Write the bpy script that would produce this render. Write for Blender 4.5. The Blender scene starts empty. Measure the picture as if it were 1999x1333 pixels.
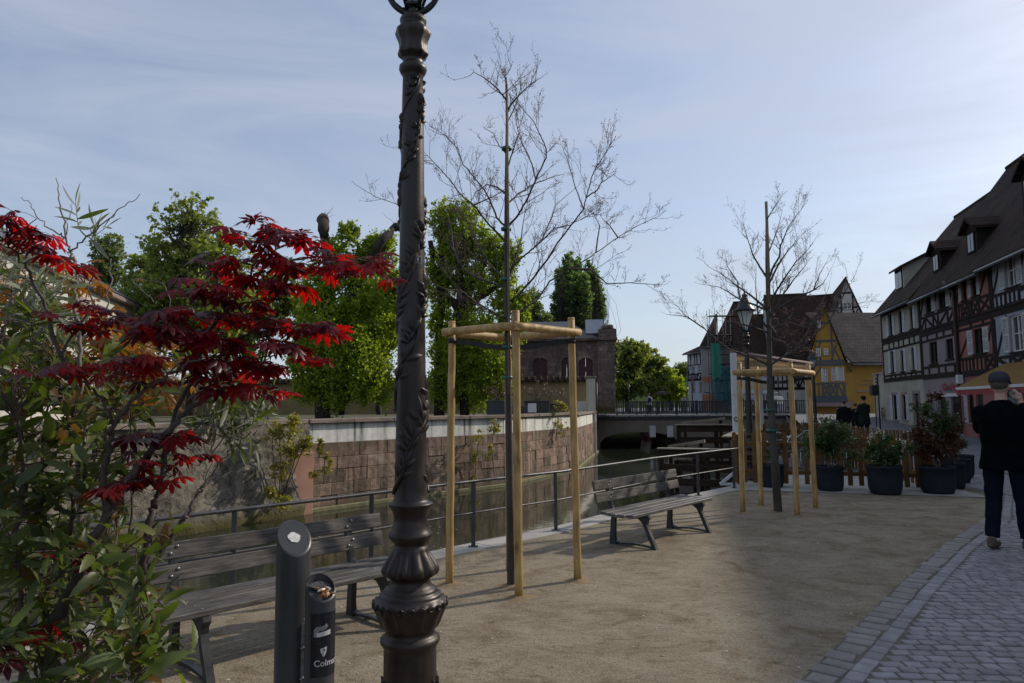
import bpy, math, random
import numpy as np
from mathutils import Vector, Matrix, Quaternion
R_ = math.radians
sc = bpy.context.scene
COL = sc.collection
rnd = random.Random(7)
# ---------------------------------------------------------------- camera
FPX = 1370.0; EYE = 1.55
PITCH = math.atan((790 - 666.5) / FPX); ROLL = R_(-0.45)
CR = Matrix.Rotation(math.pi/2 + PITCH, 3, 'X') @ Matrix.Rotation(ROLL, 3, 'Z')
cam = bpy.data.objects.new('camera', bpy.data.cameras.new('camera')); COL.objects.link(cam)
cam.location = (0, 0, EYE); cam.rotation_euler = CR.to_euler()
cam.data.sensor_width = 36; cam.data.lens = 36 * FPX / 1999; cam.data.clip_end = 5000; cam.data.clip_start = .05
sc.camera = cam

def P(px, py, Y):
    "a point at forward distance Y that stands at this place of the view"
    d = CR @ Vector(((px - 999.5) / FPX, (666.5 - py) / FPX, -1))
    t = Y / d.y
    return Vector((d.x*t, Y, EYE + d.z*t))
def G(px, py, z=0.0):
    "the point of the level z"
    d = CR @ Vector(((px - 999.5) / FPX, (666.5 - py) / FPX, -1))
    t = (z - EYE) / d.z
    return Vector((d.x*t, d.y*t, z))
# ---------------------------------------------------------------- objects
def tag(o, label=None, cat=None, group=None, kind=None):
    if label: o['label'] = label
    if cat: o['category'] = cat
    if group: o['group'] = group
    if kind: o['kind'] = kind
    return o
def empty(name, loc=(0, 0, 0), rz=0.0):
    o = bpy.data.objects.new(name, None); COL.objects.link(o)
    o.location = loc; o.rotation_euler = (0, 0, rz); o.empty_display_size = .2
    return o
def copy_tree(o, parent=None):
    c = o.copy(); COL.objects.link(c); c.parent = parent
    for ch in list(o.children): copy_tree(ch, c)
    return c
class MB:
    def __init__(s): s.v = []; s.f = []; s.m = []; s.sm = []
    def add(s, vs, fs, mi=0, smooth=False):
        b = len(s.v); s.v += [tuple(x) for x in vs]
        for f in fs: s.f.append(tuple(b+i for i in f)); s.m.append(mi); s.sm.append(smooth)
    def box(s, a, b, mi=0, M=None, bev=0.0):
        x0, x1 = sorted((a[0], b[0])); y0, y1 = sorted((a[1], b[1])); z0, z1 = sorted((a[2], b[2]))
        if bev > 0:
            bev = min(bev, (x1-x0)*.45, (y1-y0)*.45, (z1-z0)*.45)
            vs = []; idx = {}
            for i, x in enumerate((x0, x1)):
                for j, y in enumerate((y0, y1)):
                    for k, z in enumerate((z0, z1)):
                        sx, sy, sz = (1-2*i), (1-2*j), (1-2*k)
                        for ax, p in enumerate(((x, y+sy*bev, z+sz*bev), (x+sx*bev, y, z+sz*bev), (x+sx*bev, y+sy*bev, z))):
                            idx[i, j, k, ax] = len(vs); vs.append(p)
            fs = []
            I = idx
            for i in (0, 1): fs.append([I[i,0,0,0], I[i,1,0,0], I[i,1,1,0], I[i,0,1,0]][::(1 if i else -1)])
            for j in (0, 1): fs.append([I[0,j,0,1], I[1,j,0,1], I[1,j,1,1], I[0,j,1,1]][::(-1 if j else 1)])
            for k in (0, 1): fs.append([I[0,0,k,2], I[1,0,k,2], I[1,1,k,2], I[0,1,k,2]][::(1 if k else -1)])
            for i in (0, 1):
                for j in (0, 1): fs.append([I[i,j,0,0], I[i,j,1,0], I[i,j,1,1], I[i,j,0,1]][::(1 if i != j else -1)])
                for k in (0, 1): fs.append([I[i,0,k,0], I[i,0,k,2], I[i,1,k,2], I[i,1,k,0]][::(1 if i == k else -1)])
            for j in (0, 1):
                for k in (0, 1): fs.append([I[0,j,k,1], I[0,j,k,2], I[1,j,k,2], I[1,j,k,1]][::(1 if j != k else -1)])
            for i in (0, 1):
                for j in (0, 1):
                    for k in (0, 1): fs.append([I[i,j,k,0], I[i,j,k,1], I[i,j,k,2]][::(1 if (i+j+k) % 2 else -1)])
        else:
            vs = [(x, y, z) for x in (x0, x1) for y in (y0, y1) for z in (z0, z1)]
            fs = [(0,1,3,2), (4,6,7,5), (0,4,5,1), (2,3,7,6), (0,2,6,4), (1,5,7,3)]
        if M is not None: vs = [M @ Vector(v) for v in vs]
        s.add(vs, fs, mi)
    def beam(s, p, q, w, h, mi=0, bev=0.0, up=Vector((0, 0, 1))):
        "a box of width w (sideways) and height h from p to q"
        p, q = Vector(p), Vector(q); d = q - p; L = d.length
        x = d.normalized(); y = up.cross(x)
        if y.length < 1e-4: y = Vector((0, 1, 0)).cross(x)
        y.normalize(); z = x.cross(y)
        M = Matrix((x, y, z)).transposed().to_4x4(); M.translation = p
        s.box((0, -w/2, -h/2), (L, w/2, h/2), mi, M, bev)
    def tube(s, pts, rad, n=8, mi=0, caps=True, smooth=True):
        pts = [Vector(p) for p in pts]
        if not hasattr(rad, '__len__'): rad = [rad]*len(pts)
        b = len(s.v); ref = None
        for i, p in enumerate(pts):
            d = (pts[min(i+1, len(pts)-1)] - pts[max(i-1, 0)])
            if d.length < 1e-9: d = Vector((0, 0, 1))
            d.normalize()
            if ref is None:
                ref = d.orthogonal().normalized()
            ref = (ref - d*ref.dot(d))
            if ref.length < 1e-6: ref = d.orthogonal()
            ref.normalize(); bi = d.cross(ref)
            for k in range(n):
                a = 2*math.pi*k/n
                s.v.append(tuple(p + (ref*math.cos(a) + bi*math.sin(a))*rad[i]))
        for i in range(len(pts)-1):
            for k in range(n):
                k2 = (k+1) % n
                s.f.append((b+i*n+k, b+i*n+k2, b+(i+1)*n+k2, b+(i+1)*n+k)); s.m.append(mi); s.sm.append(smooth)
        if caps and n > 2:
            s.f.append(tuple(b+k for k in range(n))[::-1]); s.m.append(mi); s.sm.append(False)
            e = b+(len(pts)-1)*n
            s.f.append(tuple(e+k for k in range(n))); s.m.append(mi); s.sm.append(False)
    def lathe(s, prof, n=32, c=(0, 0, 0), mi=0, fn=None, smooth=True, caps=True):
        "profile of (radius, z); fn(angle, r, z) may change the radius"
        b = len(s.v)
        for r, z in prof:
            for k in range(n):
                a = 2*math.pi*k/n
                rr = fn(a, r, z) if fn else r
                s.v.append((c[0]+rr*math.cos(a), c[1]+rr*math.sin(a), c[2]+z))
        for i in range(len(prof)-1):
            for k in range(n):
                k2 = (k+1) % n
                s.f.append((b+i*n+k, b+i*n+k2, b+(i+1)*n+k2, b+(i+1)*n+k)); s.m.append(mi); s.sm.append(smooth)
        if caps:
            s.f.append(tuple(b+k for k in range(n))[::-1]); s.m.append(mi); s.sm.append(False)
            e = b+(len(prof)-1)*n
            s.f.append(tuple(e+k for k in range(n))); s.m.append(mi); s.sm.append(False)
    def prism(s, poly, p0, ex, ey, ez, mi=0):
        "flat outline poly [(a,b)] laid in ex,ey at p0 and thickened by the vector ez"
        p0 = Vector(p0); ex, ey, ez = Vector(ex), Vector(ey), Vector(ez); n = len(poly)
        A = [p0 + ex*a + ey*b for a, b in poly]; B = [q + ez for q in A]
        fs = [tuple(range(n))[::-1], tuple(range(n, 2*n))] + [(i, (i+1) % n, n+(i+1) % n, n+i) for i in range(n)]
        s.add(A+B, fs, mi)
    def build(s, name, mats, parent=None, M=None, loc=None, rz=0):
        me = bpy.data.meshes.new(name)
        vs = s.v if M is None else [tuple(M @ Vector(v)) for v in s.v]
        me.from_pydata(vs, [], s.f)
        if not isinstance(mats, (list, tuple)): mats = [mats]
        for m in mats: me.materials.append(m)
        me.polygons.foreach_set('material_index', s.m)
        me.polygons.foreach_set('use_smooth', s.sm)
        me.update()
        o = bpy.data.objects.new(name, me); COL.objects.link(o)
        if parent is not None: o.parent = parent
        if loc is not None: o.location = loc
        if rz: o.rotation_euler = (0, 0, rz)
        return o
def quads_obj(name, V, nper, mats, parent=None, faces=None, smooth=False):
    "many equal little meshes at once: V (N, nper, 3), faces a list of quads or None for one polygon"
    N = V.shape[0]; me = bpy.data.meshes.new(name)
    if faces is None: faces = [tuple(range(nper))]
    lens = [len(f) for f in faces]; flat = np.concatenate([np.array(f) for f in faces])
    me.vertices.add(N*nper); me.vertices.foreach_set('co', V.reshape(-1).astype(np.float32))
    off = (np.arange(N)*nper)[:, None]
    loops = (flat[None, :] + off).reshape(-1)
    me.loops.add(len(loops)); me.loops.foreach_set('vertex_index', loops.astype(np.int32))
    st = np.concatenate([[0], np.cumsum(lens)[:-1]]); tot = sum(lens)
    starts = (st[None, :] + (np.arange(N)*tot)[:, None]).reshape(-1)
    me.polygons.add(N*len(faces)); me.polygons.foreach_set('loop_start', starts.astype(np.int32))
    me.polygons.foreach_set('loop_total', np.tile(np.array(lens, dtype=np.int32), N))
    if not isinstance(mats, (list, tuple)): mats = [mats]
    for m in mats: me.materials.append(m)
    if smooth: me.polygons.foreach_set('use_smooth', np.ones(N*len(faces), dtype=bool))
    me.update(calc_edges=True); me.validate()
    o = bpy.data.objects.new(name, me); COL.objects.link(o)
    if parent is not None: o.parent = parent
    return o
# ---------------------------------------------------------------- materials
def nt(name):
    m = bpy.data.materials.new(name); m.use_nodes = True
    n = m.node_tree; b = n.nodes['Principled BSDF']
    return m, n.nodes, n.links, b
def noise(N, L, vec, scale, detail=4, rough=.55, dist=0):
    t = N.new('ShaderNodeTexNoise'); t.inputs['Scale'].default_value = scale; t.inputs['Detail'].default_value = detail
    t.inputs['Roughness'].default_value = rough; t.inputs['Distortion'].default_value = dist
    if vec is not None: L.new(vec, t.inputs['Vector'])
    return t
def ramp(N, L, fac, stops):
    r = N.new('ShaderNodeValToRGB'); e = r.color_ramp.elements
    while len(e) < len(stops): e.new(.5)
    for i, (p, c) in enumerate(stops):
        e[i].position = p; e[i].color = (c, c, c, 1) if not hasattr(c, '__len__') else (*c[:3], 1)
    L.new(fac, r.inputs['Fac']); return r
def mix(N, L, fac, a, b, blend='MIX'):
    m = N.new('ShaderNodeMix'); m.data_type = 'RGBA'; m.blend_type = blend
    for sock, v in ((m.inputs[0], fac), (m.inputs[6], a), (m.inputs[7], b)):
        if isinstance(v, bpy.types.NodeSocket): L.new(v, sock)
        elif hasattr(v, '__len__'): sock.default_value = (*v[:3], 1)
        else: sock.default_value = v
    return m.outputs[2]
def mapping(N, L, src='Object', scale=(1, 1, 1), rot=(0, 0, 0)):
    t = N.new('ShaderNodeTexCoord'); m = N.new('ShaderNodeMapping')
    m.inputs['Scale'].default_value = scale; m.inputs['Rotation'].default_value = rot
    L.new(t.outputs[src], m.inputs['Vector']); return m.outputs[0]
def bump(N, L, b, h, strength=.3, dist=.01, normal=None):
    k = N.new('ShaderNodeBump'); k.inputs['Strength'].default_value = strength; k.inputs['Distance'].default_value = dist
    L.new(h, k.inputs['Height'])
    if normal is not None: L.new(normal, k.inputs['Normal'])
    if b is not None: L.new(k.outputs[0], b.inputs['Normal'])
    return k.outputs[0]
_mc = {}
def mat(name, c1, c2=None, rough=.6, scale=6, metal=0, bmp=.2, bdist=.004, fine=60, stretch=(1, 1, 1), spec=.5, lo=.35, hi=.65):
    "a surface with two mottled tones and fine relief"
    if name in _mc: return _mc[name]
    m, N, L, b = nt(name); v = mapping(N, L, scale=stretch)
    n = noise(N, L, v, scale, 5, .6)
    c2 = c2 or tuple(x*.72 for x in c1)
    r = ramp(N, L, n.outputs[0], [(lo, c1), (hi, c2)])
    L.new(r.outputs[0], b.inputs['Base Color'])
    b.inputs['Metallic'].default_value = metal
    b.inputs['Specular IOR Level'].default_value = spec
    n2 = noise(N, L, v, fine, 3, .6)
    rr = ramp(N, L, n2.outputs[0], [(.3, max(0, rough-.12)), (.7, min(1, rough+.12))])
    L.new(rr.outputs[0], b.inputs['Roughness'])
    if bmp: bump(N, L, b, n2.outputs[0], bmp, bdist)
    _mc[name] = m; return m
def leafmat(name, ca, cb, trans, tcol=None, rough=.45, glos=.35):
    "leaf: tone varies from leaf to leaf, light comes through"
    if name in _mc: return _mc[name]
    m, N, L, b = nt(name)
    g = N.new('ShaderNodeNewGeometry'); r = ramp(N, L, g.outputs['Random Per Island'], [(0, ca), (1, cb)])
    v = mapping(N, L); n = noise(N, L, v, 1.1, 3); dk = ramp(N, L, n.outputs[0], [(.3, .7), (.7, 1.25)])
    c = mix(N, L, 1.0, r.outputs[0], dk.outputs[0], 'MULTIPLY')
    L.new(c, b.inputs['Base Color']); b.inputs['Roughness'].default_value = rough
    b.inputs['Specular IOR Level'].default_value = glos
    t = N.new('ShaderNodeBsdfTranslucent'); tc = mix(N, L, 1.0, c, tcol or (1.6, 1.7, .6), 'MULTIPLY'); L.new(tc, t.inputs['Color'])
    ms = N.new('ShaderNodeMixShader'); ms.inputs[0].default_value = trans
    L.new(b.outputs[0], ms.inputs[1]); L.new(t.outputs[0], ms.inputs[2])
    L.new(ms.outputs[0], N['Material Output'].inputs['Surface'])
    _mc[name] = m; return m
# ---------------------------------------------------------------- light and sky
EL = R_(33); AZ = math.atan2(.89, .45)
SUN = Vector((math.cos(EL)*math.sin(AZ), math.cos(EL)*math.cos(AZ), math.sin(EL)))
sun = bpy.data.objects.new('sun', bpy.data.lights.new('sun', 'SUN')); COL.objects.link(sun)
sun.data.energy = 3.3; sun.data.angle = R_(.8); sun.data.color = (1, .9, .76)
sun.rotation_euler = SUN.to_track_quat('Z', 'Y').to_euler(); sun.location = SUN*60
W = bpy.data.worlds.new('World'); sc.world = W; W.use_nodes = True
N, L = W.node_tree.nodes, W.node_tree.links
bg = N['Background']; sky = N.new('ShaderNodeTexSky'); sky.sky_type = 'NISHITA'; sky.sun_disc = False
sky.sun_elevation = EL; sky.sun_rotation = AZ; sky.air_density = 1.0; sky.dust_density = 1.6; sky.ozone_density = 2.2
tc = N.new('ShaderNodeTexCoord'); mp = N.new('ShaderNodeMapping'); mp.inputs['Scale'].default_value = (1.0, .8, 5.5)
mp.inputs['Rotation'].default_value = (0, R_(-7), R_(20))
L.new(tc.outputs['Generated'], mp.inputs['Vector'])
n1 = noise(N, L, mp.outputs[0], 1.5, 9, .58, .7); r1 = ramp(N, L, n1.outputs[0], [(.31, .23), (.72, .86)])
sz = N.new('ShaderNodeSeparateXYZ'); L.new(tc.outputs['Generated'], sz.inputs[0]); rz_ = ramp(N, L, sz.outputs[2], [(.0, .85), (.30, 0)])
mx_ = N.new('ShaderNodeMath'); mx_.operation = 'MAXIMUM'; L.new(r1.outputs[0], mx_.inputs[0]); L.new(rz_.outputs[0], mx_.inputs[1])
cl = mix(N, L, mx_.outputs[0], sky.outputs[0], mix(N, L, rz_.outputs[0], (3.95, 4.3, 5.2), (4.2, 4.9, 5.7)))
L.new(cl, bg.inputs['Color']); bg.inputs['Strength'].default_value = .14
sc.view_settings.view_transform = 'Standard'; sc.view_settings.look = 'None'; sc.view_settings.exposure = 0; sc.view_settings.gamma = 1
# ================================================================ SETTING
def sheet(name, pts, m, z=None):
    mb = MB(); mb.add([(p[0], p[1], (p[2] if z is None else z)) for p in pts], [tuple(range(len(pts)))])
    o = mb.build(name, m); tag(o, kind='structure'); return o
def grid(name, xs, ys, zf, m, inside=None):
    mb = MB(); nx, ny = len(xs), len(ys)
    mb.v = [(x, y, zf(x, y)) for y in ys for x in xs]
    for j in range(ny-1):
        for i in range(nx-1):
            if inside is None or inside((xs[i]+xs[i+1])/2, (ys[j]+ys[j+1])/2):
                mb.f.append((j*nx+i, j*nx+i+1, (j+1)*nx+i+1, (j+1)*nx+i)); mb.m.append(0); mb.sm.append(True)
    o = mb.build(name, m); tag(o, kind='structure'); return o
# sandy terrace
def sand_mat():
    m, N, L, b = nt('compacted_sand'); v = mapping(N, L)
    big = noise(N, L, v, .9, 5, .6); mid = noise(N, L, mapping(N, L, scale=(1, 1.15, 1), rot=(0, 0, R_(-12))), 2.3, 8, .7, .9)
    fine = noise(N, L, v, 130, 3, .7); gr = N.new('ShaderNodeTexVoronoi'); gr.inputs['Scale'].default_value = 95; L.new(v, gr.inputs['Vector'])
    c = ramp(N, L, big.outputs[0], [(.3, (.222, .188, .138)), (.7, (.268, .234, .176))]).outputs[0]
    k = ramp(N, L, mid.outputs[0], [(.34, (.64, .58, .49)), (.48, (.92, .90, .88)), (.62, (1.1, 1.11, 1.12))])
    c = mix(N, L, 1, c, k.outputs[0], 'MULTIPLY')
    s = ramp(N, L, gr.outputs['Color'], [(.1, (.62, .58, .52)), (.35, (1, 1, 1)), (.9, (1.18, 1.16, 1.1))])
    c = mix(N, L, .8, c, s.outputs[0], 'MULTIPLY')
    L.new(c, b.inputs['Base Color']); b.inputs['Roughness'].default_value = .95; b.inputs['Specular IOR Level'].default_value = .15
    sc_ = noise(N, L, mapping(N, L, scale=(2.2, 5.5, 1), rot=(0, 0, R_(35))), 1.7, 5, .6, 1.2); sm = ramp(N, L, sc_.outputs[0], [(.30, (.60, .55, .48)), (.42, (1, 1, 1)), (.66, (1, 1, 1)), (.78, (1.22, 1.22, 1.2))])
    c = mix(N, L, .85, c, sm.outputs[0], 'MULTIPLY'); L.new(c, b.inputs['Base Color'])
    h = mix(N, L, .5, fine.outputs[0], mid.outputs[0]); n1 = bump(N, L, None, sc_.outputs[0], .5, .03, bump(N, L, None, h, .6, .02))
    bump(N, L, b, gr.outputs['Distance'], .5, .006, n1); return m
M_sand = sand_mat()
M_kerb = mat('pale_kerb_stone', (.36, .345, .31), (.26, .25, .22), .85, 2.2, bmp=.4, bdist=.006)
M_stone = mat('grey_paving', (.33, .34, .36), (.22, .225, .24), .75, 3)
M_soil = mat('garden_soil', (.09, .065, .045), (.05, .038, .028), .95, 5, bmp=.8, bdist=.03, fine=25)
M_grassy = mat('garden_ground', (.06, .075, .03), (.09, .075, .045), .95, .6, bmp=.5, bdist=.03, fine=8)
# canal edge line of the terrace (from left behind the shrubs to the timber landing)
E0 = G(455, 1162); E1 = G(925, 1062); E2 = G(1080, 1032); E3 = G(1262, 985); E4 = G(1432, 950)
ed = (E1-E0).normalized()
EDGE = [E0 - ed*9, E0 - ed*3, E0, E1, E2, E3, E4, Vector((4.6, 14.6, 0))]
BANK = [Vector((4.9, 15.2, 0)), Vector((7.4, 20, 0)), Vector((11.2, 27, 0)), Vector((17.0, 42, 0)), Vector((20.5, 53, 0))]
# terrain everything stands in, with the canal bed
grid('terrain', list(np.linspace(-900, 900, 19)), list(np.linspace(-300, 2400, 19)), lambda x, y: -2.6, M_grassy)
def ter_z(x, y): return 0 if y < 33 else min(.67, (y-33)/15*.67)
mb = MB()
pts = EDGE + [Vector((4.9, 15.2, 0)), Vector((60, 15.2, 0)), Vector((60, -12, 0)), Vector((EDGE[0].x, -12, 0))]
mb.add([(p.x, p.y, 0) for p in pts], [tuple(range(len(pts)))])
o = mb.build('ground', M_sand); tag(o, kind='structure')
# quay wall under the terrace edge
M_quay = mat('quay_wall_stone', (.20, .17, .14), (.12, .105, .085), .85, 2.5, bmp=.5, bdist=.02, fine=12)
mb = MB(); q = EDGE + BANK[1:]
for a, b in zip(q[:-1], q[1:]):
    mb.add([(a.x, a.y, -.002), (b.x, b.y, -.002 + (.67 if b.y > 50 else 0)), (b.x, b.y, -2.7), (a.x, a.y, -2.7)], [(0, 1, 2, 3)])
tag(mb.build('quay', M_quay), kind='structure')
# pale kerb slabs along the edge
mb = MB(); W_K = .34
for a, b in zip(EDGE[1:-1], EDGE[2:]):
    d = (b-a); Ln = d.length; d.normalize(); nrm = Vector((d.y, -d.x, 0)); k = max(1, int(round(Ln/1.1)))
    for i in range(k):
        p = a + d*(Ln*i/k+.004); r = a + d*(Ln*(i+1)/k-.004)
        p -= nrm*.05; r -= nrm*.05; M = Matrix((d, nrm, Vector((0, 0, 1)))).transposed().to_4x4(); M.translation = p
        mb.box((0, 0, -.12), ((r-p).length, W_K+rnd.uniform(-.01, .02), .012+rnd.uniform(0, .004)), 0, M, .006)
tag(mb.build('kerb', M_kerb), kind='structure')
# street behind the fence, rising to the bridge
def inst(x, y):
    if y > 53.6: return x > -60
    t = (y-15.2)/(53-15.2); return x > 4.9 + (12.6-4.9)*t
xs = [4.9+i*.75 for i in range(12)] + [14+i*3 for i in range(25)]
def asph():
    m, N, L, b = nt('street_paving'); v = mapping(N, L, scale=(1, 1, 1)); br = N.new('ShaderNodeTexBrick'); L.new(v, br.inputs['Vector'])
    br.inputs['Scale'].default_value = 6; br.inputs['Color1'].default_value = (.15, .15, .16, 1); br.inputs['Color2'].default_value = (.11, .11, .12, 1)
    br.inputs['Mortar'].default_value = (.07, .07, .07, 1); br.inputs['Mortar Size'].default_value = .03
    n = noise(N, L, v, .7, 4); c = mix(N, L, 1, br.outputs[0], ramp(N, L, n.outputs[0], [(.3, .75), (.7, 1.2)]).outputs[0], 'MULTIPLY')
    L.new(c, b.inputs['Base Color']); b.inputs['Roughness'].default_value = .8; return m
M_street = asph()
mb = MB(); ys = [15.2, 17.5, 20, 23.5, 27, 30, 33, 36, 39, 42, 45, 48, 53]
for a, b in zip(ys[:-1], ys[1:]):
    f = lambda y: np.interp(y, [p.y for p in BANK], [p.x for p in BANK])
    mb.add([(f(a), a, ter_z(0, a)), (70, a, ter_z(0, a)), (70, b, ter_z(0, b)), (f(b), b, ter_z(0, b))], [(0, 1, 2, 3)])
mb.add([(3, 53, .67), (70, 53, .67), (160, 150, .67), (3, 150, .67)], [(0, 1, 2, 3)])
tag(mb.build('street', M_street), kind='structure')
# cobbled lane with border on the right
def cob_mat(name, a, bcol):
    m, N, L, b = nt(name); g = N.new('ShaderNodeNewGeometry'); v = mapping(N, L)
    r = ramp(N, L, g.outputs['Random Per Island'], [(0, a), (1, bcol)]); n = noise(N, L, v, 9, 5, .65)
    c = mix(N, L, 1, r.outputs[0], ramp(N, L, n.outputs[0], [(.3, .72), (.7, 1.2)]).outputs[0], 'MULTIPLY')
    L.new(c, b.inputs['Base Color']); n2 = noise(N, L, v, 70, 4, .7)
    L.new(ramp(N, L, n2.outputs[0], [(.3, .45), (.7, .75)]).outputs[0], b.inputs['Roughness'])
    bump(N, L, b, n2.outputs[0], .5, .006); return m
M_cob = cob_mat('cobble_granite', (.155, .155, .162), (.235, .237, .243))
M_rose = cob_mat('border_sandstone', (.15, .135, .125), (.20, .182, .170))
M_joint = mat('sandy_joints', (.13, .115, .09), (.085, .078, .065), .95, 8)
Bo = [G(1545, 1345), G(1660, 1235), G(1750, 1145), G(1838, 1068), G(1922, 1012), G(1935, 966)]
Bo = [Bo[0] + (Bo[0]-Bo[1]).normalized()*3.5] + Bo
lane = Bo + [Vector((Bo[-1].x+.3, 15.2, 0)), Vector((22, 15.2, 0)), Vector((16, -5, 0)), Vector((Bo[0].x, -5, 0))]
sheet('lane_bed', lane, M_joint, .004)
def poly_at(y, pts):
    for a, b in zip(pts[:-1], pts[1:]):
        if a.y <= y <= b.y: return a.x + (b.x-a.x)*(y-a.y)/(b.y-a.y)
    return pts[0].x if y < pts[0].y else pts[-1].x
def stones(name, cells, m, top=.02):
    "each cell: centre x,y, half sizes, turn"
    V = []
    for (cx, cy, hx, hy, a) in cells:
        ca, sa = math.cos(a), math.sin(a); t = top + rnd.uniform(-.0035, .002); tx, ty = rnd.uniform(-.015, .015), rnd.uniform(-.015, .015)
        row = []
        for (sx, zz, dz) in ((1, 0, 0), (1, 1, -.0035), (.90, 1, 0)):
            for (i, j) in ((-1, -1), (1, -1), (1, 1), (-1, 1)):
                x, y = i*hx*sx*rnd.uniform(.95, 1.0), j*hy*sx*rnd.uniform(.95, 1.0)
                row.append((cx+x*ca-y*sa, cy+x*sa+y*ca, (t+dz+x*tx+y*ty if zz else -.01)))
        V.append(row)
    fs = [(8, 9, 10, 11)]
    for k in range(4):
        k2 = (k+1) % 4; fs += [(k, k2, 4+k2, 4+k), (4+k, 4+k2, 8+k2, 8+k)]
    return quads_obj(name, np.array(V), 12, m, None, fs)
# border stones follow the edge
cells = []; cells2 = []
for a, b in zip(Bo[:-1], Bo[1:]):
    d = b-a; Ln = d.length; d.normalize(); nr = Vector((d.y, -d.x, 0)); s = 0; ang = math.atan2(d.y, d.x)
    while s < Ln-.08:
        l = rnd.uniform(.12, .21); 
        if s+l > Ln: l = Ln-s
        c = a + d*(s+l/2) + nr*rnd.uniform(.075, .105)
        cells.append((c.x, c.y, l/2-.007, .088+rnd.uniform(-.018, .008), ang+rnd.uniform(-.07, .07))); s += l
    s = 0
    while s < Ln-.04:
        l = rnd.uniform(.12, .16); c = a + d*(s+l/2) + nr*.235
        cells2.append((c.x, c.y, l/2-.004, .05, ang)); s += l
tag(stones('lane_border', cells, M_rose, .012), kind='structure')
y = 1.5
while y < 15.0:
    dy = rnd.uniform(.085, .105); hw = Bo[3]
    e_ = (poly_at(y+.1, Bo)-poly_at(y-.1, Bo))/.2; x0 = poly_at(y, Bo) + .295*math.sqrt(1+e_*e_); x = x0 + rnd.uniform(0, .03)
    while x < min(.76*y+2.2, 14):
        dx = rnd.uniform(.085, .145); ang = rnd.uniform(-.035, .035) - .06
        cells2.append((x+dx/2, y-.06*(x-x0)+.012*math.sin(x*2.1+y), dx/2-.0055, dy/2-.005, ang)); x += dx
    y += dy
tag(stones('lane_cobbles', cells2, M_cob, .011), kind='structure')
# flagstone strip behind the planters
a, b = G(1440, 958), G(1935, 972)
sheet('flagstone_strip', [(a.x, a.y+.1), (b.x, b.y-.0), (Bo[-1].x+.3, 15.2), (4.9, 15.2), (4.62, 14.4)], M_kerb, .008)
# bed of soil around the near shrubs
sheet('planting_bed', [(-6, -2), (-.9, -2), (-.82, 2.0), (-1.25, 2.9), (-2.3, 3.3), (-6, 1.5)], M_soil, .006)
# water
def water_mat():
    m, N, L, b = nt('canal_water'); b.inputs['Base Color'].default_value = (.020, .026, .016, 1); b.inputs['Roughness'].default_value = .03
    b.inputs['IOR'].default_value = 1.33; b.inputs['Specular IOR Level'].default_value = .9
    n = noise(N, L, mapping(N, L, scale=(1, .7, 1)), 1.6, 4, .6); n2 = noise(N, L, mapping(N, L), 9, 3, .6)
    k = bump(N, L, None, n.outputs[0], .25, .03); bump(N, L, b, n2.outputs[0], .12, .008, k); return m
ZW = -1.70
sheet('water', [(-60, -20), (60, -20), (60, 120), (-60, 120)], water_mat(), ZW)
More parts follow.
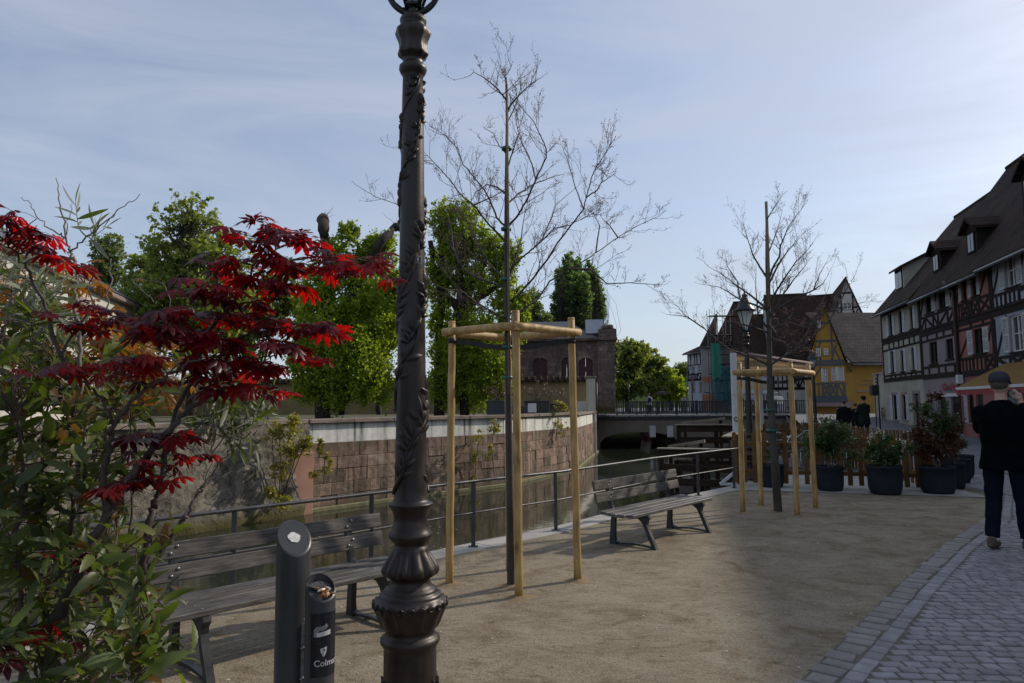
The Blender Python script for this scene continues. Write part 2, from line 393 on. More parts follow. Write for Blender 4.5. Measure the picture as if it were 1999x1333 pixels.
# ---------------------------------------------------------------- far bank
ZB = 1.0
W0 = G(340, 1045, ZW); W1 = G(598, 1001, ZW); W2 = G(836, 968, ZW); W3 = G(986, 949, ZW); W4 = G(1127, 915, ZW); W5 = G(1166, 882, ZW)
Wm = W0 + (W0-W1)*2.2
WL = [Wm, W0, W1, W2, W3, W4, W5]
mb = MB(); pts = [(p.x, p.y, ZB) for p in WL] + [(W5.x+.2, 53, ZB), (7, 75, ZB), (-90, 75, ZB), (-90, Wm.y, ZB)]
mb.add(pts, [tuple(range(len(pts)))]); tag(mb.build('garden_lawn', M_grassy), kind='structure')
def masonry(name, c1, c2, mort, bw=.75, bh=.36, stain=.8, blocks=False):
    m, N, L, b = nt(name); t = N.new('ShaderNodeTexCoord'); mp = N.new('ShaderNodeMapping'); mp.inputs['Rotation'].default_value = (R_(-90), 0, 0)
    L.new(t.outputs['Object'], mp.inputs['Vector'])
    dn = noise(N, L, t.outputs['Object'], 2.2, 3); va = N.new('ShaderNodeVectorMath'); va.operation = 'MULTIPLY_ADD'
    L.new(dn.outputs['Color'], va.inputs[0]); va.inputs[1].default_value = (.12, .07, .12); L.new(mp.outputs[0], va.inputs[2])
    br = N.new('ShaderNodeTexBrick'); L.new(va.outputs[0], br.inputs['Vector']); br.inputs['Scale'].default_value = 1
    br.inputs['Brick Width'].default_value = bw; br.inputs['Row Height'].default_value = bh; br.inputs['Mortar Size'].default_value = .009
    br.inputs['Mortar Smooth'].default_value = .4; br.offset = .5; br.squash = 1.7; br.squash_frequency = 2; br.offset_frequency = 3; br.inputs['Bias'].default_value = 0
    for k, v in (('Color1', c1), ('Color2', c2), ('Mortar', mort)): br.inputs[k].default_value = (*v, 1)
    bout = br.outputs[0]
    if blocks: g_ = N.new('ShaderNodeNewGeometry'); bout = ramp(N, L, g_.outputs['Random Per Island'], [(0, c2), (.35, c1), (.6, (c1[0]*1.15, c1[1]*1.1, c1[2]*1.05)), (.8, (.16, .13, .10)), (1, (.36, .22, .18))]).outputs[0]
    s = N.new('ShaderNodeMapping'); s.inputs['Scale'].default_value = (1.6, 1.6, .16); L.new(t.outputs['Object'], s.inputs['Vector'])
    ns = noise(N, L, s.outputs[0], 2.2, 6, .7); st = ramp(N, L, ns.outputs[0], [(.34, (.22, .21, .19)), (.46, (.75, .73, .70)), (.56, (1.0, .98, .95)), (.72, (1.45, 1.36, 1.2))])
    c = mix(N, L, stain, bout, st.outputs[0], 'MULTIPLY')
    n = noise(N, L, t.outputs['Object'], 5, 6, .7); c = mix(N, L, .9, c, ramp(N, L, n.outputs[0], [(.3, .45), (.7, 1.35)]).outputs[0], 'MULTIPLY')
    pn = noise(N, L, t.outputs['Object'], 1.1, 5, .6); c = mix(N, L, ramp(N, L, pn.outputs[0], [(.52, 0), (.66, .7)]).outputs[0], c, (.12, .105, .07))
    pn2 = noise(N, L, mp.outputs[0], .8, 4, .6); c = mix(N, L, ramp(N, L, pn2.outputs[0], [(.56, 0), (.70, .55)]).outputs[0], c, (.42, .34, .27))
    sx = N.new('ShaderNodeSeparateXYZ'); L.new(t.outputs['Object'], sx.inputs[0])
    wv = N.new('ShaderNodeMath'); wv.operation = 'MULTIPLY_ADD'; L.new(n.outputs[0], wv.inputs[0]); wv.inputs[1].default_value = -.6; L.new(sx.outputs[2], wv.inputs[2])
    mo = ramp(N, L, wv.outputs[0], [(.0, 1), (.22, 0)]); c = mix(N, L, mo.outputs[0], c, (.075, .07, .03))
    L.new(c, b.inputs['Base Color']); b.inputs['Roughness'].default_value = .9; b.inputs['Specular IOR Level'].default_value = .2
    k = None if blocks else bump(N, L, None, br.outputs['Fac'], .9, -.02); bump(N, L, b, n.outputs[0], .9, .04, k); return m
M_sst = masonry('pink_sandstone', (.30, .22, .18), (.20, .165, .135), (.15, .125, .10), 1.05, .41, .9, True)
M_mort = mat('dark_lime_mortar', (.12, .10, .08), (.07, .06, .045), .95, 6, bmp=.5)
def render_mat():
    m, N, L, b = nt('stained_render'); t = N.new('ShaderNodeTexCoord'); s = N.new('ShaderNodeMapping'); s.inputs['Scale'].default_value = (2.2, 2.2, .10)
    L.new(t.outputs['Object'], s.inputs['Vector']); ns = noise(N, L, s.outputs[0], 1.6, 5, .65)
    c = ramp(N, L, ns.outputs[0], [(.33, (.12, .12, .11)), (.42, (.60, .60, .55)), (.65, (.80, .80, .74))]).outputs[0]
    n = noise(N, L, t.outputs['Object'], 6, 5, .7); c = mix(N, L, .7, c, ramp(N, L, n.outputs[0], [(.3, .7), (.7, 1.1)]).outputs[0], 'MULTIPLY')
    L.new(c, b.inputs['Base Color']); b.inputs['Roughness'].default_value = .9; bump(N, L, b, n.outputs[0], .4, .02); return m
M_rend = render_mat()
def rough_mat():
    m, N, L, b = nt('rough_rubble_render'); v = mapping(N, L); n = noise(N, L, v, 3.2, 8, .7, .4); vo = N.new('ShaderNodeTexVoronoi'); vo.feature = 'DISTANCE_TO_EDGE'; vo.inputs['Scale'].default_value = 1.5
    dn = noise(N, L, v, 2.2, 4); va = N.new('ShaderNodeVectorMath'); va.operation = 'MULTIPLY_ADD'; L.new(dn.outputs['Color'], va.inputs[0]); va.inputs[1].default_value = (.8, .8, .8); L.new(v, va.inputs[2]); L.new(va.outputs[0], vo.inputs['Vector'])
    c = ramp(N, L, n.outputs[0], [(.34, (.06, .053, .042)), (.5, (.185, .165, .13)), (.7, (.36, .33, .28))]).outputs[0]
    ck = ramp(N, L, vo.outputs['Distance'], [(.0, .22), (.045, 1)]); n3 = noise(N, L, v, .8, 2); ckm = ramp(N, L, n3.outputs[0], [(.45, 0), (.6, 1)])
    c = mix(N, L, ckm.outputs[0], c, mix(N, L, 1, c, ck.outputs[0], 'MULTIPLY'))
    sx = N.new('ShaderNodeSeparateXYZ'); L.new(v, sx.inputs[0]); wv = N.new('ShaderNodeMath'); wv.operation = 'MULTIPLY_ADD'; L.new(n.outputs[0], wv.inputs[0]); wv.inputs[1].default_value = -.9; L.new(sx.outputs[2], wv.inputs[2])
    c = mix(N, L, ramp(N, L, wv.outputs[0], [(.0, 1), (.25, 0)]).outputs[0], c, (.09, .08, .025))
    L.new(c, b.inputs['Base Color']); b.inputs['Roughness'].default_value = .95
    n4 = noise(N, L, v, 12, 5, .7); k = bump(N, L, None, n.outputs[0], 1, .12); bump(N, L, b, n4.outputs[0], .8, .03, k); return m
M_rub = rough_mat()
M_cop = mat('coping_sandstone', (.27, .205, .17), (.13, .115, .095), .9, 2.4, bmp=.5, bdist=.02, fine=20)
M_alg = mat('ledge_algae', (.20, .19, .10), (.11, .11, .055), .85, 4, bmp=.5, bdist=.02, fine=15)
def seg_frame(a, b):
    d = Vector((b.x-a.x, b.y-a.y, 0)); Ln = d.length; return Ln, math.atan2(d.y, d.x)
def canal_wall(name, a, b, ztop, label, rough=False, band=True, patch=False):
    Ln, rz = seg_frame(a, b); root = empty(name, (a.x, a.y, ZW-.3), rz); H = ztop - (ZW-.3); t = .5
    zb = H - .13 - (.62 if band else 0)
    if rough:
        bm = MB(); nx, nz = 60, 26; bm.v = []
        r = random.Random(5)
        from mathutils import noise as mn
        for j in range(nz+1):
            for i in range(nx+1):
                x, z = Ln*i/nx, (H-.13)*j/nz; k = mn.noise(Vector((x*.9, 0, z*.9)))*.18 + mn.noise(Vector((x*3, 3, z*3)))*.09
                bm.v.append((x, -.08 - k*(1 if 0 < i < nx else 0) - .14*(1-j/nz), z))
        for j in range(nz):
            for i in range(nx): bm.f.append((j*(nx+1)+i, j*(nx+1)+i+1, (j+1)*(nx+1)+i+1, (j+1)*(nx+1)+i)); bm.m.append(0); bm.sm.append(True)
        bm.build('wall_face', M_rub, root)
        m2 = MB(); m2.box((0, .1, 0), (Ln, t, H-.13)); m2.build('wall_core', M_rub, root)
    else:
        m2 = MB(); m2.box((0, .03, 0), (Ln, t, zb)); m2.build('wall_core', M_mort, root); m2 = MB(); r = random.Random(int(Ln*100)); z = 0.0
        rows = [.30]
        while sum(rows) < zb-.3: rows.append(r.choice((.30, .36, .40, .44)))
        k_ = zb/sum(rows); rows = [q*k_ for q in rows]
        for h_ in rows:
            x = -r.uniform(0, .7)
            while x < Ln:
                w_ = r.choice((.45, .62, .8, 1.0, 1.25, 1.5))*r.uniform(.9, 1.1); x0_, x1_ = max(0, x), min(Ln, x+w_)
                if Ln-x1_ < .25: x1_ = Ln
                if x1_-x0_ > .08:
                    d_ = r.choice((0, 0, .004, .010, .018)) if r.random() > .05 else .028
                    m2.box((x0_+.005, d_, z+.005), (x1_-.005, .05, z+h_-.005), 0, None, .010)
                x = x1_ if x1_ == Ln else x+w_
            z += h_
        m2.build('stone_courses', M_sst, root)
        if band:
            m3 = MB(); m3.box((0, .03, zb), (Ln, t, H-.13)); m3.build('render_band', M_rend, root)
        m5 = MB(); m5.box((0, -.09, 0), (Ln, 0, .42), bev=.03); m5.build('ledge', M_alg, root)
    m4 = MB(); k = max(1, int(Ln/1.6))
    for i in range(k): m4.box((Ln*i/k+.004, -.09+rnd.uniform(-.02, .02), H-.13), (Ln*(i+1)/k-.004, t+.06, H+rnd.uniform(-.015, .012)), 0, None, .014)
    m4.build('coping', M_cop, root)
    tag(root, label, 'wall'); return root
ZT = 1.15
canal_wall('canal_wall', Wm, W1, ZT, 'rough grey rendered canal wall with bulging rubble face, left of the pink pilaster', rough=True)
canal_wall('canal_wall', W1, W2, ZT, 'pink sandstone canal wall with clean white rendered band, next to the pilaster')
canal_wall('canal_wall', W2, W3, ZT, 'pink sandstone canal wall with streaked render band, behind the near tree guard')
canal_wall('canal_wall', W3, W4, ZT, 'sandstone canal wall with brown vertical stains below the potted shrubs')
canal_wall('canal_wall', W4, W5, ZT-.05, 'far end of the stained sandstone canal wall beside the bridge')
# pink pilaster where the walls meet
Ln, rz = seg_frame(W1, W2)
mb = MB(); mb.box((-.66, -.26, 0), (.06, .02, 2.05), 0, None, .02)
o = mb.build('pilaster', mat('pink_pilaster', (.43, .25, .19), (.33, .17, .12), .9, 1.0, bmp=.5, bdist=.02), None, None, (W1.x, W1.y, ZW-.2), rz)
tag(o, 'salmon pink stone pilaster where the rough wall meets the block wall', 'pilaster')
# ================================================================ BUILDINGS
M_tim = mat('dark_timber', (.014, .010, .008), (.03, .021, .017), .85, 8, spec=.15, bmp=.4, bdist=.01, stretch=(1, 1, .4))
M_timb = mat('blue_grey_timber', (.045, .06, .075), (.07, .085, .1), .7, 8, bmp=.3)
M_glass = mat('window_glass', (.018, .021, .025), (.03, .034, .04), .12, .8, bmp=0, spec=.9)
M_wfr = mat('white_window_paint', (.62, .62, .60), (.5, .5, .49), .5, 9, bmp=.15)
M_shut = mat('pale_shutter_paint', (.52, .55, .60), (.42, .45, .50), .55, 7, bmp=.2)
M_shw = mat('weathered_white_shutter', (.46, .46, .45), (.33, .33, .33), .7, 7, bmp=.3)
M_gut = mat('zinc_gutter', (.10, .10, .11), (.16, .16, .17), .4, 4, metal=.7)
M_stn = mat('brown_stone_frame', (.27, .20, .19), (.19, .145, .14), .9, 4)
def tiles(name, c1, c2, rows=.16, wid=.17, spot=None):
    m, N, L, b = nt(name); t = N.new('ShaderNodeTexCoord'); sx = N.new('ShaderNodeSeparateXYZ'); L.new(t.outputs['Object'], sx.inputs[0])
    cb = N.new('ShaderNodeCombineXYZ'); L.new(sx.outputs[0], cb.inputs[0]); ad = N.new('ShaderNodeMath'); ad.operation = 'MULTIPLY'; ad.inputs[1].default_value = 1.22; L.new(sx.outputs[2], ad.inputs[0]); L.new(ad.outputs[0], cb.inputs[1])
    br = N.new('ShaderNodeTexBrick'); L.new(cb.outputs[0], br.inputs['Vector']); br.inputs['Scale'].default_value = 1
    br.inputs['Brick Width'].default_value = wid; br.inputs['Row Height'].default_value = rows; br.inputs['Mortar Size'].default_value = .02; br.inputs['Mortar Smooth'].default_value = .6
    br.inputs['Color1'].default_value = (*c1, 1); br.inputs['Color2'].default_value = (*c2, 1); br.inputs['Mortar'].default_value = (*[x*.3 for x in c1], 1)
    n = noise(N, L, t.outputs['Object'], .9, 6, .65); c = mix(N, L, 1, br.outputs[0], ramp(N, L, n.outputs[0], [(.3, .6), (.7, 1.35)]).outputs[0], 'MULTIPLY')
    if spot:
        n3 = noise(N, L, t.outputs['Object'], 5, 4, .7); c = mix(N, L, ramp(N, L, n3.outputs[0], [(.6, 0), (.68, .7)]).outputs[0], c, spot)
    L.new(c, b.inputs['Base Color']); b.inputs['Roughness'].default_value = .9; b.inputs['Specular IOR Level'].default_value = .15
    k = bump(N, L, None, br.outputs['Fac'], 1, -.04); bump(N, L, b, n.outputs[0], .5, .05, k); return m
M_tile = tiles('brown_roof_tiles', (.040, .026, .020), (.060, .038, .028))
M_tile2 = tiles('mossy_brown_tiles', (.05, .036, .027), (.07, .05, .036), spot=(.09, .08, .03))
M_tile3 = tiles('speckled_tiles', (.15, .12, .10), (.23, .19, .16), spot=(.10, .06, .045))
M_slate = mat('grey_slate', (.060, .066, .078), (.085, .092, .105), .5, 1.2, bmp=.4, bdist=.02, fine=9)
def plaster(name, c, dirt=.8):
    c = tuple(x*.8 for x in c)
    return mat(name, c, tuple(x*dirt for x in c), .9, .8, bmp=.3, bdist=.01, fine=25)
class Facade:
    "vertical wall plane from A (left as seen from outside) to B; local x along it, y inwards, z up"
    def __init__(s, A, B, z0):
        s.A = Vector((A[0], A[1], z0)); d = Vector((B[0]-A[0], B[1]-A[1], 0)); s.W = d.length; s.d = d.normalized()
        s.n = Vector((-s.d.y, s.d.x, 0)); s.rz = math.atan2(s.d.y, s.d.x); s.z0 = z0
    def hit(s, px, py):
        r = CR @ Vector(((px-999.5)/FPX, (666.5-py)/FPX, -1)); o = Vector((0, 0, EYE))
        t = (s.A-o).dot(s.n)/r.dot(s.n); p = o + r*t; q = p - s.A
        return q.dot(s.d), q.z
    def rect(s, x0, y0, x1, y1):
        a = s.hit(x0, (y0+y1)/2)[0]; b = s.hit(x1, (y0+y1)/2)[0]; xm = (x0+x1)/2
        return a, s.hit(xm, y1)[1], b, s.hit(xm, y0)[1]
def wall_open(mb, W, H, ops, depth=.16, mi=0, top=None):
    "front face with openings (x0,z0,x1,z1) and their reveals"
    xs = sorted({0, W, *[o[0] for o in ops], *[o[2] for o in ops]}); zs = sorted({0, H, *[o[1] for o in ops], *[o[3] for o in ops]})
    for a, b in zip(xs[:-1], xs[1:]):
        for c, d in zip(zs[:-1], zs[1:]):
            mx, mz = (a+b)/2, (c+d)/2
            if any(o[0] < mx < o[2] and o[1] < mz < o[3] for o in ops): continue
            mb.add([(a, 0, c), (b, 0, c), (b, 0, d), (a, 0, d)], [(0, 1, 2, 3)], mi)
    for x0, z0, x1, z1 in ops:
        mb.add([(x0, 0, z0), (x0, depth, z0), (x0, depth, z1), (x0, 0, z1)], [(0, 1, 2, 3)], mi)
        mb.add([(x1, 0, z0), (x1, depth, z0), (x1, depth, z1), (x1, 0, z1)], [(3, 2, 1, 0)], mi)
        mb.add([(x0, 0, z0), (x1, 0, z0), (x1, depth, z0), (x0, depth, z0)], [(0, 1, 2, 3)], mi)
        mb.add([(x0, 0, z1), (x1, 0, z1), (x1, depth, z1), (x0, depth, z1)], [(3, 2, 1, 0)], mi)
def window(root, o, shut='', frame=M_wfr, sm=M_shut, depth=.12, bars=2, curtain=False):
    x0, z0, x1, z1 = o; w = MB(); t = .06
    for a in (x0, x1-t): w.box((a+.002, depth-.05, z0+.002), (a+t-.002, depth+.01, z1-.002))
    for a in (z0, z1-t): w.box((x0+t, depth-.05, a+.002), (x1-t, depth+.008, a+t-.002))
    xm = (x0+x1)/2; w.box((xm-.03, depth-.04, z0+t), (xm+.03, depth+.006, z1-t))
    for k in range(1, bars): zz = z0+(z1-z0)*k/bars; w.box((x0+t, depth-.03, zz-.018), (xm-.03, depth+.004, zz+.018)); w.box((xm+.03, depth-.03, zz-.018), (x1-t, depth+.004, zz+.018))
    f = w.build('window', frame, root)
    g = MB(); g.box((x0, depth+.012, z0), (x1, depth+.03, z1)); g.build('pane', M_glass, f)
    s = MB(); s.box((x0-.06, -.06, z0-.07), (x1+.06, .02, z0-.002)); s.build('sill', M_stn if 'n' not in shut else M_tim, f)
    sw = (x1-x0)/2
    for side in shut:
        if side not in 'LR': continue
        m = MB(); a = x0-sw-.03 if side == 'L' else x1+.03; b = a+sw
        m.box((a, -.045, z0), (a+.06, -.004, z1)); m.box((b-.06, -.045, z0), (b, -.004, z1))
        for zz in (z0, (z0+z1)/2-.04, z1-.08): m.box((a+.06, -.044, zz), (b-.06, -.006, zz+.08))
        k = int((z1-z0)/.07)
        for i in range(k): zz = z0+.08+i*.07; m.box((a+.06, -.036, zz), (b-.06, -.012, zz+.045))
        m.build('shutter', sm, f)
    return f
def timber(root, W, H, floors, ops, m, step=.95, seed=1, w=.16, z_from=0, modes=(0, 1, 2, 3)):
    "half timbering, proud of the wall: rails at floors, sills and lintels, posts beside windows, braces below"
    r = random.Random(seed); mb = MB(); y0, y1 = -.035, .01
    def bx(a, b, c, d):
        if c-a > .03 and d-b > .03: mb.box((a, y0, b), (c, y1, d))
    for i, z in enumerate(floors):
        mb.box((0, -.045, z-.12), (W, y1, z+.12))
        if i and i < len(floors)-1: mb.box((0, -.075, z+.122), (W, .01, z+.24))
    for zl, zh in zip(floors[:-1], floors[1:]):
        zl += .24 if zl > floors[0] else .12; zh -= .12
        row = sorted(o for o in ops if zl-.4 < (o[1]+o[3])/2 < zh+.4)
        zs = min([o[1] for o in row], default=(zl+zh)/2) - .14; zt = max([o[3] for o in row], default=zh) + .06
        for a, b in [(0, W)]:
            if zs-.05 > zl: bx(a, zs-.06, b, zs+.05)
            if zt+.12 < zh: bx(a, zt, b, zt+.1)
        def blocked(x, z0, z1): return any(o[0]-.03 < x+w/2 and x-w/2 < o[2]+.03 and o[1] < z1 and o[3] > z0 for o in ops)
        xs = {w/2, W-w/2}
        for o in row: xs |= {max(w/2, o[0]-w/2-.02), min(W-w/2, o[2]+w/2+.02)}
        full = []
        for x in sorted(xs):
            if not full or x-full[-1] > w+.02: full.append(x)
        for x in full:
            bx(x-w/2, zl, x+w/2, zs-.062)
            if not blocked(x, zs+.06, zt): bx(x-w/2, zs+.052, x+w/2, min(zt, zh))
            if zt+.12 < zh: bx(x-w/2, zt+.102, x+w/2, zh)
        for a, b in zip(full[:-1], full[1:]):
            g = b-a; za, zb = zl, zs-.06; a2, b2 = a+w/2, b-w/2
            if g < .35 or zb-za < .3: continue
            k = r.choice(modes)
            if k == 0: mb.beam((a2, -.012, za), (b2, -.012, zb), .045, .13)
            elif k == 1: mb.beam((a2, -.012, zb), (b2, -.012, za), .045, .13)
            elif k == 2: mb.beam((a2, -.012, za), (b2, -.012, zb), .045, .12); mb.beam((a2, -.009, zb), (b2, -.009, za), .045, .12)
            else:
                n = max(1, int(g/.42))
                for i in range(1, n+1): x = a+g*i/(n+1); bx(x-.05, za, x+.05, zb)
            o_ = [o for o in row if o[0] < (a+b)/2 < o[2]]
            if not o_ and g > .6 and zt-zs > .6:      # brace between windows
                if g < 1.6: mb.beam((a2, -.010, zs+.06), (b2, -.010, zt), .04, .11)
                else:
                    mb.beam((a2, -.010, zs+.06), (a2+.5, -.010, zt), .04, .11); mb.beam((b2, -.010, zs+.06), (b2-.5, -.010, zt), .04, .11)
    return mb.build('half_timbering', m, root)
def gabled_roof(root, W, D, he, hr, m, over=.35, front_over=.45, rx=.5, mat_g=None, hip=0, t=.14):
    "ridge runs along x; the slabs rise from the eaves he to the ridge hr"
    yr = D*rx; mb = MB(); k = (hr-he)/yr; k2 = (hr-he)/(D-yr)
    for s, y0, z0 in ((1, -front_over, he-k*front_over), (-1, D+front_over, he-k2*front_over)):
        a = -over; b = W+over; ha = hip if s else 0
        v = [(a, y0, z0), (b, y0, z0), (b, yr, hr), (a+hip, yr, hr)]
        v += [(x, y, z+t) for x, y, z in v]
        mb.add(v, [(0, 3, 2, 1), (4, 5, 6, 7), (0, 1, 5, 4), (2, 3, 7, 6), (1, 2, 6, 5), (3, 0, 4, 7)] if s > 0 else [(0, 1, 2, 3), (4, 7, 6, 5), (0, 4, 5, 1), (2, 6, 7, 3), (1, 5, 6, 2), (3, 7, 4, 0)])
    mb.tube([(-over+hip, yr, hr+t), (W+over, yr, hr+t)], .11, 8)
    if hip:
        v = [(-over, -front_over, he-k*front_over), (-over, D+front_over, he-k2*front_over), (-over+hip, yr, hr)]; v += [(x, y, z+t-.003) for x, y, z in v]
        mb.add(v, [(0, 2, 1), (3, 4, 5), (0, 1, 4, 3), (1, 2, 5, 4), (2, 0, 3, 5)])
    rf = mb.build('roof', m, root)
    g = MB()
    for x in ((0, W) if not hip else (W,)): g.prism([(0.01, he), (D-.01, he), (yr, hr-.02)], (x-.06 if x else 0.0, 0, 0), (0, 1, 0), (0, 0, 1), (.06, 0, 0))
    if mat_g: g.build('gable', mat_g, root)
    return rf
def dormer(rf, x, W, z, H, k, m_wall, m_roof, he, shed=False):
    "small dormer standing out of the front slope (slope k) at height z"
    yf = (z-he)/k; root = MB(); d = H/k+.6
    
    if shed: root.prism([(-.05, -.25), (d+1, -.25), (d+1, H+(d+1)*.5), (-.05, H)], (x, yf, z), (0, 1, 0), (0, 0, 1), (W, 0, 0))
    else: root.box((x, yf-.05, z-.25), (x+W, yf+d, z+H))
    b = root.build('dormer', m_wall, rf)
    r = MB(); pr = [(-.25, H-.05), (W/2, H+W*.42), (W+.25, H-.05), (W+.25, H+.06), (W/2, H+W*.42+.12), (-.25, H+.06)]
    if shed: r.prism([(-.3, H-.14), (d+1.2, H+(d+1.2)*.5+.01), (d+1.2, H+(d+1.2)*.5+.13), (-.3, H-.02)], (x-.25, yf, z), (0, 1, 0), (0, 0, 1), (W+.5, 0, 0)); r.build('dormer_roof', m_roof, b)
    else: r.prism(pr, (x, yf-.3, z), (1, 0, 0), (0, 0, 1), (0, d+1.1, 0)); r.build('dormer_roof', m_roof, b)
    g = MB()
    if not shed: g.prism([(0, H), (W, H), (W/2, H+W*.42)], (x, yf-.06, z), (1, 0, 0), (0, 0, 1), (0, .1, 0)); g.build('dormer_gable', m_wall, b)
    w = MB(); w.box((x+.2, yf-.09, z+.1), (x+W-.2, yf-.055, z+H-.1)); w.build('dormer_frame', M_tim, b)
    w = MB(); w.box((x+.27, yf-.10, z+.17), (x+W/2-.03, yf-.092, z+H-.17)); w.box((x+W/2+.03, yf-.10, z+.17), (x+W-.27, yf-.092, z+H-.17)); w.build('dormer_pane', M_glass, b)
def house(label, A, B, z0, he, hr, depth, wall, wins, tim=None, floors=None, roof=M_tile, gm=None, rx=.5, seed=1, ground=None, over=.05, name='half_timbered_house', shutm=M_shut, fr=M_wfr, modes=(0, 1, 2, 3), hip=0):
    f = Facade(A, B, z0); root = empty(name, f.A, f.rz); ops = []
    for w in wins: ops.append(f.rect(*w[:4]) if w[0] > 100 else w[:4])
    ops = [(max(.12, a), b, min(f.W-.12, c), min(d, he-.25)) for a, b, c, d in ops]
    mb = MB(); wall_open(mb, f.W, he, ops); 
    mb.add([(0, 0, 0), (0, depth, 0), (0, depth, he), (0, 0, he)], [(0, 1, 2, 3)]); mb.add([(f.W, 0, 0), (f.W, depth, 0), (f.W, depth, he), (f.W, 0, he)], [(3, 2, 1, 0)])
    mb.add([(0, depth, 0), (f.W, depth, 0), (f.W, depth, he), (0, depth, he)], [(3, 2, 1, 0)])
    mb.build('wall', wall, root)
    for o, w in zip(ops, wins):
        sh = w[4] if len(w) > 4 else ''
        if 'd' in sh:
            d = MB(); d.box((o[0], .10, o[1]), (o[2], .15, o[3])); k = max(2, int((o[2]-o[0])/.25))
            for i in range(k): a = o[0]+(o[2]-o[0])*i/k; d.box((a+.03, .07, o[1]+.1), (a+(o[2]-o[0])/k-.03, .099, o[3]-.5))
            dd = d.build('door', M_tim, root); g = MB(); g.box((o[0]+.08, .085, o[3]-.42), (o[2]-.08, .098, o[3]-.08)); g.build('pane', M_glass, dd)
            h = MB(); h.tube([(o[2]-.12, .07, o[1]+1.0), (o[2]-.12, .03, o[1]+1.0), (o[2]-.22, .03, o[1]+1.0)], .015, 6); h.build('handle', M_gut, dd)
        else: window(root, o, sh, fr, shutm)
        if 's' in sh:
            s = MB(); t = .14
            s.box((o[0]-t, -.03, o[1]), (o[0]-.003, .0, o[3])); s.box((o[2]+.003, -.03, o[1]), (o[2]+t, .0, o[3])); s.box((o[0]-t, -.032, o[3]+.003), (o[2]+t, .0, o[3]+t+.02)); s.build('stone_surround', M_stn, root)
    if tim: timber(root, f.W, he, floors, ops, tim, seed=seed, modes=modes)
    rf = gabled_roof(root, f.W, depth, he, hr, roof, over=over, rx=rx, mat_g=gm or wall, hip=hip*f.W)
    g = MB(); k = (hr-he)/(depth*rx); g.tube([(-over, -.5, he-k*.45-.02), (f.W+over, -.5, he-k*.45-.02)], .075, 8); g.build('gutter', M_gut, root)
    tag(root, label, 'house'); return root, f, rf
LN0 = Vector((18.8, 26)); LD = Vector((.24, 1))
def LX(y): return (18.8+.24*(y-26), y)
M_cream = plaster('cream_plaster', (.47, .45, .36), .65); M_mauve = plaster('mauve_plaster', (.30, .245, .255)); M_red = plaster('red_ochre_plaster', (.36, .14, .12), .75)
M_ice = plaster('pale_blue_plaster', (.38, .41, .47), .65); M_rosew = plaster('dusty_rose_plaster', (.30, .20, .20))
# right hand row, far to near
h, f, rf = house('cream half-timbered house with pale louvred shutters, between the yellow house and the mauve one', LX(43.4), LX(36.4), .0, 7.35, 12.7, 9, M_cream,
    [(1735, 613, 1742.5, 655, 'LRn'), (1754, 606, 1762, 650, 'Rn'), (1775.7, 598, 1783, 642, 'Rn'), (1739, 685, 1746, 727, 'LRn'), (1758, 683, 1765, 725, 'Rn'), (1779, 678, 1786, 722, 'Rn'),
     (1743.5, 771, 1752, 819, 'LRs'), (1762, 771, 1770, 819, 'Rs'), (1785, 768, 1796, 838, 'ds')], M_tim, [2.85, 5.15, 7.25], M_tile2, seed=3, fr=M_tim, modes=(3,))
dormer(rf, 1.2, 1.7, 8.1, 1.35, (12.7-7.35)/4.5, M_cream, M_tile2, 7.35, True)
h, f, rf = house('mauve half-timbered house with a red shop name over its ground floor', LX(36.38), LX(31.6), 0, 7.3, 13.4, 9, M_mauve,
    [(1806, 578, 1819, 611, 'Rn'), (1831, 569, 1847, 602, 'Rn'), (1814, 667, 1830, 710, 'n'), (1846, 661, 1861, 701, 'n'), (1834, 772, 1846, 818, ''), (1858, 770, 1878, 846, 'd')],
    M_tim, [2.8, 5.0, 7.2], M_tile, seed=8, fr=M_tim, shutm=M_shw, modes=(0, 1, 2))
dormer(rf, 1.0, 1.15, 7.95, 1.05, (13.4-7.3)/4.5, M_tim, M_tile, 7.3)
SHOP = (h, f)
h, f, rf = house('brick red half-timbered house with white shutters and brown downpipe', LX(31.58), LX(27.9), 0, 7.3, 13.5, 9, M_red,
    [(1877, 541, 1886, 586, 'Ln'), (1896, 534, 1907, 578, 'LRn'), (1900, 641, 1920, 690, 'LRn'), (1890, 756, 1901, 825, 'L'), (1908, 768, 1922, 880, 'd')], M_tim, [2.75, 5.0, 7.2], M_tile, seed=5, shutm=M_shw, fr=M_tim, modes=(2, 3))
dormer(rf, .5, 1.15, 7.95, 1.1, (13.5-7.3)/4.5, M_tim, M_tile, 7.3)
REDH = (h, f)
h, f, rf = house('pale blue half-timbered house with big white framed windows at the picture edge', LX(27.88), LX(20.5), 0, 7.4, 13.6, 9, M_ice,
    [(1962, 492, 1984, 560, 'LRn'), (1972, 614, 1997, 686, 'LRn')], M_tim, [2.75, 5.0, 7.3], M_tile, seed=4, shutm=M_shw)
dormer(rf, 1.2, 1.4, 8.6, 1.5, (13.6-7.4)/4.5, M_tim, M_tile, 7.4)
BLUEH = (h, f)
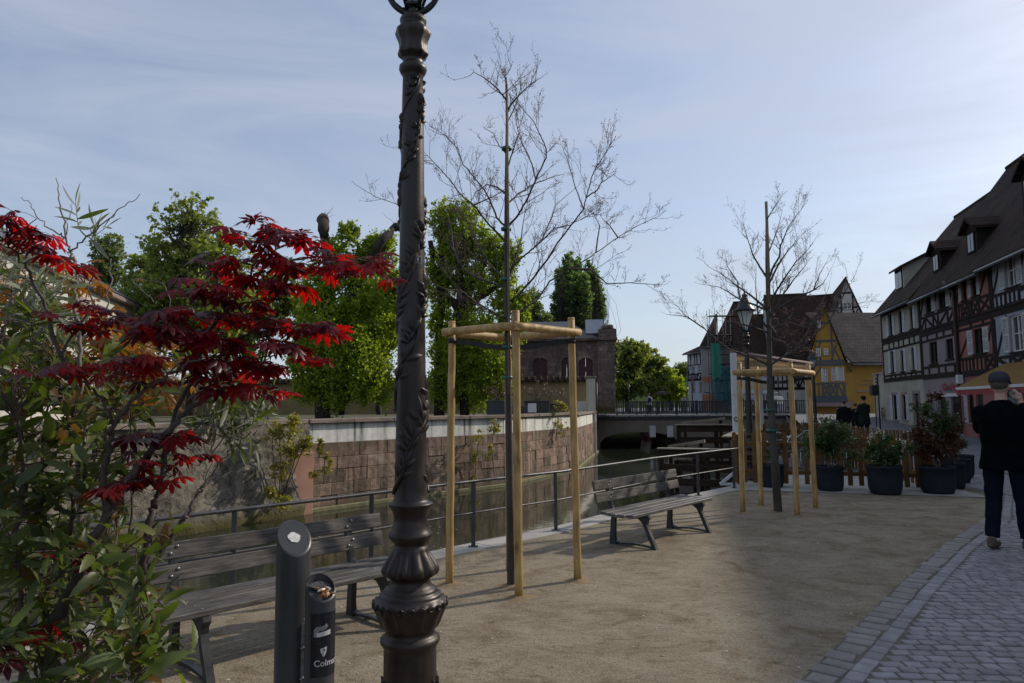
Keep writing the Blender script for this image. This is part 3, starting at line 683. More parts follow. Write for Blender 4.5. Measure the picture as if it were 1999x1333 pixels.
for y0, y1, he, hr, wm, lb in ((20.4, 13.5, 7.2, 13.6, M_cream, 'cream town house just outside the right edge of the view'), (13.4, 7.6, 7.4, 13.9, M_mauve, 'unseen mauve town house beside the near end of the lane'), (7.5, -3, 7.2, 13.2, M_rosew, 'unseen rose town house behind the camera side of the lane')):  # unseen end of the row, added with ridge heights set to shade the terrace
    n_ = int((y0-y1)/1.9); ww = [(.7+i*1.9, z_, 1.6+i*1.9, z_+1.25, 'LRn') for i in range(n_) for z_ in (1.0, 3.35, 5.5)]
    house(lb, LX(y0), LX(y1), 0, he, hr, 9, wm, ww, M_tim, [2.8, 5.0, he-.1], M_tile, seed=6)
# downpipe, lantern, sign lettering, awning belong to the houses
def text_obj(name, body, size, m, parent, loc, rot, ext=.006, align='LEFT', bold=0):
    cu = bpy.data.curves.new(name, 'FONT'); cu.body = body; cu.size = size; cu.extrude = ext; cu.align_x = align; cu.offset = bold
    t = bpy.data.objects.new(name, cu); dg = bpy.context.evaluated_depsgraph_get(); COL.objects.link(t); dg.update()
    me = bpy.data.meshes.new_from_object(t.evaluated_get(bpy.context.evaluated_depsgraph_get())); bpy.data.objects.remove(t)
    me.materials.clear(); me.materials.append(m); me.name = name
    o = bpy.data.objects.new(name, me); COL.objects.link(o); o.parent = parent; o.location = loc; o.rotation_euler = rot; return o
M_redp = mat('red_paint', (.30, .02, .03), (.22, .015, .02), .5, 10, bmp=0)
M_blk = mat('black_paint', (.02, .02, .022), (.03, .03, .032), .45, 10, bmp=.1)
h, f = SHOP
a = f.hit(1842, 757); b = f.hit(1878, 757)
text_obj('shop_lettering', 'Chez Hansi', (b[0]-a[0])/4.9, M_redp, h, (a[0], -.06, a[1]-.12), (math.pi/2, 0, 0), bold=.012)
mb = MB(); mb.box((a[0]-.5, -.05, a[1]-.42), (b[0]+.1, -.002, a[1]-.28)); mb.build('shop_fascia', M_wfr, h)
h, f = REDH
mb = MB(); mb.tube([(.1, -.5, 7.0), (.1, -.12, 6.5), (.1, -.12, .1)], .06, 8); mb.build('downpipe', mat('copper_pipe', (.16, .10, .09), (.10, .07, .065), .5, 4, metal=.4), h)
mb = MB(); z = f.hit(1885, 740)[1]; mb.box((.3, -.3, z-.2), (.5, -.04, z+.2), 0, None, .03); mb.build('alarm_box', M_wfr, h)
M_awn = mat('ochre_awning_cloth', (.24, .145, .05), (.19, .11, .04), .9, 3, spec=.1)
mb = MB(); zt = 2.65
x0, x1 = f.W+.75, f.W+6.5
mb.prism([(0, zt+.35), (-1.7, zt-.55), (-1.7, zt-.58), (0, zt+.32)], (x0, 0, 0), (0, 1, 0), (0, 0, 1), (x1-x0, 0, 0)); aw = mb.build('awning', M_awn, h)
mb = MB(); mb.box((x0, -1.76, zt-.66), (x1, -1.702, zt-.56)); mb.build('awning_bar', M_wfr, aw)
mb = MB(); mb.box((x0, -1.74, zt-.86), (x1, -1.71, zt-.661)); mb.build('valance', M_redp, aw)
# ---------------------------------------------------------------- yellow house
M_yel = plaster('yellow_ochre_plaster', (.46, .26, .045), .82); M_yeld = plaster('deep_ochre_plaster', (.40, .225, .04), .85)
def gable_house(label, A, B, z0, he, hr, depth, wall, wins, tim, floors, roof, seed=2, side=None, name='gabled_house', over=.4, kink=0):
    "gable faces the viewer, ridge runs back"
    f = Facade(A, B, z0); root = empty(name, f.A, f.rz); W = f.W
    ops = [f.rect(*w[:4]) for w in wins]
    low = [o for o in ops if o[3] < he]; hi = [o for o in ops if o[3] >= he]
    mb = MB(); wall_open(mb, W, he, low)
    for x in (0, W): mb.add([(x, 0, 0), (x, depth, 0), (x, depth, he), (x, 0, he)], [(0, 1, 2, 3)])
    mb.add([(0, depth, 0), (W, depth, 0), (W, depth, he), (W/2, depth, hr), (0, depth, he)], [(4, 3, 2, 1, 0)])
    mb.build('wall', wall, root); g = MB(); g.prism([(0, he+.001), (W, he+.001), (W/2, hr)], (0, 0, 0), (1, 0, 0), (0, 0, 1), (0, .2, 0)); g.build('gable', wall, root)
    for o, w in zip(ops, wins):
        if o in low: window(root, o, w[4] if len(w) > 4 else '')
        else: 
            fr = window(root, (o[0], o[1], o[2], o[3]), '', depth=-.06)
    if tim:
        timber(root, W, he, floors, low, tim, seed=seed)
        t = MB(); k = (hr-he)/(W/2)
        for fr_ in (.0, .36, .68):
            z = he+.1+(hr-he)*fr_; hw = (hr-z)/k
            if hw > .3: t.box((W/2-hw+.05, -.03, z-.09), (W/2+hw-.05, -.003, z+.09))
        n = max(3, int(W/.9))
        for i in range(1, n):
            x = W*i/n; zt = he + min(x, W-x)*k
            for o in hi:
                if o[0]-.1 < x < o[2]+.1: zt = min(zt, o[1]-.08)
            if zt > he+.25: t.box((x-.06, -.028, he+.19), (x+.06, -.002, zt-.05))
        for s in (-1, 1):
            t.beam((W/2+s*W*.36, -.015, he+.19), (W/2+s*W*.14, -.015, he+(hr-he)*.36), .03, .11)
            t.beam((W/2+s*W*.14, -.013, he+.19), (W/2+s*W*.30, -.013, he+(hr-he)*.34), .03, .1)
        t.build('gable_timbering', tim, root)
    k = (hr-he)/(W/2); r = MB()
    for s in (-1, 1):
        v = [(W/2, -.35, hr), (W/2, depth+.3, hr), (W/2+s*(W/2+over), depth+.3, he-k*over*.6), (W/2+s*(W/2+over), -.35, he-k*over*.6)]
        v += [(x, y, z+.14) for x, y, z in v]
        fs = [(0, 1, 2, 3), (7, 6, 5, 4), (0, 3, 7, 4), (1, 5, 6, 2), (3, 2, 6, 7), (0, 4, 5, 1)]
        r.add(v, fs if s > 0 else [q[::-1] for q in fs])
    r.tube([(W/2, -.35, hr+.14), (W/2, depth+.3, hr+.14)], .1, 8)
    # local frame of the tiles: x along the ridge
    rr = r.build('roof', roof, root, M=Matrix.Rotation(-math.pi/2, 4, 'Z')); rr.rotation_euler = (0, 0, math.pi/2)
    tag(root, label, 'house'); return root, f
DY = 55; zy = .4
A = P(1580, 750, DY+1.0); B = P(1652, 750, DY)
h, f = gable_house('yellow half-timbered gabled house with white shutters and a speckled tile roof', (A.x, A.y), (B.x, B.y), zy, 4.3, 8.75, 9, M_yel,
    [(1608, 719, 1616, 745, 'L'), (1622, 717, 1630, 743, 'R'), (1638, 717, 1644, 743, 'LR'), (1593, 680, 1602, 695), (1608, 680, 1617, 693), (1596, 626, 1602, 640)], M_timb, [1.55, 3.95+.2], M_tile3, seed=12)
mb = MB(); z = f.hit(1610, 782)[1]; mb.box((-.1, -.7, z-.12), (f.W, -.02, z+.18)); mb.build('shop_canopy', M_timb, h)
mb = MB(); mb.box((-.3, -.75, z-.45), (f.W+.3, -.6, z-.14)); mb.build('canopy_valance', M_stn, h)
# its plain side wing with the restaurant name
A2 = B; B2 = P(1760, 750, DY+.4); f2 = Facade((A2.x+.02, A2.y), (B2.x, B2.y), zy)
r2 = empty('restaurant_wing', f2.A, f2.rz); mb = MB(); ops = [f2.rect(1662, 778, 1700, 822), f2.rect(1723, 706, 1730, 735)]
ops = [(o[0], max(0, o[1]), o[2], o[3]) for o in ops]
mb = MB(); mb.box((0, .02, 0), (f2.W, 6, 4.25)); mb.build('wall', M_yeld, r2)
mb = MB(); k = 1.0
v = [(.25, -.5, 4.1), (f2.W+1, -.5, 4.1), (f2.W+1, 3.4, 8.5), (-1.3, 3.4, 8.5)]; v += [(x, y, z+.16) for x, y, z in v]
mb.add(v, [(0, 3, 2, 1), (4, 5, 6, 7), (0, 1, 5, 4), (1, 2, 6, 5), (2, 3, 7, 6), (3, 0, 4, 7)]); mb.build('roof', tiles('grey_brown_tiles', (.08, .07, .065), (.105, .09, .083)), r2)
mb = MB(); mb.tube([(.25, -.55, 4.05), (f2.W+1, -.55, 4.05)], .09, 8); mb.build('gutter', M_gut, r2)
a = f2.hit(1674, 750); b = f2.hit(1708, 750)
text_obj('restaurant_lettering', "LE QUAI 21", (b[0]-a[0])/5.4, M_stn, r2, (a[0], -.01, a[1]-.12), (math.pi/2, 0, 0))
a2 = f2.hit(1683, 743); text_obj('small_lettering', "restaurant", .22, M_stn, r2, (a2[0]-.1, -.01, a2[1]-.05), (math.pi/2, 0, 0))
mb = MB(); q = f2.rect(1672, 762, 1703, 765); mb.box((q[0], -.05, q[1]), (q[2], .0, q[3])); q = f2.rect(1670, 764, 1674, 822); mb.build('ledge', M_stn, r2)
mb = MB(); q = f2.rect(1640, 788, 1655, 818); mb.box((max(.1, q[0]), -.02, max(0, q[1])), (q[2], .01, q[3]))
q = f2.rect(1722, 706, 1729, 734); mb.box((q[0], -.06, q[1]), (q[2], -.0, q[3])); mb.build('shutter', M_shut, r2)
tag(r2, 'plain ochre wing of the restaurant with painted name under a grey tile roof', 'house')
# low wall with green coping between wing and cream house
a = P(1708, 800, 46); b = P(1729, 800, 43.6)
mb = MB(); Ln, rz = seg_frame(a, b); mb.box((0, 0, 0), (Ln, .3, 3.1)); mb.box((-.05, -.05, 3.102), (Ln+.05, .35, 3.2), 0)
tag(mb.build('side_wall', M_cream, None, None, (a.x, a.y, .2), rz), 'short cream wall joining the cream house to the ochre wing', 'wall')
# ---------------------------------------------------------------- houses behind
M_whp = plaster('white_plaster', (.62, .61, .60)); M_blup = plaster('lavender_plaster', (.72, .75, .88)); M_gryp = plaster('grey_plaster', (.30, .29, .27))
A, B = P(1622, 640, 70), P(1690, 640, 69)
gable_house('tall white gabled house whose gable shows above the yellow roof', (A.x, A.y), (B.x, B.y), .6, 8.6, 13.2, 14, M_whp, [(1645, 590, 1662, 604)], M_tim, [6.0, 8.4], M_tile, seed=5)
A, B = P(1508, 740, 63), P(1598, 740, 62)
house('white half-timbered house with big brown roof behind the second young tree', (A.x, A.y), (B.x, B.y), .6, 5.1, 11.2, 10, M_whp,
    [(1546, 704, 1555, 722), (1563, 703, 1571, 722, 'R'), (1515, 758, 1522, 785, 'n'), (1536, 765, 1545, 795, 'n')], M_tim, [2.2, 5.0], M_tile, seed=9)
A, B = P(1560, 740, 74), P(1640, 740, 72)
house('brown roofed house rising behind the white half-timbered one', (A.x, A.y), (B.x, B.y), .6, 7.0, 12.8, 12, M_whp, [], M_tim, [4.2, 6.9], M_tile, seed=2)
A, B = P(1436, 740, 66), P(1512, 740, 65)
house('lavender fronted house with dark roof behind the white posts', (A.x, A.y), (B.x, B.y), .6, 4.6, 9.6, 10, M_blup, [(1450, 768, 1456, 790, 'n'), (1488, 768, 1500, 790, 'n')], None, None, M_tile, seed=2)
# stone gable chimney
c = P(1519, 620, 68); mb = MB(); mb.prism([(-1.0, 0), (1.0, 0), (1.35, -1.2), (.55, 1.15), (.55, 1.9), (-.55, 1.9), (-.55, 1.15), (-1.35, -1.2)][:2] and [(-1.7, -2.2), (1.9, -2.2), (1.1, -.1), (.8, .7), (.8, 1.9), (-.7, 1.9), (-.7, .7), (-1.1, -.4)], (c.x, c.y, c.z), (1, 0, 0), (0, 0, 1), (0, 1.5, 0))
mb.box((c.x-.9, c.y-.1, c.z+1.902), (c.x+1.0, c.y+1.6, c.z+2.05))
tag(mb.build('chimney_gable', plaster('brown_stone_gable', (.24, .19, .16))), 'pale brown stone gable with a wide chimney, behind the second young tree', 'chimney')
# scaffolded house
A, B = P(1344, 760, 84), P(1378, 760, 80)
h, f, rf = house('grey and blue timbered corner house with steep roof at the far end of the quay', (A.x, A.y), (B.x, B.y), .7, 6.9, 9.9, 12, M_blup,
    [(1350, 715, 1356, 728, 'n'), (1362, 713, 1367, 727, 'R'), (1350, 745, 1357, 765), (1364, 745, 1370, 766)], M_tim, [3.6, 6.8], M_tile, seed=11, over=.3, hip=.95)
A, B = P(1370, 760, 76), P(1400, 760, 75.5)
h, f, rf = house('narrow house with orange ground floor next to the green scaffold net', (A.x, A.y), (B.x, B.y), .7, 7.2, 10.9, 11, plaster('greyish_plaster', (.50, .47, .45)),
    [(1376, 747, 1383, 765, 'n'), (1386, 716, 1392, 730, 'n')], None, None, M_tile, seed=11, gm=M_gryp, hip=.95)
M_orp = plaster('orange_plaster', (.60, .26, .13))
for r_ in ((1371, 735, 1392, 747), (1371, 770, 1397, 800)): q = f.rect(*r_); mb = MB(); mb.box((max(.02, q[0]), -.02, max(0, q[1])), (min(f.W, q[2]), -.002, q[3])); mb.build('orange_panel', M_orp, h)
A, B = P(1396, 760, 74), P(1440, 760, 73)
h, f, rf = house('tall grey house wrapped in scaffolding', (A.x, A.y), (B.x, B.y), .7, 7.2, 12.0, 11, M_gryp, [(1405, 745, 1411, 765, 'n'), (1420, 745, 1426, 765, 'n')], M_tim, [3.2, 6.9], M_tile, seed=13, hip=.6)
# scaffold with green nets
root = empty('scaffold', (P(1386, 780, 73).x, 72.2, .7)); M_scf = mat('scaffold_steel', (.10, .105, .11), (.07, .075, .08), .7, 5, bmp=0)
Wd = P(1432, 780, 72).x - P(1386, 780, 72).x; mb = MB()
for i in range(4):
    for yy in (0, .9): mb.tube([(Wd*i/3, yy, 0), (Wd*i/3, yy, 10.5)], .03, 6)
for k in range(5):
    for yy in (0, .9): mb.tube([(0, yy, 1.9+k*2), (Wd, yy, 1.9+k*2)], .025, 6)
mb.build('tubes', M_scf, root)
mb = MB()
for k in range(5): mb.box((0, .05, 1.84+k*2), (Wd, .85, 1.87+k*2))
mb.build('platform', M_tim, root)
def net_mat(name, c):
    m, N, L, b = nt(name); b.inputs['Base Color'].default_value = (*c, 1); b.inputs['Roughness'].default_value = .8
    t = N.new('ShaderNodeBsdfTransparent'); ms = N.new('ShaderNodeMixShader'); ms.inputs[0].default_value = .68; L.new(t.outputs[0], ms.inputs[1]); L.new(b.outputs[0], ms.inputs[2]); L.new(ms.outputs[0], N['Material Output'].inputs[0]); return m
M_net = net_mat('green_net', (.02, .26, .17)); M_net2 = net_mat('teal_net', (.015, .12, .14))
def netting(name, a, b, c, d, m, y=-.06):
    mb = MB(); n = 10; vs = []
    for j in range(n+1):
        for i in range(n+1): vs.append((a+(c-a)*i/n, y-.04*math.sin(i*1.3+j*.4), b+(d-b)*j/n))
    mb.add(vs, [(j*(n+1)+i, j*(n+1)+i+1, (j+1)*(n+1)+i+1, (j+1)*(n+1)+i) for j in range(n) for i in range(n)], 0, True); return mb.build(name, m, root)
netting('net', 0, 3.4, Wd*.42, 7.0, M_net); netting('net', 0, .4, Wd*.42, 3.3, M_net2); netting('net', Wd*.44, .6, Wd*.8, 4.6, M_net2, -.1)
tag(root, 'tube scaffold with green and teal nets on the grey house front', 'scaffold')
# ---------------------------------------------------------------- pink stone building across the canal
M_psb = masonry('brown_pink_ashlar', (.19, .14, .125), (.15, .11, .10), (.09, .07, .065), 1.1, .45, .5)
B = P(1196, 700, 51); A = P(860, 700, 52); f = Facade((A.x, A.y), (B.x, B.y), ZB-.1); root = empty('stone_pavilion', f.A, f.rz)
he = f.hit(1196, 665)[1]; ops = []
for x0, x1 in ((1041, 1068), (1096, 1117), (1130, 1157), (985, 1012), (940, 962), (905, 925)): ops.append(f.rect(x0, 697, x1, 748))
mb = MB(); wall_open(mb, f.W, he, ops, .22); mb.add([(f.W, 0, 0), (f.W, 9, 0), (f.W, 9, he), (f.W, 0, he)], [(0, 1, 2, 3)]); mb.add([(0, 0, 0), (0, 9, 0), (0, 9, he), (0, 0, he)], [(0, 1, 2, 3)]); mb.build('wall', M_psb, root)
M_mar = mat('maroon_shutter_paint', (.075, .012, .022), (.05, .01, .018), .5, 6, bmp=.2)
for o in ops:
    w = MB(); w.box((o[0], .14, o[1]), ((o[0]+o[2])/2-.01, .2, o[3])); w.box(((o[0]+o[2])/2+.01, .14, o[1]), (o[2], .2, o[3]))
    for i in range(int((o[3]-o[1])/.09)): z = o[1]+.04+i*.09; w.box((o[0]+.06, .12, z), ((o[0]+o[2])/2-.06, .139, z+.05)); w.box(((o[0]+o[2])/2+.06, .12, z), (o[2]-.06, .139, z+.05))
    s = w.build('shutter', M_mar, root)
    a = MB(); wd = o[2]-o[0]; k = 10; pts = [(-.1, -.02), (-.1, .42), (wd+.1, .42), (wd+.1, -.02)] + [(wd*(1-i/k), .26*math.sin(math.pi*i/k)) for i in range(k+1)]
    a.prism(pts, (o[0], -.04, o[3]-.28), (1, 0, 0), (0, 0, 1), (0, .2, 0)); a.build('arch', M_psb, root)
mb = MB(); mb.box((-.1, -.35, he), (f.W+.35, 9, he+.25), 0, None, .05); mb.box((f.W-1.1, -.14, 0), (f.W+.14, 1, he-.003)); mb.box((f.W-1.0, -.3, he+.252), (f.W+.3, 1.0, he+.85)); mb.box((f.W-.75, -.1, he+.852), (f.W+.1, .8, he+1.2), 0, None, .1)
xm = f.hit(1175, 650)[0]; mb.build('cornice', M_psb, root)
mb = MB(); v = [(0, 0, he+.26), (f.W-1.1, 0, he+.26), (f.W-1.1, 9, he+.26), (0, 9, he+.26), (2, 2.4, he+1.75), (f.W-3.2, 2.4, he+1.75), (f.W-3.2, 6.6, he+1.75), (2, 6.6, he+1.75)]
mb.add(v, [(0, 1, 5, 4), (1, 2, 6, 5), (2, 3, 7, 6), (3, 0, 4, 7), (4, 5, 6, 7)]); mb.build('slate_roof', M_slate, root)
mb = MB(); q = f.rect(1148, 630, 1175, 652); mb.box((q[0], .6, he+.3), (q[2], 2.2, q[1]+.1)); mb.build('dormer', M_psb, root)
mb = MB(); mb.prism([(0, 0), (1.9, .0), (1.7, .95), (.05, .95)][:0] or [(-.1, q[1]+.1), (1.7, q[1]+.1), (1.3, q[3]+.35), (.4, q[3]+.35)], (q[2]+.15, .5, 0), (0, 1, 0), (0, 0, 1), (q[0]-q[2]-.3, 0, 0)); mb.build('dormer_roof', mat('zinc_sheet', (.30, .32, .35), (.38, .40, .43), .45, 2, metal=.3, bmp=.1), root)
tag(root, 'brown pink stone pavilion with maroon arched shutters and slate roof by the bridge', 'building')
# garden wall with tiles, its pier and drainpipe
M_gw = plaster('shaded_garden_wall', (.34, .27, .14), .8)  # base colour darkened to stand in for the shade of the trees
yw = 47.5; xr = P(1158, 800, yw).x; xl = -26; zt = P(1100, 745, yw).z
root = empty('garden_wall', (xl, yw, ZB)); Lw = xr-.35-xl
mb = MB(); mb.box((0, 0, 0), (Lw, .35, zt-ZB)); mb.build('wall', M_gw, root)
mb = MB(); H = zt-ZB
mb.prism([(-.28, H+.001), (.63, H+.001), (.175, H+.34)], (0, 0, 0), (0, 1, 0), (0, 0, 1), (Lw, 0, 0))
n = int(Lw/.42)
for i in range(n): mb.tube([(i*.42+.2, -.3, H+.02), (i*.42+.2, .175, H+.38)], .075, 6)
mb.build('tile_coping', M_tile, root); tag(root, 'long ochre garden wall with small tiled coping behind the pollarded trees', 'wall')
root = empty('gate_pier', (P(1155, 800, 45.9).x, yw-1.6, ZW-.2)); H = P(1155, 738, yw-1.6).z-ZW+.2; k = .24
mb = MB(); mb.box((-k, -.2, 0), (k, .9, H)); mb.box((-.9, .3, 2.8), (-k-.003, 1.0, H-1.5)); mb.build('pier', plaster('pale_pier_plaster', (.85, .80, .66)), root)
mb = MB(); mb.box((-k-.08, -.3, H+.002), (k+.08, 1.0, H+.12), 0, None, .03); mb.build('cap', M_cop, root)
mb = MB(); mb.tube([(k+.08, -.25, H-.3), (k+.08, -.25, 1.8)], .05, 8); mb.build('drainpipe', M_blk, root)
tag(root, 'pale plastered pier at the end of the canal wall beside the bridge', 'pier')
# ---------------------------------------------------------------- left house
f = Facade((-24.6, 45.5), (-20.3, 26.5), ZB); f = Facade((-20.3, 26.5), (-24.6, 45.5), ZB)
root = empty('villa', f.A, f.rz); he = 6.9
mb = MB(); 
ops = []
for i in range(5):
    x = 1.6+i*3.7; ops.append((x, 4.1, x+1.15, 6.0)); ops.append((x, .9, x+1.15, 2.9))
wall_open(mb, f.W, he, ops, .2); mb.add([(f.W, 0, 0), (f.W, 8, 0), (f.W, 8, he), (f.W, 0, he)], [(0, 1, 2, 3)]); mb.add([(0, 0, 0), (0, 8, 0), (0, 8, he), (0, 0, he)], [(3, 2, 1, 0)]); mb.build('wall', plaster('white_villa_plaster', (.66, .64, .58)), root)
for o in ops:
    window(root, o, '', depth=.16); s = MB(); t = .28
    s.box((o[0]-t, -.05, o[1]-.1), (o[0]-.003, 0, o[3])); s.box((o[2]+.003, -.05, o[1]-.1), (o[2]+t, 0, o[3])); s.box((o[0]-t, -.07, o[3]+.003), (o[2]+t, 0, o[3]+.3)); s.build('surround', M_stn, root)
mb = MB(); mb.box((-.2, -.45, he), (f.W+.4, .3, he+.3), 0, None, .05); mb.build('cornice', M_stn, root)
mb = MB(); v = [(-.4, -.5, he+.302), (f.W+.5, -.5, he+.302), (f.W+.5, 8.5, he+.302), (-.4, 8.5, he+.302), (3.6, 4, he+3.1), (f.W-3.6, 4, he+3.1)]
mb.add(v, [(0, 1, 5, 4), (1, 2, 5), (2, 3, 4, 5), (3, 0, 4), (0, 3, 2, 1)]); mb.build('slate_roof', M_slate, root)
mb = MB(); mb.box((-1.6, -.3, 0), (.6, .5, he-.605), 0, None, .03); mb.box((-1.8, -.5, he-.6), (.8, .6, he-.3)); mb.build('stone_bay', M_psb, root)
tag(root, 'white villa with slate roof and stone window frames behind the shrubs', 'house')
# ---------------------------------------------------------------- bridge
M_brg = plaster('bridge_render', (.24, .20, .16), .7)
YB = 53.0; xa = P(1166, 800, YB).x; xb = 23.0; zd = .62
root = empty('road_bridge', (xa, YB, 0)); L_ = xb-xa; mb = MB()
ac = P(1248, 850, YB).x - xa; hw = 2.95; zs = -1.35; zc = P(1245, 843, YB).z
arch = [(ac-hw + 2*hw*i/20, zs + (zc-zs)*math.sin(math.acos(max(-1, min(1, -1+2*i/20))))) for i in range(21)]
xs_ = [-.6] + [a[0] for a in arch] + [L_]; 
for yy in (0, 7.0):
    top = zd-.22
    quads = [(-.6, -2.2, ac-hw, top), (ac+hw, -2.2, L_, top)]
    for a in quads: mb.add([(a[0], yy, a[1]), (a[2], yy, a[1]), (a[2], yy, a[3]), (a[0], yy, a[3])], [(0, 1, 2, 3)])
    for (x0, z0), (x1, z1) in zip(arch[:-1], arch[1:]): mb.add([(x0, yy, z0), (x1, yy, z1), (x1, yy, top), (x0, yy, top)], [(0, 1, 2, 3)])
for (x0, z0), (x1, z1) in zip(arch[:-1], arch[1:]): mb.add([(x0, 0, z0), (x1, 0, z1), (x1, 7, z1), (x0, 7, z0)], [(0, 1, 2, 3)])
for x in (ac-hw, ac+hw): mb.add([(x, 0, -2.2), (x, 7, -2.2), (x, 7, zs), (x, 0, zs)], [(0, 1, 2, 3)])
mb.build('arch', M_brg, root)
mb = MB(); mb.box((-.8, -.12, zd-.22), (L_, 7.1, zd-.02)); mb.build('deck', M_blk, root)
mb = MB()
k = 14
for i in range(k): mb.box((L_*i/k+.05, -.14, zd-.018), (L_*(i+1)/k-.05, .35, zd+.1))
mb.build('edge_slabs', M_kerb, root)
for yy in (.15, 6.8):
    mb = MB(); zt = zd+1.08
    mb.beam((-.4, yy, zt), (L_, yy, zt), .07, .07); mb.beam((-.4, yy, zd+.2), (L_, yy, zd+.2), .05, .05)
    n = int(L_/.17)
    for i in range(n):
        x = -.4+i*.17; mb.box((x-.02, yy-.015, zd+.22), (x+.05, yy+.015, zt-.04))
    for i in range(int(L_/1.5)+1): mb.box((i*1.5-.05, yy-.05, zd+.05), (i*1.5+.05, yy+.05, zt+.08))
    mb.build('railing', M_blk, root)
mb = MB()
for px in (1272, 1306):
    q = P(px, 840, YB); mb.box((q.x-xa-.15, -.03, q.z-.5), (q.x-xa+.3, -.003, q.z+.35))
mb.build('white_patch', M_whp, root)
tag(root, 'low road bridge with a flat arch and dark railing across the canal', 'bridge')
# boat moored beyond the arch
c = P(1268, 864, 62); root = empty('canal_boat', (c.x, 62, ZW)); mb = MB()
def hull(mb, Ln, Wd, H, n=12, mi=0):
    rows = []
    for i in range(n+1):
        t = i/n; w = Wd/2*math.sin(math.pi*(.12+.76*t))**.5; zt = H*(1+.35*(2*t-1)**2)
        rows.append([(-w*.6, Ln*(t-.5), 0), (-w, Ln*(t-.5), zt), (-w+.07, Ln*(t-.5), zt), (-w*.55, Ln*(t-.5), .12), (w*.55, Ln*(t-.5), .12), (w-.07, Ln*(t-.5), zt), (w, Ln*(t-.5), zt), (w*.6, Ln*(t-.5), 0)])
    vs = [p for r in rows for p in r]; fs = [(i*8+j, i*8+j+1, (i+1)*8+j+1, (i+1)*8+j) for i in range(n) for j in range(7)] + [tuple(range(8)), tuple(n*8+j for j in range(8))[::-1]]
    mb.add(vs, fs, mi)
hull(mb, 4.5, 1.5, .75); mb.build('hull', mat('red_boat_paint', (.30, .02, .02), (.2, .015, .015), .4, 5), root)
mb = MB()
for yy in (-1.2, 0, 1.1): mb.box((-.6, yy, .4), (.6, yy+.25, .45))
mb.build('bench', M_tim, root); tag(root, 'small red boat moored under the bridge arch', 'boat')
# ================================================================ TREES AND PLANTS
M_bark = mat('dark_bark', (.018, .014, .011), (.045, .036, .029), .95, 5, bmp=.9, bdist=.03, fine=22, stretch=(1, 1, .25))
M_bark2 = mat('grey_green_bark', (.075, .066, .055), (.045, .04, .034), .9, 7, bmp=.6, bdist=.006, fine=60, stretch=(1, 1, .4))
M_twig = mat('purple_brown_twigs', (.085, .058, .052), (.13, .095, .085), .8, 12, bmp=.2)
L_lime = leafmat('lime_leaves', (.17, .24, .028), (.30, .37, .05), .58, (1.5, 1.5, .5))
L_dark = leafmat('tree_leaves', (.17, .21, .06), (.26, .30, .09), .58, (1.4, 1.4, .6))
L_olive = leafmat('olive_tree_leaves', (.13, .17, .07), (.20, .24, .10), .5, (1.4, 1.5, .6))
L_pop = leafmat('poplar_leaves', (.11, .17, .075), (.17, .24, .10), .55, (1.3, 1.5, .5))
KITE = np.array([(0, 0, 0), (.42, .45, .06), (0, 1, -.05), (-.42, .45, .06)])
def rot_frames(rng, n, upbias=0.0, dirs=None):
    "random orthonormal frames (n,3,3): column 1 is the leaf axis"
    d = rng.normal(size=(n, 3)) if dirs is None else dirs + rng.normal(size=(n, 3))*.35
    d /= np.linalg.norm(d, axis=1)[:, None]
    u = rng.normal(size=(n, 3)); u[:, 2] += upbias; u -= d*np.sum(u*d, axis=1)[:, None]; u /= np.linalg.norm(u, axis=1)[:, None]
    x = np.cross(d, u); return np.stack([x, d, u], axis=2)
def leaves(name, C, S, m, parent, tmpl=KITE, faces=None, seed=1, upbias=.6, dirs=None, smooth=False):
    rng = np.random.default_rng(seed); n = len(C); F = rot_frames(rng, n, upbias, dirs)
    V = np.einsum('nij,kj->nki', F, tmpl) * np.asarray(S)[:, None, None] + C[:, None, :]
    return quads_obj(name, V, tmpl.shape[0], m, parent, faces, smooth)
def blob_points(rng, c, r, n, shell=.55):
    d = rng.normal(size=(n, 3)); d /= np.linalg.norm(d, axis=1)[:, None]
    k = (shell + (1-shell)*rng.random(n)**.6)[:, None] * (1+.12*rng.normal(size=(n, 1)))
    
    if shell < .5: k = (np.abs(rng.normal(size=n))*.52+.08)[:, None]
    return np.array(c) + d*k*np.array(r)
def uni_points(rng, c, r, n):
    d = rng.normal(size=(n, 3)); d /= np.linalg.norm(d, axis=1)[:, None]
    return np.array(c) + d*(rng.random(n)**.42)[:, None]*np.array(r)
def limb(mb, a, b, r0, r1, rng, bend=.12, n=5, sides=7):
    a, b = Vector(a), Vector(b); L0 = (b-a).length; pts = []
    o = Vector(rng.normal(size=3))*L0*bend; o2 = Vector(rng.normal(size=3))*L0*bend*.5
    for i in range(n+1):
        t = i/n; pts.append(a.lerp(b, t) + o*math.sin(math.pi*t)*(1-t*.3) + o2*math.sin(2*math.pi*t)*.6)
    mb.tube(pts, [r0+(r1-r0)*i/n for i in range(n+1)], sides, caps=False); return pts
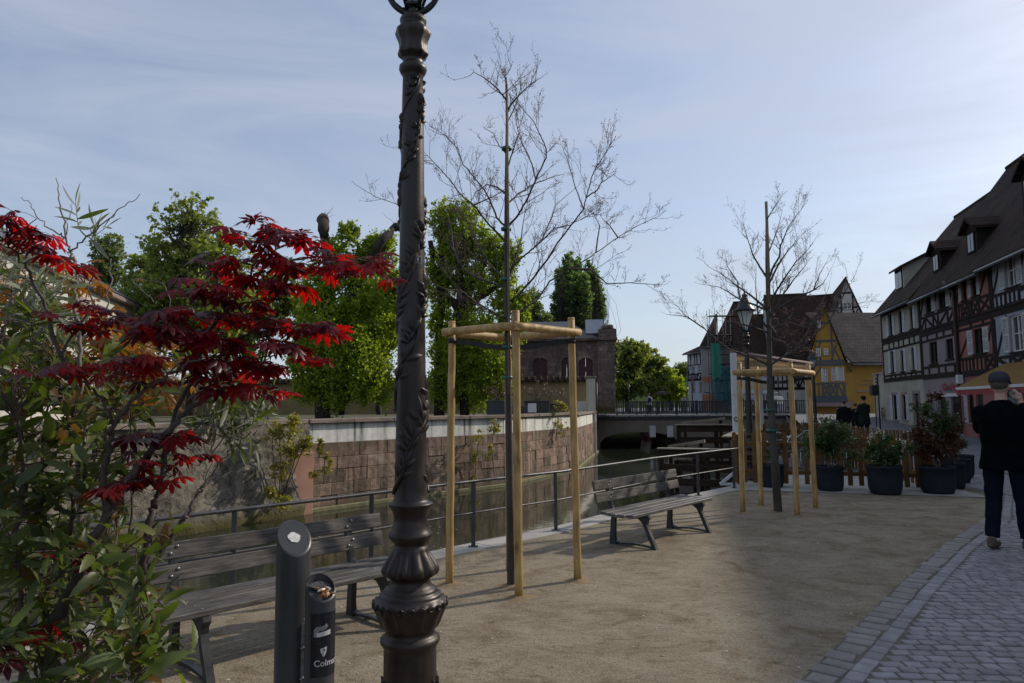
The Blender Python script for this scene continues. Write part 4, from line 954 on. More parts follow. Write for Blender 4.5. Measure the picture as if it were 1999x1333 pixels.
def broad_tree(label, base, h, crown, n, size, m, seed, group=None, sub=14, name='leafy_tree', trunk_r=.25, shell=.35, subr=.34, fork=.35, bare=0):
    "crown: list of (offset from base, radii); every crown ball is filled with smaller leaf clumps carried by limbs"
    rng = np.random.default_rng(seed); root = empty(name, base); mb = MB()
    top = Vector((0, 0, h*fork)); limb(mb, (0, 0, -.3), top, trunk_r*1.25, trunk_r*.8, rng, .04, 6, 10)
    P_, S_ = [], []; tot = sum(r[0]*r[1]*r[2] for _, r in crown)
    for c, r in crown:
        c = Vector(c); q = limb(mb, top - Vector((0, 0, rng.random()*h*.1)), c, trunk_r*.5, trunk_r*.16, rng, .10, 6)
        k = max(5, int(sub*(r[0]*r[1]*r[2]/tot*len(crown))**.5)); share = n*(r[0]*r[1]*r[2]/tot)
        k = int(k*5); cs = uni_points(rng, c, np.array(r)*.95, k)
        for cc in cs:
            limb(mb, q[rng.integers(3, 6)], cc, trunk_r*.13, trunk_r*.03, rng, .14, 4, 4)
            rr = np.array((r[0]+r[1]+r[2])/3)*np.array((1, 1, .8))*subr*.62*rng.uniform(.6, 1.6); nn = int(share/k*rng.uniform(.6, 1.4))
            P_.append(blob_points(rng, cc, rr, nn, shell))
            for _ in range(bare): 
                e = Vector(cc) + Vector(rng.normal(size=3))*float(rr[0])*.8; limb(mb, cc, e, trunk_r*.04, .008, rng, .1, 3, 3)
    C = np.concatenate(P_); keep = rng.random(len(C)) > .0; C = C[keep]
    mb.build('trunk', M_bark, root); leaves('crown', C, size*rng.uniform(.6, 1.35, len(C)), m, root, seed=seed)
    tag(root, label, 'tree', group); return root
def off(px, py, Y, base): return tuple(P(px, py, Y) - Vector(base))
def px2m(p, Y): return p/FPX*Y
FB = ZB
# tall loose maple behind the shrubs
Y = 46; b = Vector((P(372, 790, Y).x, Y, FB)); k = lambda p: px2m(p, Y)
cr = [(off(368, 430, Y, b), (k(62), k(50), k(52))), (off(345, 500, Y+1, b), (k(85), k(60), k(60))), (off(425, 515, Y, b), (k(80), k(60), k(60))), (off(330, 590, Y, b), (k(80), k(70), k(60))), (off(430, 590, Y-1, b), (k(80), k(60), k(60))), (off(375, 660, Y, b), (k(90), k(70), k(50)))]
broad_tree('tall airy green maple left of centre behind the red leaves', b, 14, [(c_, (r_0[0]*1.2, r_0[1]*1.2, r_0[2]*1.1)) for c_, r_0 in cr], 19000, .25, L_dark, 3, bare=1, sub=26, trunk_r=.3, subr=.30, shell=.2, fork=.3)
Y = 52; b = Vector((P(285, 790, Y).x, Y, FB)); k = lambda p: px2m(p, Y)
broad_tree('lower dark green tree beside the white villa', b, 10, [(off(285, 540, Y, b), (k(42), k(45), k(50))), (off(270, 610, Y, b), (k(55), k(50), k(50))), (off(330, 560, Y+2, b), (k(60), k(45), k(50)))], 11000, .28, L_dark, 4, sub=14, subr=.34, shell=.3)
Y = 62; b = Vector((P(212, 790, Y).x, Y, FB)); k = lambda p: px2m(p, Y)
broad_tree('small pale sparse tree above the villa roof', b, 13, [(off(212, 490, Y, b), (k(36), k(36), k(42))), (off(205, 540, Y, b), (k(42), k(36), k(40)))], 4200, .26, L_olive, 5, sub=22, bare=2, shell=.2)
Y = 50; b = Vector((P(500, 790, Y).x, Y, FB)); k = lambda p: px2m(p, Y)
broad_tree('mid green tree filling the gap between maple and pollarded trees', b, 9, [(off(510, 600, Y, b), (k(70), k(50), k(70))), (off(565, 560, Y, b), (k(60), k(50), k(60))), (off(470, 670, Y, b), (k(60), k(50), k(50)))], 11000, .27, L_dark, 6, sub=14, trunk_r=.18)
Y = 44; b = Vector((P(742, 790, Y).x, Y, FB)); k = lambda p: px2m(p, Y)
broad_tree('bright green tree just left of the lamp post shaft', b, 9, [(off(742, 560, Y, b), (k(50), k(50), k(60))), (off(735, 640, Y, b), (k(55), k(50), k(50))), (off(790, 600, Y, b), (k(45), k(50), k(80)))], 10000, .25, L_lime, 61, sub=14, trunk_r=.16)
# pollarded trees: thick knobbly limbs wrapped in fresh leaves
def pollard(label, Y, trunk, masses, n, size, m, seed, knobs=()):
    "trunk: limbs as pixel polylines with radii in px; masses: (px, py, rx, ry)"
    rng = np.random.default_rng(seed); bx = P(trunk[0][0][0], 800, Y); b = Vector((bx.x, Y, FB)); root = empty('pollarded_tree', b); mb = MB()
    for j, ln in enumerate(trunk):
        pts = []; rs = []
        for i, (x, y, r) in enumerate(ln):
            w = P(x, y, Y + (rng.uniform(-.4, .4)*min(i, 2) if j else 0)) - b; pts.append(w); rs.append(px2m(r, Y)*.72*rng.uniform(.85, 1.2))
        if j == 0: pts[0].z = -.2
        q, rr = [], []
        for i in range(len(pts)-1):
            for t in (0, .25, .5, .75): q.append(pts[i].lerp(pts[i+1], t) + Vector(rng.normal(size=3))*.03); rr.append((rs[i]*(1-t)+rs[i+1]*t)*rng.uniform(.88, 1.15))
        q.append(pts[-1]); rr.append(rs[-1]); mb.tube(q, rr, 9)
    for (x, y, r) in knobs:
        for _ in range(7): c = P(x, y, Y) - b + Vector(rng.normal(size=3))*px2m(r, Y)*.35; mb.lathe([(0.01, -.18), (.12, -.10), (.14, .03), (.09, .12), (.01, .16)], 7, c)
        for _ in range(10):
            c = P(x, y, Y) - b; e = c + Vector((rng.normal()*.5, rng.normal()*.5, rng.uniform(.1, .6))); limb(mb, c, e, .012, .004, rng, .1, 3, 3)
    mb.build('trunk', M_bark, root)
    C = []; tot = sum(a[2]*a[3] for a in masses)
    for (x, y, rx, ry) in masses:
        k = max(6, int(26*(rx*ry/tot*len(masses))**.5)); c = P(x, y, Y)-b; R3 = np.array((px2m(rx, Y), px2m(rx, Y), px2m(ry, Y)))
        k = int(k*4)
        for cc in uni_points(rng, c, R3, k):
            s = R3[0]*.30*rng.uniform(.6, 1.6)*np.ones(3); C.append(blob_points(rng, cc, s, int(n*rx*ry/tot/k*rng.uniform(.6, 1.4)), .25))
            hang = np.array(cc) + rng.normal(size=(int(n*rx*ry/tot/k*.12), 3))*R3*.12 - np.array((0, 0, 1))*(R3[2]*.22); C.append(hang)
    C = np.concatenate(C); leaves('crown', C, size*rng.uniform(.5, 1.15, len(C)), m, root, seed=seed)
    tag(root, label, 'tree'); return root
pollard('pollarded tree with bright lime leaves and bare knob, left of lamp post', 31,
    [[(630, 812, 20), (632, 740, 17), (636, 640, 14)], [(636, 640, 14), (640, 540, 12), (634, 470, 11), (632, 450, 12), (632, 424, 13)], [(634, 700, 14), (672, 610, 12), (706, 540, 12), (745, 470, 11), (772, 440, 10)], [(668, 812, 9), (672, 730, 8), (700, 650, 8)]],
    [(680, 455, 24, 26), (655, 490, 28, 30), (745, 478, 30, 32), (630, 560, 40, 55), (700, 580, 45, 60), (650, 640, 65, 55), (690, 700, 85, 60), (620, 700, 50, 60), (740, 650, 40, 60), (720, 750, 55, 40), (600, 760, 30, 30), (650, 765, 50, 35), (770, 560, 18, 60), (600, 620, 28, 60), (720, 500, 30, 40), (690, 520, 30, 40), (590, 690, 30, 50)],
    62000, .14, L_lime, 21, [(632, 430, 8), (774, 442, 8)])
pollard('large pollarded tree with dark forked limbs right of the lamp post', 34,
    [[(856, 815, 15), (858, 700, 13), (860, 560, 11), (862, 450, 8)], [(908, 815, 13), (905, 700, 14), (902, 610, 17)], [(902, 610, 15), (870, 575, 9), (846, 540, 8), (840, 470, 6)], [(902, 605, 14), (895, 540, 10), (905, 470, 8), (900, 430, 6)], [(902, 610, 15), (935, 580, 10), (975, 555, 8), (1000, 540, 7)], [(902, 600, 12), (930, 540, 9), (955, 480, 6)]],
    [(865, 430, 30, 45), (880, 480, 35, 45), (925, 470, 40, 40), (960, 490, 35, 40), (985, 530, 28, 40), (850, 540, 22, 60), (985, 590, 34, 36), (930, 640, 55, 45), (950, 700, 60, 60), (880, 700, 50, 70), (860, 620, 26, 60), (930, 760, 55, 40), (1010, 650, 18, 40), (985, 740, 30, 40), (870, 770, 32, 30), (1000, 490, 24, 30), (905, 420, 32, 30), (880, 540, 30, 40), (1018, 600, 22, 45), (930, 540, 40, 40), (900, 480, 30, 40)],
    66000, .14, L_lime, 22)
# poplars
Y = 85; b = Vector((P(1118, 790, Y).x, Y, .8)); k = lambda p: px2m(p, Y)
cr = [(off(x, y, Y+dy, b), (k(13), k(14), k(h))) for x, y, dy, h in ((1086, 620, 0, 60), (1096, 580, 1, 75), (1108, 560, -1, 75), (1120, 556, 0, 72), (1132, 570, 1, 75), (1142, 590, -1, 75), (1100, 650, 0, 60), (1128, 650, 0, 60))]
broad_tree('group of tall narrow poplar stems, the wider left crown', b, 20, cr, 20000, .32, L_pop, 31, sub=26, subr=.3, name='poplar', shell=.3, fork=.2)
Y = 88; b = Vector((P(1160, 790, Y).x, Y, .8)); k = lambda p: px2m(p, Y)
broad_tree('narrow poplar standing right beside the wider one', b, 17, [(off(x, y, Y, b), (k(11), k(12), k(h))) for x, y, h in ((1152, 560, 62), (1162, 575, 66), (1170, 600, 62), (1158, 640, 50))], 8500, .34, L_pop, 32, sub=22, subr=.32, name='poplar', shell=.3, fork=.2)
# trees beyond the bridge
for i, (px, Y, cs, n, m, lb) in enumerate([
    (1188, 72, [(1186, 660, 16, 30), (1190, 700, 18, 40)], 3500, L_olive, 'small pale tree peeping out behind the stone pavilion corner'),
    (1225, 76, [(1222, 695, 32, 34), (1240, 690, 30, 26), (1215, 745, 34, 40), (1235, 750, 30, 35)], 12000, L_dark, 'rounded dense tree beyond the bridge, next to the pavilion'),
    (1268, 82, [(1262, 700, 28, 30), (1270, 745, 36, 36), (1285, 715, 22, 24)], 10000, L_dark, 'second rounded tree beyond the bridge, in the middle of the group'),
    (1310, 88, [(1305, 740, 28, 22), (1318, 765, 26, 22), (1296, 765, 26, 22)], 8000, L_lime, 'lowest and brightest tree of the group beyond the bridge'),
    (1330, 130, [(1330, 715, 14, 10), (1322, 722, 12, 8), (1342, 722, 10, 9)], 900, L_olive, 'far sparse tree on the ridge behind the bridge trees'),
    (1050, 80, [(1042, 600, 22, 40), (1060, 640, 24, 40), (1035, 650, 22, 40)], 5000, L_olive, 'loose yellow green tree between big pollard and poplars')]):
    b = Vector((P(px, 790, Y).x, Y, .6)); k = lambda p: px2m(p, Y)
    broad_tree(lb, b, (790-cs[0][1])/FPX*Y, [(off(x, y, Y, b), (k(rx), k(rx), k(ry))) for x, y, rx, ry in cs], n, .3, m, 40+i, sub=16, subr=.36, shell=.3, trunk_r=.22, bare=1 if i in (4, 5) else 0)
# wooded hill far away
M_hill = mat('wooded_hill', (.035, .055, .022), (.055, .075, .03), 1, .02, bmp=1, bdist=3, fine=.12, spec=0)
from mathutils import noise as mnz
def hz(x, y):
    h = 17*math.exp(-((x-105)/90)**2) + 9*math.exp(-((x+60)/220)**2) + mnz.noise(Vector((x*.03, y*.03, 0)))*3
    return -1 + max(0, h)*max(0, math.sin(math.pi*max(0, min(1, (y-250)/260))))
grid('hill', list(np.linspace(-500, 600, 90)), list(np.linspace(250, 510, 14)), hz, M_hill)
# ---------------------------------------------------------------- young bare trees in their guards
M_bud = leafmat('pink_buds', (.13, .07, .07), (.22, .13, .12), .3, (1.2, 1, 1))
M_cane = mat('stake_wood', (.22, .18, .13), (.14, .11, .08), .8, 10, bmp=.4)
M_tie = mat('green_tie_band', (.01, .14, .09), (.01, .1, .07), .5, 10, bmp=0)
def resample(pts, n):
    out = []; 
    for a, b in zip(pts[:-1], pts[1:]):
        for i in range(n): out.append(a.lerp(b, i/n))
    out.append(pts[-1]); return out
def young_tree(label, Y, trunk, branches, seed, group, twigs=1.0, cane=None, ties=(), rt=.035, dmax=1.2):
    rng = np.random.default_rng(seed); b = G(*trunk[0]); root = empty('young_tree', b); mb = MB(); buds = []
    tr = [Vector((0, 0, 0))] + [P(x, y, Y) - b for x, y in trunk[1:]]
    n = len(tr); mb.tube([Vector((0, 0, -.05))]+resample(tr, 3), [rt*1.15]+list(np.linspace(rt, .006, 3*(n-1)+1)), 8)
    def twig(p, d, ln, r, lev):
        m = 5; pts = [p]; dd = d.copy()
        for i in range(m):
            dd = (dd + Vector(rng.normal(size=3))*.055 + Vector((0, 0, .09))).normalized(); pts.append(pts[-1]+dd*ln/m)
        mb.tube(pts, list(np.linspace(r, max(.0011, r*.4), m+1)), 4 if lev < 2 else 3, caps=False)
        for q in pts[2:]:
            
            if rng.random() < .8: buds.append(q + Vector(rng.normal(size=3))*.006)
        for _ in range(3): buds.append(pts[-1] + Vector(rng.normal(size=3))*.012)
        if lev < 3:
            for i in range(1, m+1):
                if rng.random() < (.55 if lev == 1 else .32)*twigs:
                    s = Vector(rng.normal(size=3)); s = (s - dd*s.dot(dd)).normalized(); twig(pts[i], (dd*.8 + s*.62).normalized(), ln*rng.uniform(.4, .7), r*.6, lev+1)
    for bi, br in enumerate(branches):
        dz = rng.uniform(-dmax, dmax)
        k = len(br); pts = [P(x, y, Y + dz*(i/(k-1))**1.2) - b for i, (x, y) in enumerate(br)]
        pp = resample(pts, 4); pp = [q + Vector(rng.normal(size=3))*.0018 if 0 < i < len(pp)-1 else q for i, q in enumerate(pp)]
        r0 = rt*.27 if k > 4 else rt*.19; rs = list(np.linspace(r0, .0022, len(pp))); mb.tube(pp, rs, 6, caps=False)
        for i in range(3, len(pp)):
            if rng.random() < .55*twigs:
                d = (pp[i]-pp[i-1]).normalized(); s = Vector(rng.normal(size=3)); s = (s - d*s.dot(d)).normalized()
                twig(pp[i], (d*.8 + s*.75 + Vector((0, 0, .2))).normalized(), rng.uniform(.08, .27)*(Y/5.7)**.3, max(.0022, rs[i]*.5), 1)
        twig(pp[-1], (pp[-1]-pp[-2]).normalized(), .08, .002, 3)
    mb.build('trunk', M_bark2, root, None)
    # twigs share the bark; buds as tiny cups
    C = np.array([tuple(v) for v in buds]); S = rng.uniform(.005, .011, len(C))*(1 if Y < 8 else 1.2)
    leaves('buds', C, S, M_bud, root, seed=seed, upbias=0)
    for (x, y) in ties:
        q = P(x, y, Y)-b; m = MB(); m.tube([q-Vector((0, 0, .012)), q+Vector((0, 0, .012))], rt*1.25, 10); m.build('tie', M_tie, root)
    tag(root, label, 'young tree', group)
    if cane:
        c0 = P(cane[0][0], cane[0][1], Y)+Vector((.0, -.035, 0)); c1 = P(cane[1][0], cane[1][1], Y)+Vector((0, -.035, 0)); m = MB(); m.tube([c0, c0.lerp(c1, .5)+Vector((.004, 0, 0)), c1], cane[2], 8)
        tag(m.build('support_stake', M_cane), cane[3], 'stake')
    return root
Y1 = 5.95
br1 = [[(993, 590), (1014, 573), (1042, 541), (1066, 510), (1089, 474), (1115, 440), (1139, 408), (1145, 385), (1159, 334), (1175, 310), (1192, 283)],
 [(1001, 622), (1030, 598), (1050, 584), (1073, 549), (1112, 525), (1140, 510), (1163, 494), (1206, 463), (1250, 438), (1286, 422)],
 [(1112, 525), (1151, 525), (1170, 540), (1186, 554), (1229, 552), (1291, 556)],
 [(991, 445), (1010, 420), (1026, 396), (1046, 350), (1067, 307), (1066, 290), (1059, 272), (1042, 237), (1013, 203)],
 [(988, 444), (970, 425), (956, 389), (945, 370), (929, 350), (905, 322), (894, 291), (870, 265), (841, 246)],
 [(986, 470), (965, 450), (948, 431), (925, 400), (905, 385), (894, 373), (878, 350), (855, 325), (833, 303)],
 [(985, 622), (960, 608), (929, 591), (915, 578), (901, 568), (870, 564), (833, 548)],
 [(986, 548), (970, 530), (952, 513), (940, 490), (933, 474), (922, 450), (917, 439), (897, 404)],
 [(986, 560), (955, 550), (929, 541), (905, 525), (895, 510), (886, 490), (858, 451), (833, 424), (800, 408), (775, 398), (735, 385), (697, 362)],
 [(989, 195), (978, 182), (968, 170), (944, 151), (925, 141)], [(990, 220), (1000, 200), (1013, 186), (1034, 166), (1057, 151)], [(989, 170), (986, 150), (998, 130)], [(990, 240), (1005, 210), (1016, 175), (1015, 140)],
 [(992, 532), (1018, 502), (1035, 490), (1057, 471), (1081, 447), (1112, 439), (1151, 420)],
 [(992, 555), (1000, 520), (1011, 490), (1018, 460), (1022, 432), (1034, 373)],
 [(1145, 385), (1165, 372), (1175, 355), (1198, 340)], [(1139, 408), (1125, 370), (1110, 320), (1097, 283)], [(990, 400), (1010, 380), (1040, 360), (1080, 345), (1100, 340)],
 [(990, 380), (970, 365), (950, 360), (930, 375), (905, 415)], [(1046, 350), (1035, 310), (1020, 280), (1005, 255)], [(1163, 494), (1170, 440), (1160, 420)], [(1206, 463), (1190, 440), (1175, 425)], [(990, 330), (1000, 300), (1012, 260), (1008, 240)], [(1057, 471), (1075, 430), (1085, 400), (1120, 370)], [(925, 400), (960, 385), (985, 370)], [(886, 490), (880, 440), (868, 400)], [(988, 300), (975, 285), (963, 260), (945, 250)]]
young_tree('taller bare young tree with pink buds in the near wooden guard', Y1, [(998, 1143), (996, 1000), (993, 800), (990, 640), (988, 480), (989, 320), (990, 200), (988, 150)], br1, 11, 'bare young trees in wooden guards', 1.0,
    ((994, 770), (989, 168), .012, 'long thin brown support stake tied to the near young tree'), [(991, 677), (991, 737), (987, 545), (988, 447), (989, 290)], .036)
Y2 = 9.75
br2 = [[(1499, 548), (1510, 520), (1522, 500), (1523, 482), (1530, 465), (1537, 446), (1555, 420), (1570, 401)], [(1495, 539), (1480, 515), (1468, 494), (1460, 468), (1453, 443)],
 [(1494, 600), (1470, 580), (1450, 566), (1435, 555), (1420, 542), (1384, 521)], [(1494, 604), (1465, 592), (1444, 584), (1425, 572), (1405, 560), (1366, 554)],
 [(1501, 713), (1485, 705), (1468, 698), (1445, 690), (1420, 680), (1395, 660), (1375, 641), (1336, 614), (1325, 600), (1309, 587)], [(1375, 641), (1340, 618), (1300, 613)],
 [(1505, 712), (1525, 698), (1549, 686), (1570, 672), (1585, 659), (1610, 635), (1630, 608), (1665, 595), (1699, 587)],
 [(1502, 600), (1515, 570), (1528, 548), (1540, 530), (1555, 509), (1570, 495), (1583, 480)], [(1503, 612), (1530, 595), (1561, 578), (1588, 566), (1594, 550), (1600, 536), (1615, 509)],
 [(1504, 620), (1520, 590), (1535, 565), (1550, 545), (1562, 530), (1575, 515)], [(1498, 560), (1515, 525), (1530, 500), (1548, 478), (1560, 460)], [(1497, 500), (1510, 470), (1520, 440), (1527, 412)], [(1496, 430), (1505, 415), (1525, 385)],
 [(1500, 640), (1480, 620), (1478, 590), (1475, 560), (1476, 530)], [(1501, 650), (1475, 640), (1450, 632), (1420, 628), (1395, 605)], [(1503, 660), (1530, 668), (1545, 680), (1560, 672), (1590, 690)], [(1504, 640), (1540, 630), (1580, 640), (1620, 620)],
 [(1500, 630), (1515, 650), (1530, 640), (1545, 610)], [(1588, 566), (1605, 555), (1615, 540)], [(1444, 584), (1440, 550), (1420, 520), (1416, 500)], [(1549, 686), (1575, 650), (1600, 600), (1616, 566)], [(1630, 608), (1655, 560), (1670, 535)]]
young_tree('smaller bare young tree in the farther wooden guard by the fence', Y2, [(1519, 998), (1512, 900), (1504, 780), (1502, 700), (1500, 600), (1497, 520), (1496, 450), (1495, 420)], br2, 12, 'bare young trees in wooden guards', 1.0,
    ((1500, 600), (1494, 395), .022, 'thick pale support stake rising above the farther young tree'), [(1503, 800), (1506, 840)], .062, 1.0)
# ---------------------------------------------------------------- plants on the canal walls
L_yel = leafmat('yellow_green_shoots', (.20, .25, .04), (.36, .26, .07), .4, (1.4, 1.4, .5))
L_dry = leafmat('dry_brown_leaves', (.14, .09, .06), (.24, .16, .11), .2, (1, 1, 1))
def wall_plant(label, name, Y, stems, clumps, seed, lm, size=.07, n=60):
    rng = np.random.default_rng(seed); b = P(stems[0][0][0], stems[0][0][1], Y); root = empty(name, b); mb = MB()
    for s in stems: mb.tube(resample([P(x, y, Y-.1*i)-b for i, (x, y) in enumerate(s)], 3), .016, 5)
    mb.build('stem', M_twig, root); C = []; mb2 = MB()
    for (x, y, r) in clumps:
        c0 = P(x, y, Y-.3)-b; rr_ = px2m(r, Y)
        for _ in range(max(5, n//18)):
            e = Vector(uni_points(rng, c0, np.full(3, rr_*1.25), 1)[0]); limb(mb2, c0, e, .007, .003, rng, .15, 3, 3); C.append(blob_points(rng, e, np.full(3, rr_*.55), 18, .1))
    mb2.build('twigs', M_twig, root); C = np.concatenate(C); leaves('foliage', C, size*rng.uniform(.6, 1.4, len(C)), lm, root, seed=seed); tag(root, label, 'plant')
wall_plant('yellow green sapling with several stems growing at the pink pilaster', 'wall_sapling', 20.6, [[(545, 985), (548, 900), (545, 840)], [(550, 980), (575, 900), (592, 850)], [(552, 975), (560, 880), (570, 830)], [(545, 985), (572, 910), (585, 855)], [(548, 985), (590, 880), (600, 850)], [(543, 985), (535, 920), (532, 850)]],
    [(545, 855, 22), (540, 840, 14), (570, 840, 16), (568, 875, 20), (590, 875, 16), (548, 915, 18), (600, 865, 10), (572, 820, 9), (550, 985, 14), (530, 960, 10)], 51, L_yel, .08, 260)
wall_plant('small orange tipped plant on the block wall beside the pilaster', 'wall_plant', 21.7, [[(632, 945), (634, 900), (628, 860)]], [(626, 862, 7), (628, 878, 8), (640, 895, 9), (642, 915, 10), (612, 925, 8)], 52, L_yel, .06, 150)
wall_plant('trailing shrub growing from the block wall behind the near guard', 'wall_plant', 27.2, [[(928, 960), (928, 900), (935, 860)], [(965, 930), (960, 870), (965, 825)]], [(935, 853, 13), (965, 828, 13), (955, 880, 9), (928, 892, 8), (968, 838, 10), (925, 935, 8)], 53, L_yel, .08, 130)
wall_plant('dry climbing plant hanging over the render band near the far pier', 'wall_plant', 33.5, [[(1075, 890), (1085, 860), (1090, 810)]], [(1085, 820, 16), (1100, 800, 12), (1070, 835, 12), (1098, 840, 10), (1090, 790, 10)], 54, L_yel, .09, 140)
# potted shrubs on top of the far bank wall
M_pot = mat('charcoal_planter', (.035, .037, .042), (.05, .052, .058), .6, 5, bmp=.1)
for i, (px, py, Y, w, h, lb) in enumerate([(972, 806, 32.5, .5, .75, 'left charcoal box planter on the canal wall terrace'), (1048, 806, 35.5, .62, .75, 'charcoal box planter behind the little sign on the far wall'), (1088, 806, 37.5, .45, .6, 'box planter with a dried brown shrub near the pier')]):
    b = P(px, 790, Y); root = empty('box_planter', (b.x, Y, ZB)); mb = MB(); mb.box((-w, -.35, 0), (w, .35, h), 0, None, .02); mb.box((-w-.03, -.38, h-.06), (w+.03, .38, h+.001), 0, None, .01); mb.build('planter', M_pot, root)
    rng = np.random.default_rng(70+i); m2 = MB(); C = []
    for _ in range(16):
        e = Vector((rng.normal()*w*.8, rng.normal()*.3, h+rng.uniform(.3, 1.0))); q = limb(m2, (rng.normal()*.15, 0, h-.02), e, .012, .005, rng, .15, 4, 4); C.append(blob_points(rng, e, (.2, .2, .2), 26, .1))
    s = m2.build('stem', M_twig, root); leaves('foliage', np.concatenate(C), np.full(16*26, .06)*rng.uniform(.5, 1.3, 416), L_dry, root, seed=i); tag(root, lb, 'planter', 'planters on the far bank')
b = P(1040, 800, 31.6); root = empty('info_sign', (b.x, b.y, ZB)); mb = MB(); mb.box((-.22, -.03, .2), (.16, .0, .60), 0, None, .01); mb.build('panel', M_wfr, root)
mb = MB(); mb.box((-.95, .1, 0), (-.1, .6, .5), 0, None, .03); mb.box((-.16, -.02, 0), (.1, .02, .159)); mb.build('stand', M_blk, root)
tag(root, 'small white sign panel on the canal wall beside the charcoal planters', 'sign')
# leaves floating on the canal
rng = np.random.default_rng(5); C = []
while len(C) < 260:
    Yq = rng.uniform(9, 48); x = rng.uniform(-8, 11); 
    C.append((x, Yq, ZW+.012))
C = np.array(C); V = np.einsum('nij,kj->nki', np.array([np.array(((math.cos(a), -math.sin(a), 0), (math.sin(a), math.cos(a), 0), (0, 0, 1))) for a in rng.uniform(0, 6.3, len(C))]), KITE*np.array((1, 1, .1)))*rng.uniform(.03, .08, len(C))[:, None, None]+C[:, None, :]
tag(quads_obj('floating_leaves', V, 4, mat('fallen_leaf', (.42, .38, .22), (.3, .25, .12), .8, 3)), 'pale fallen leaves scattered over the dark canal water', 'leaves', kind='stuff')
# ================================================================ TERRACE OBJECTS
def iron_mat(name, c1, c2, rough=.38):
    m, N, L, b = nt(name); v = mapping(N, L); n = noise(N, L, v, 7, 6, .65); n2 = noise(N, L, v, 90, 4, .7)
    c = ramp(N, L, n.outputs[0], [(.35, c1), (.62, c2)]).outputs[0]; L.new(c, b.inputs['Base Color'])
    L.new(ramp(N, L, n.outputs[0], [(.3, rough-.08), (.7, rough+.22)]).outputs[0], b.inputs['Roughness']); b.inputs['Metallic'].default_value = .25
    bump(N, L, b, mix(N, L, .5, n.outputs[0], n2.outputs[0]), .35, .004); return m
M_iron = iron_mat('brown_cast_iron', (.013, .010, .009), (.036, .025, .021), .37)
M_igrn = iron_mat('dark_green_lantern_paint', (.012, .02, .018), (.02, .028, .026), .35)
M_lglass = leafmat('frosted_lantern_glass', (.60, .64, .64), (.62, .66, .66), .6, (1.0, 1.0, 1.0), .25, .5)
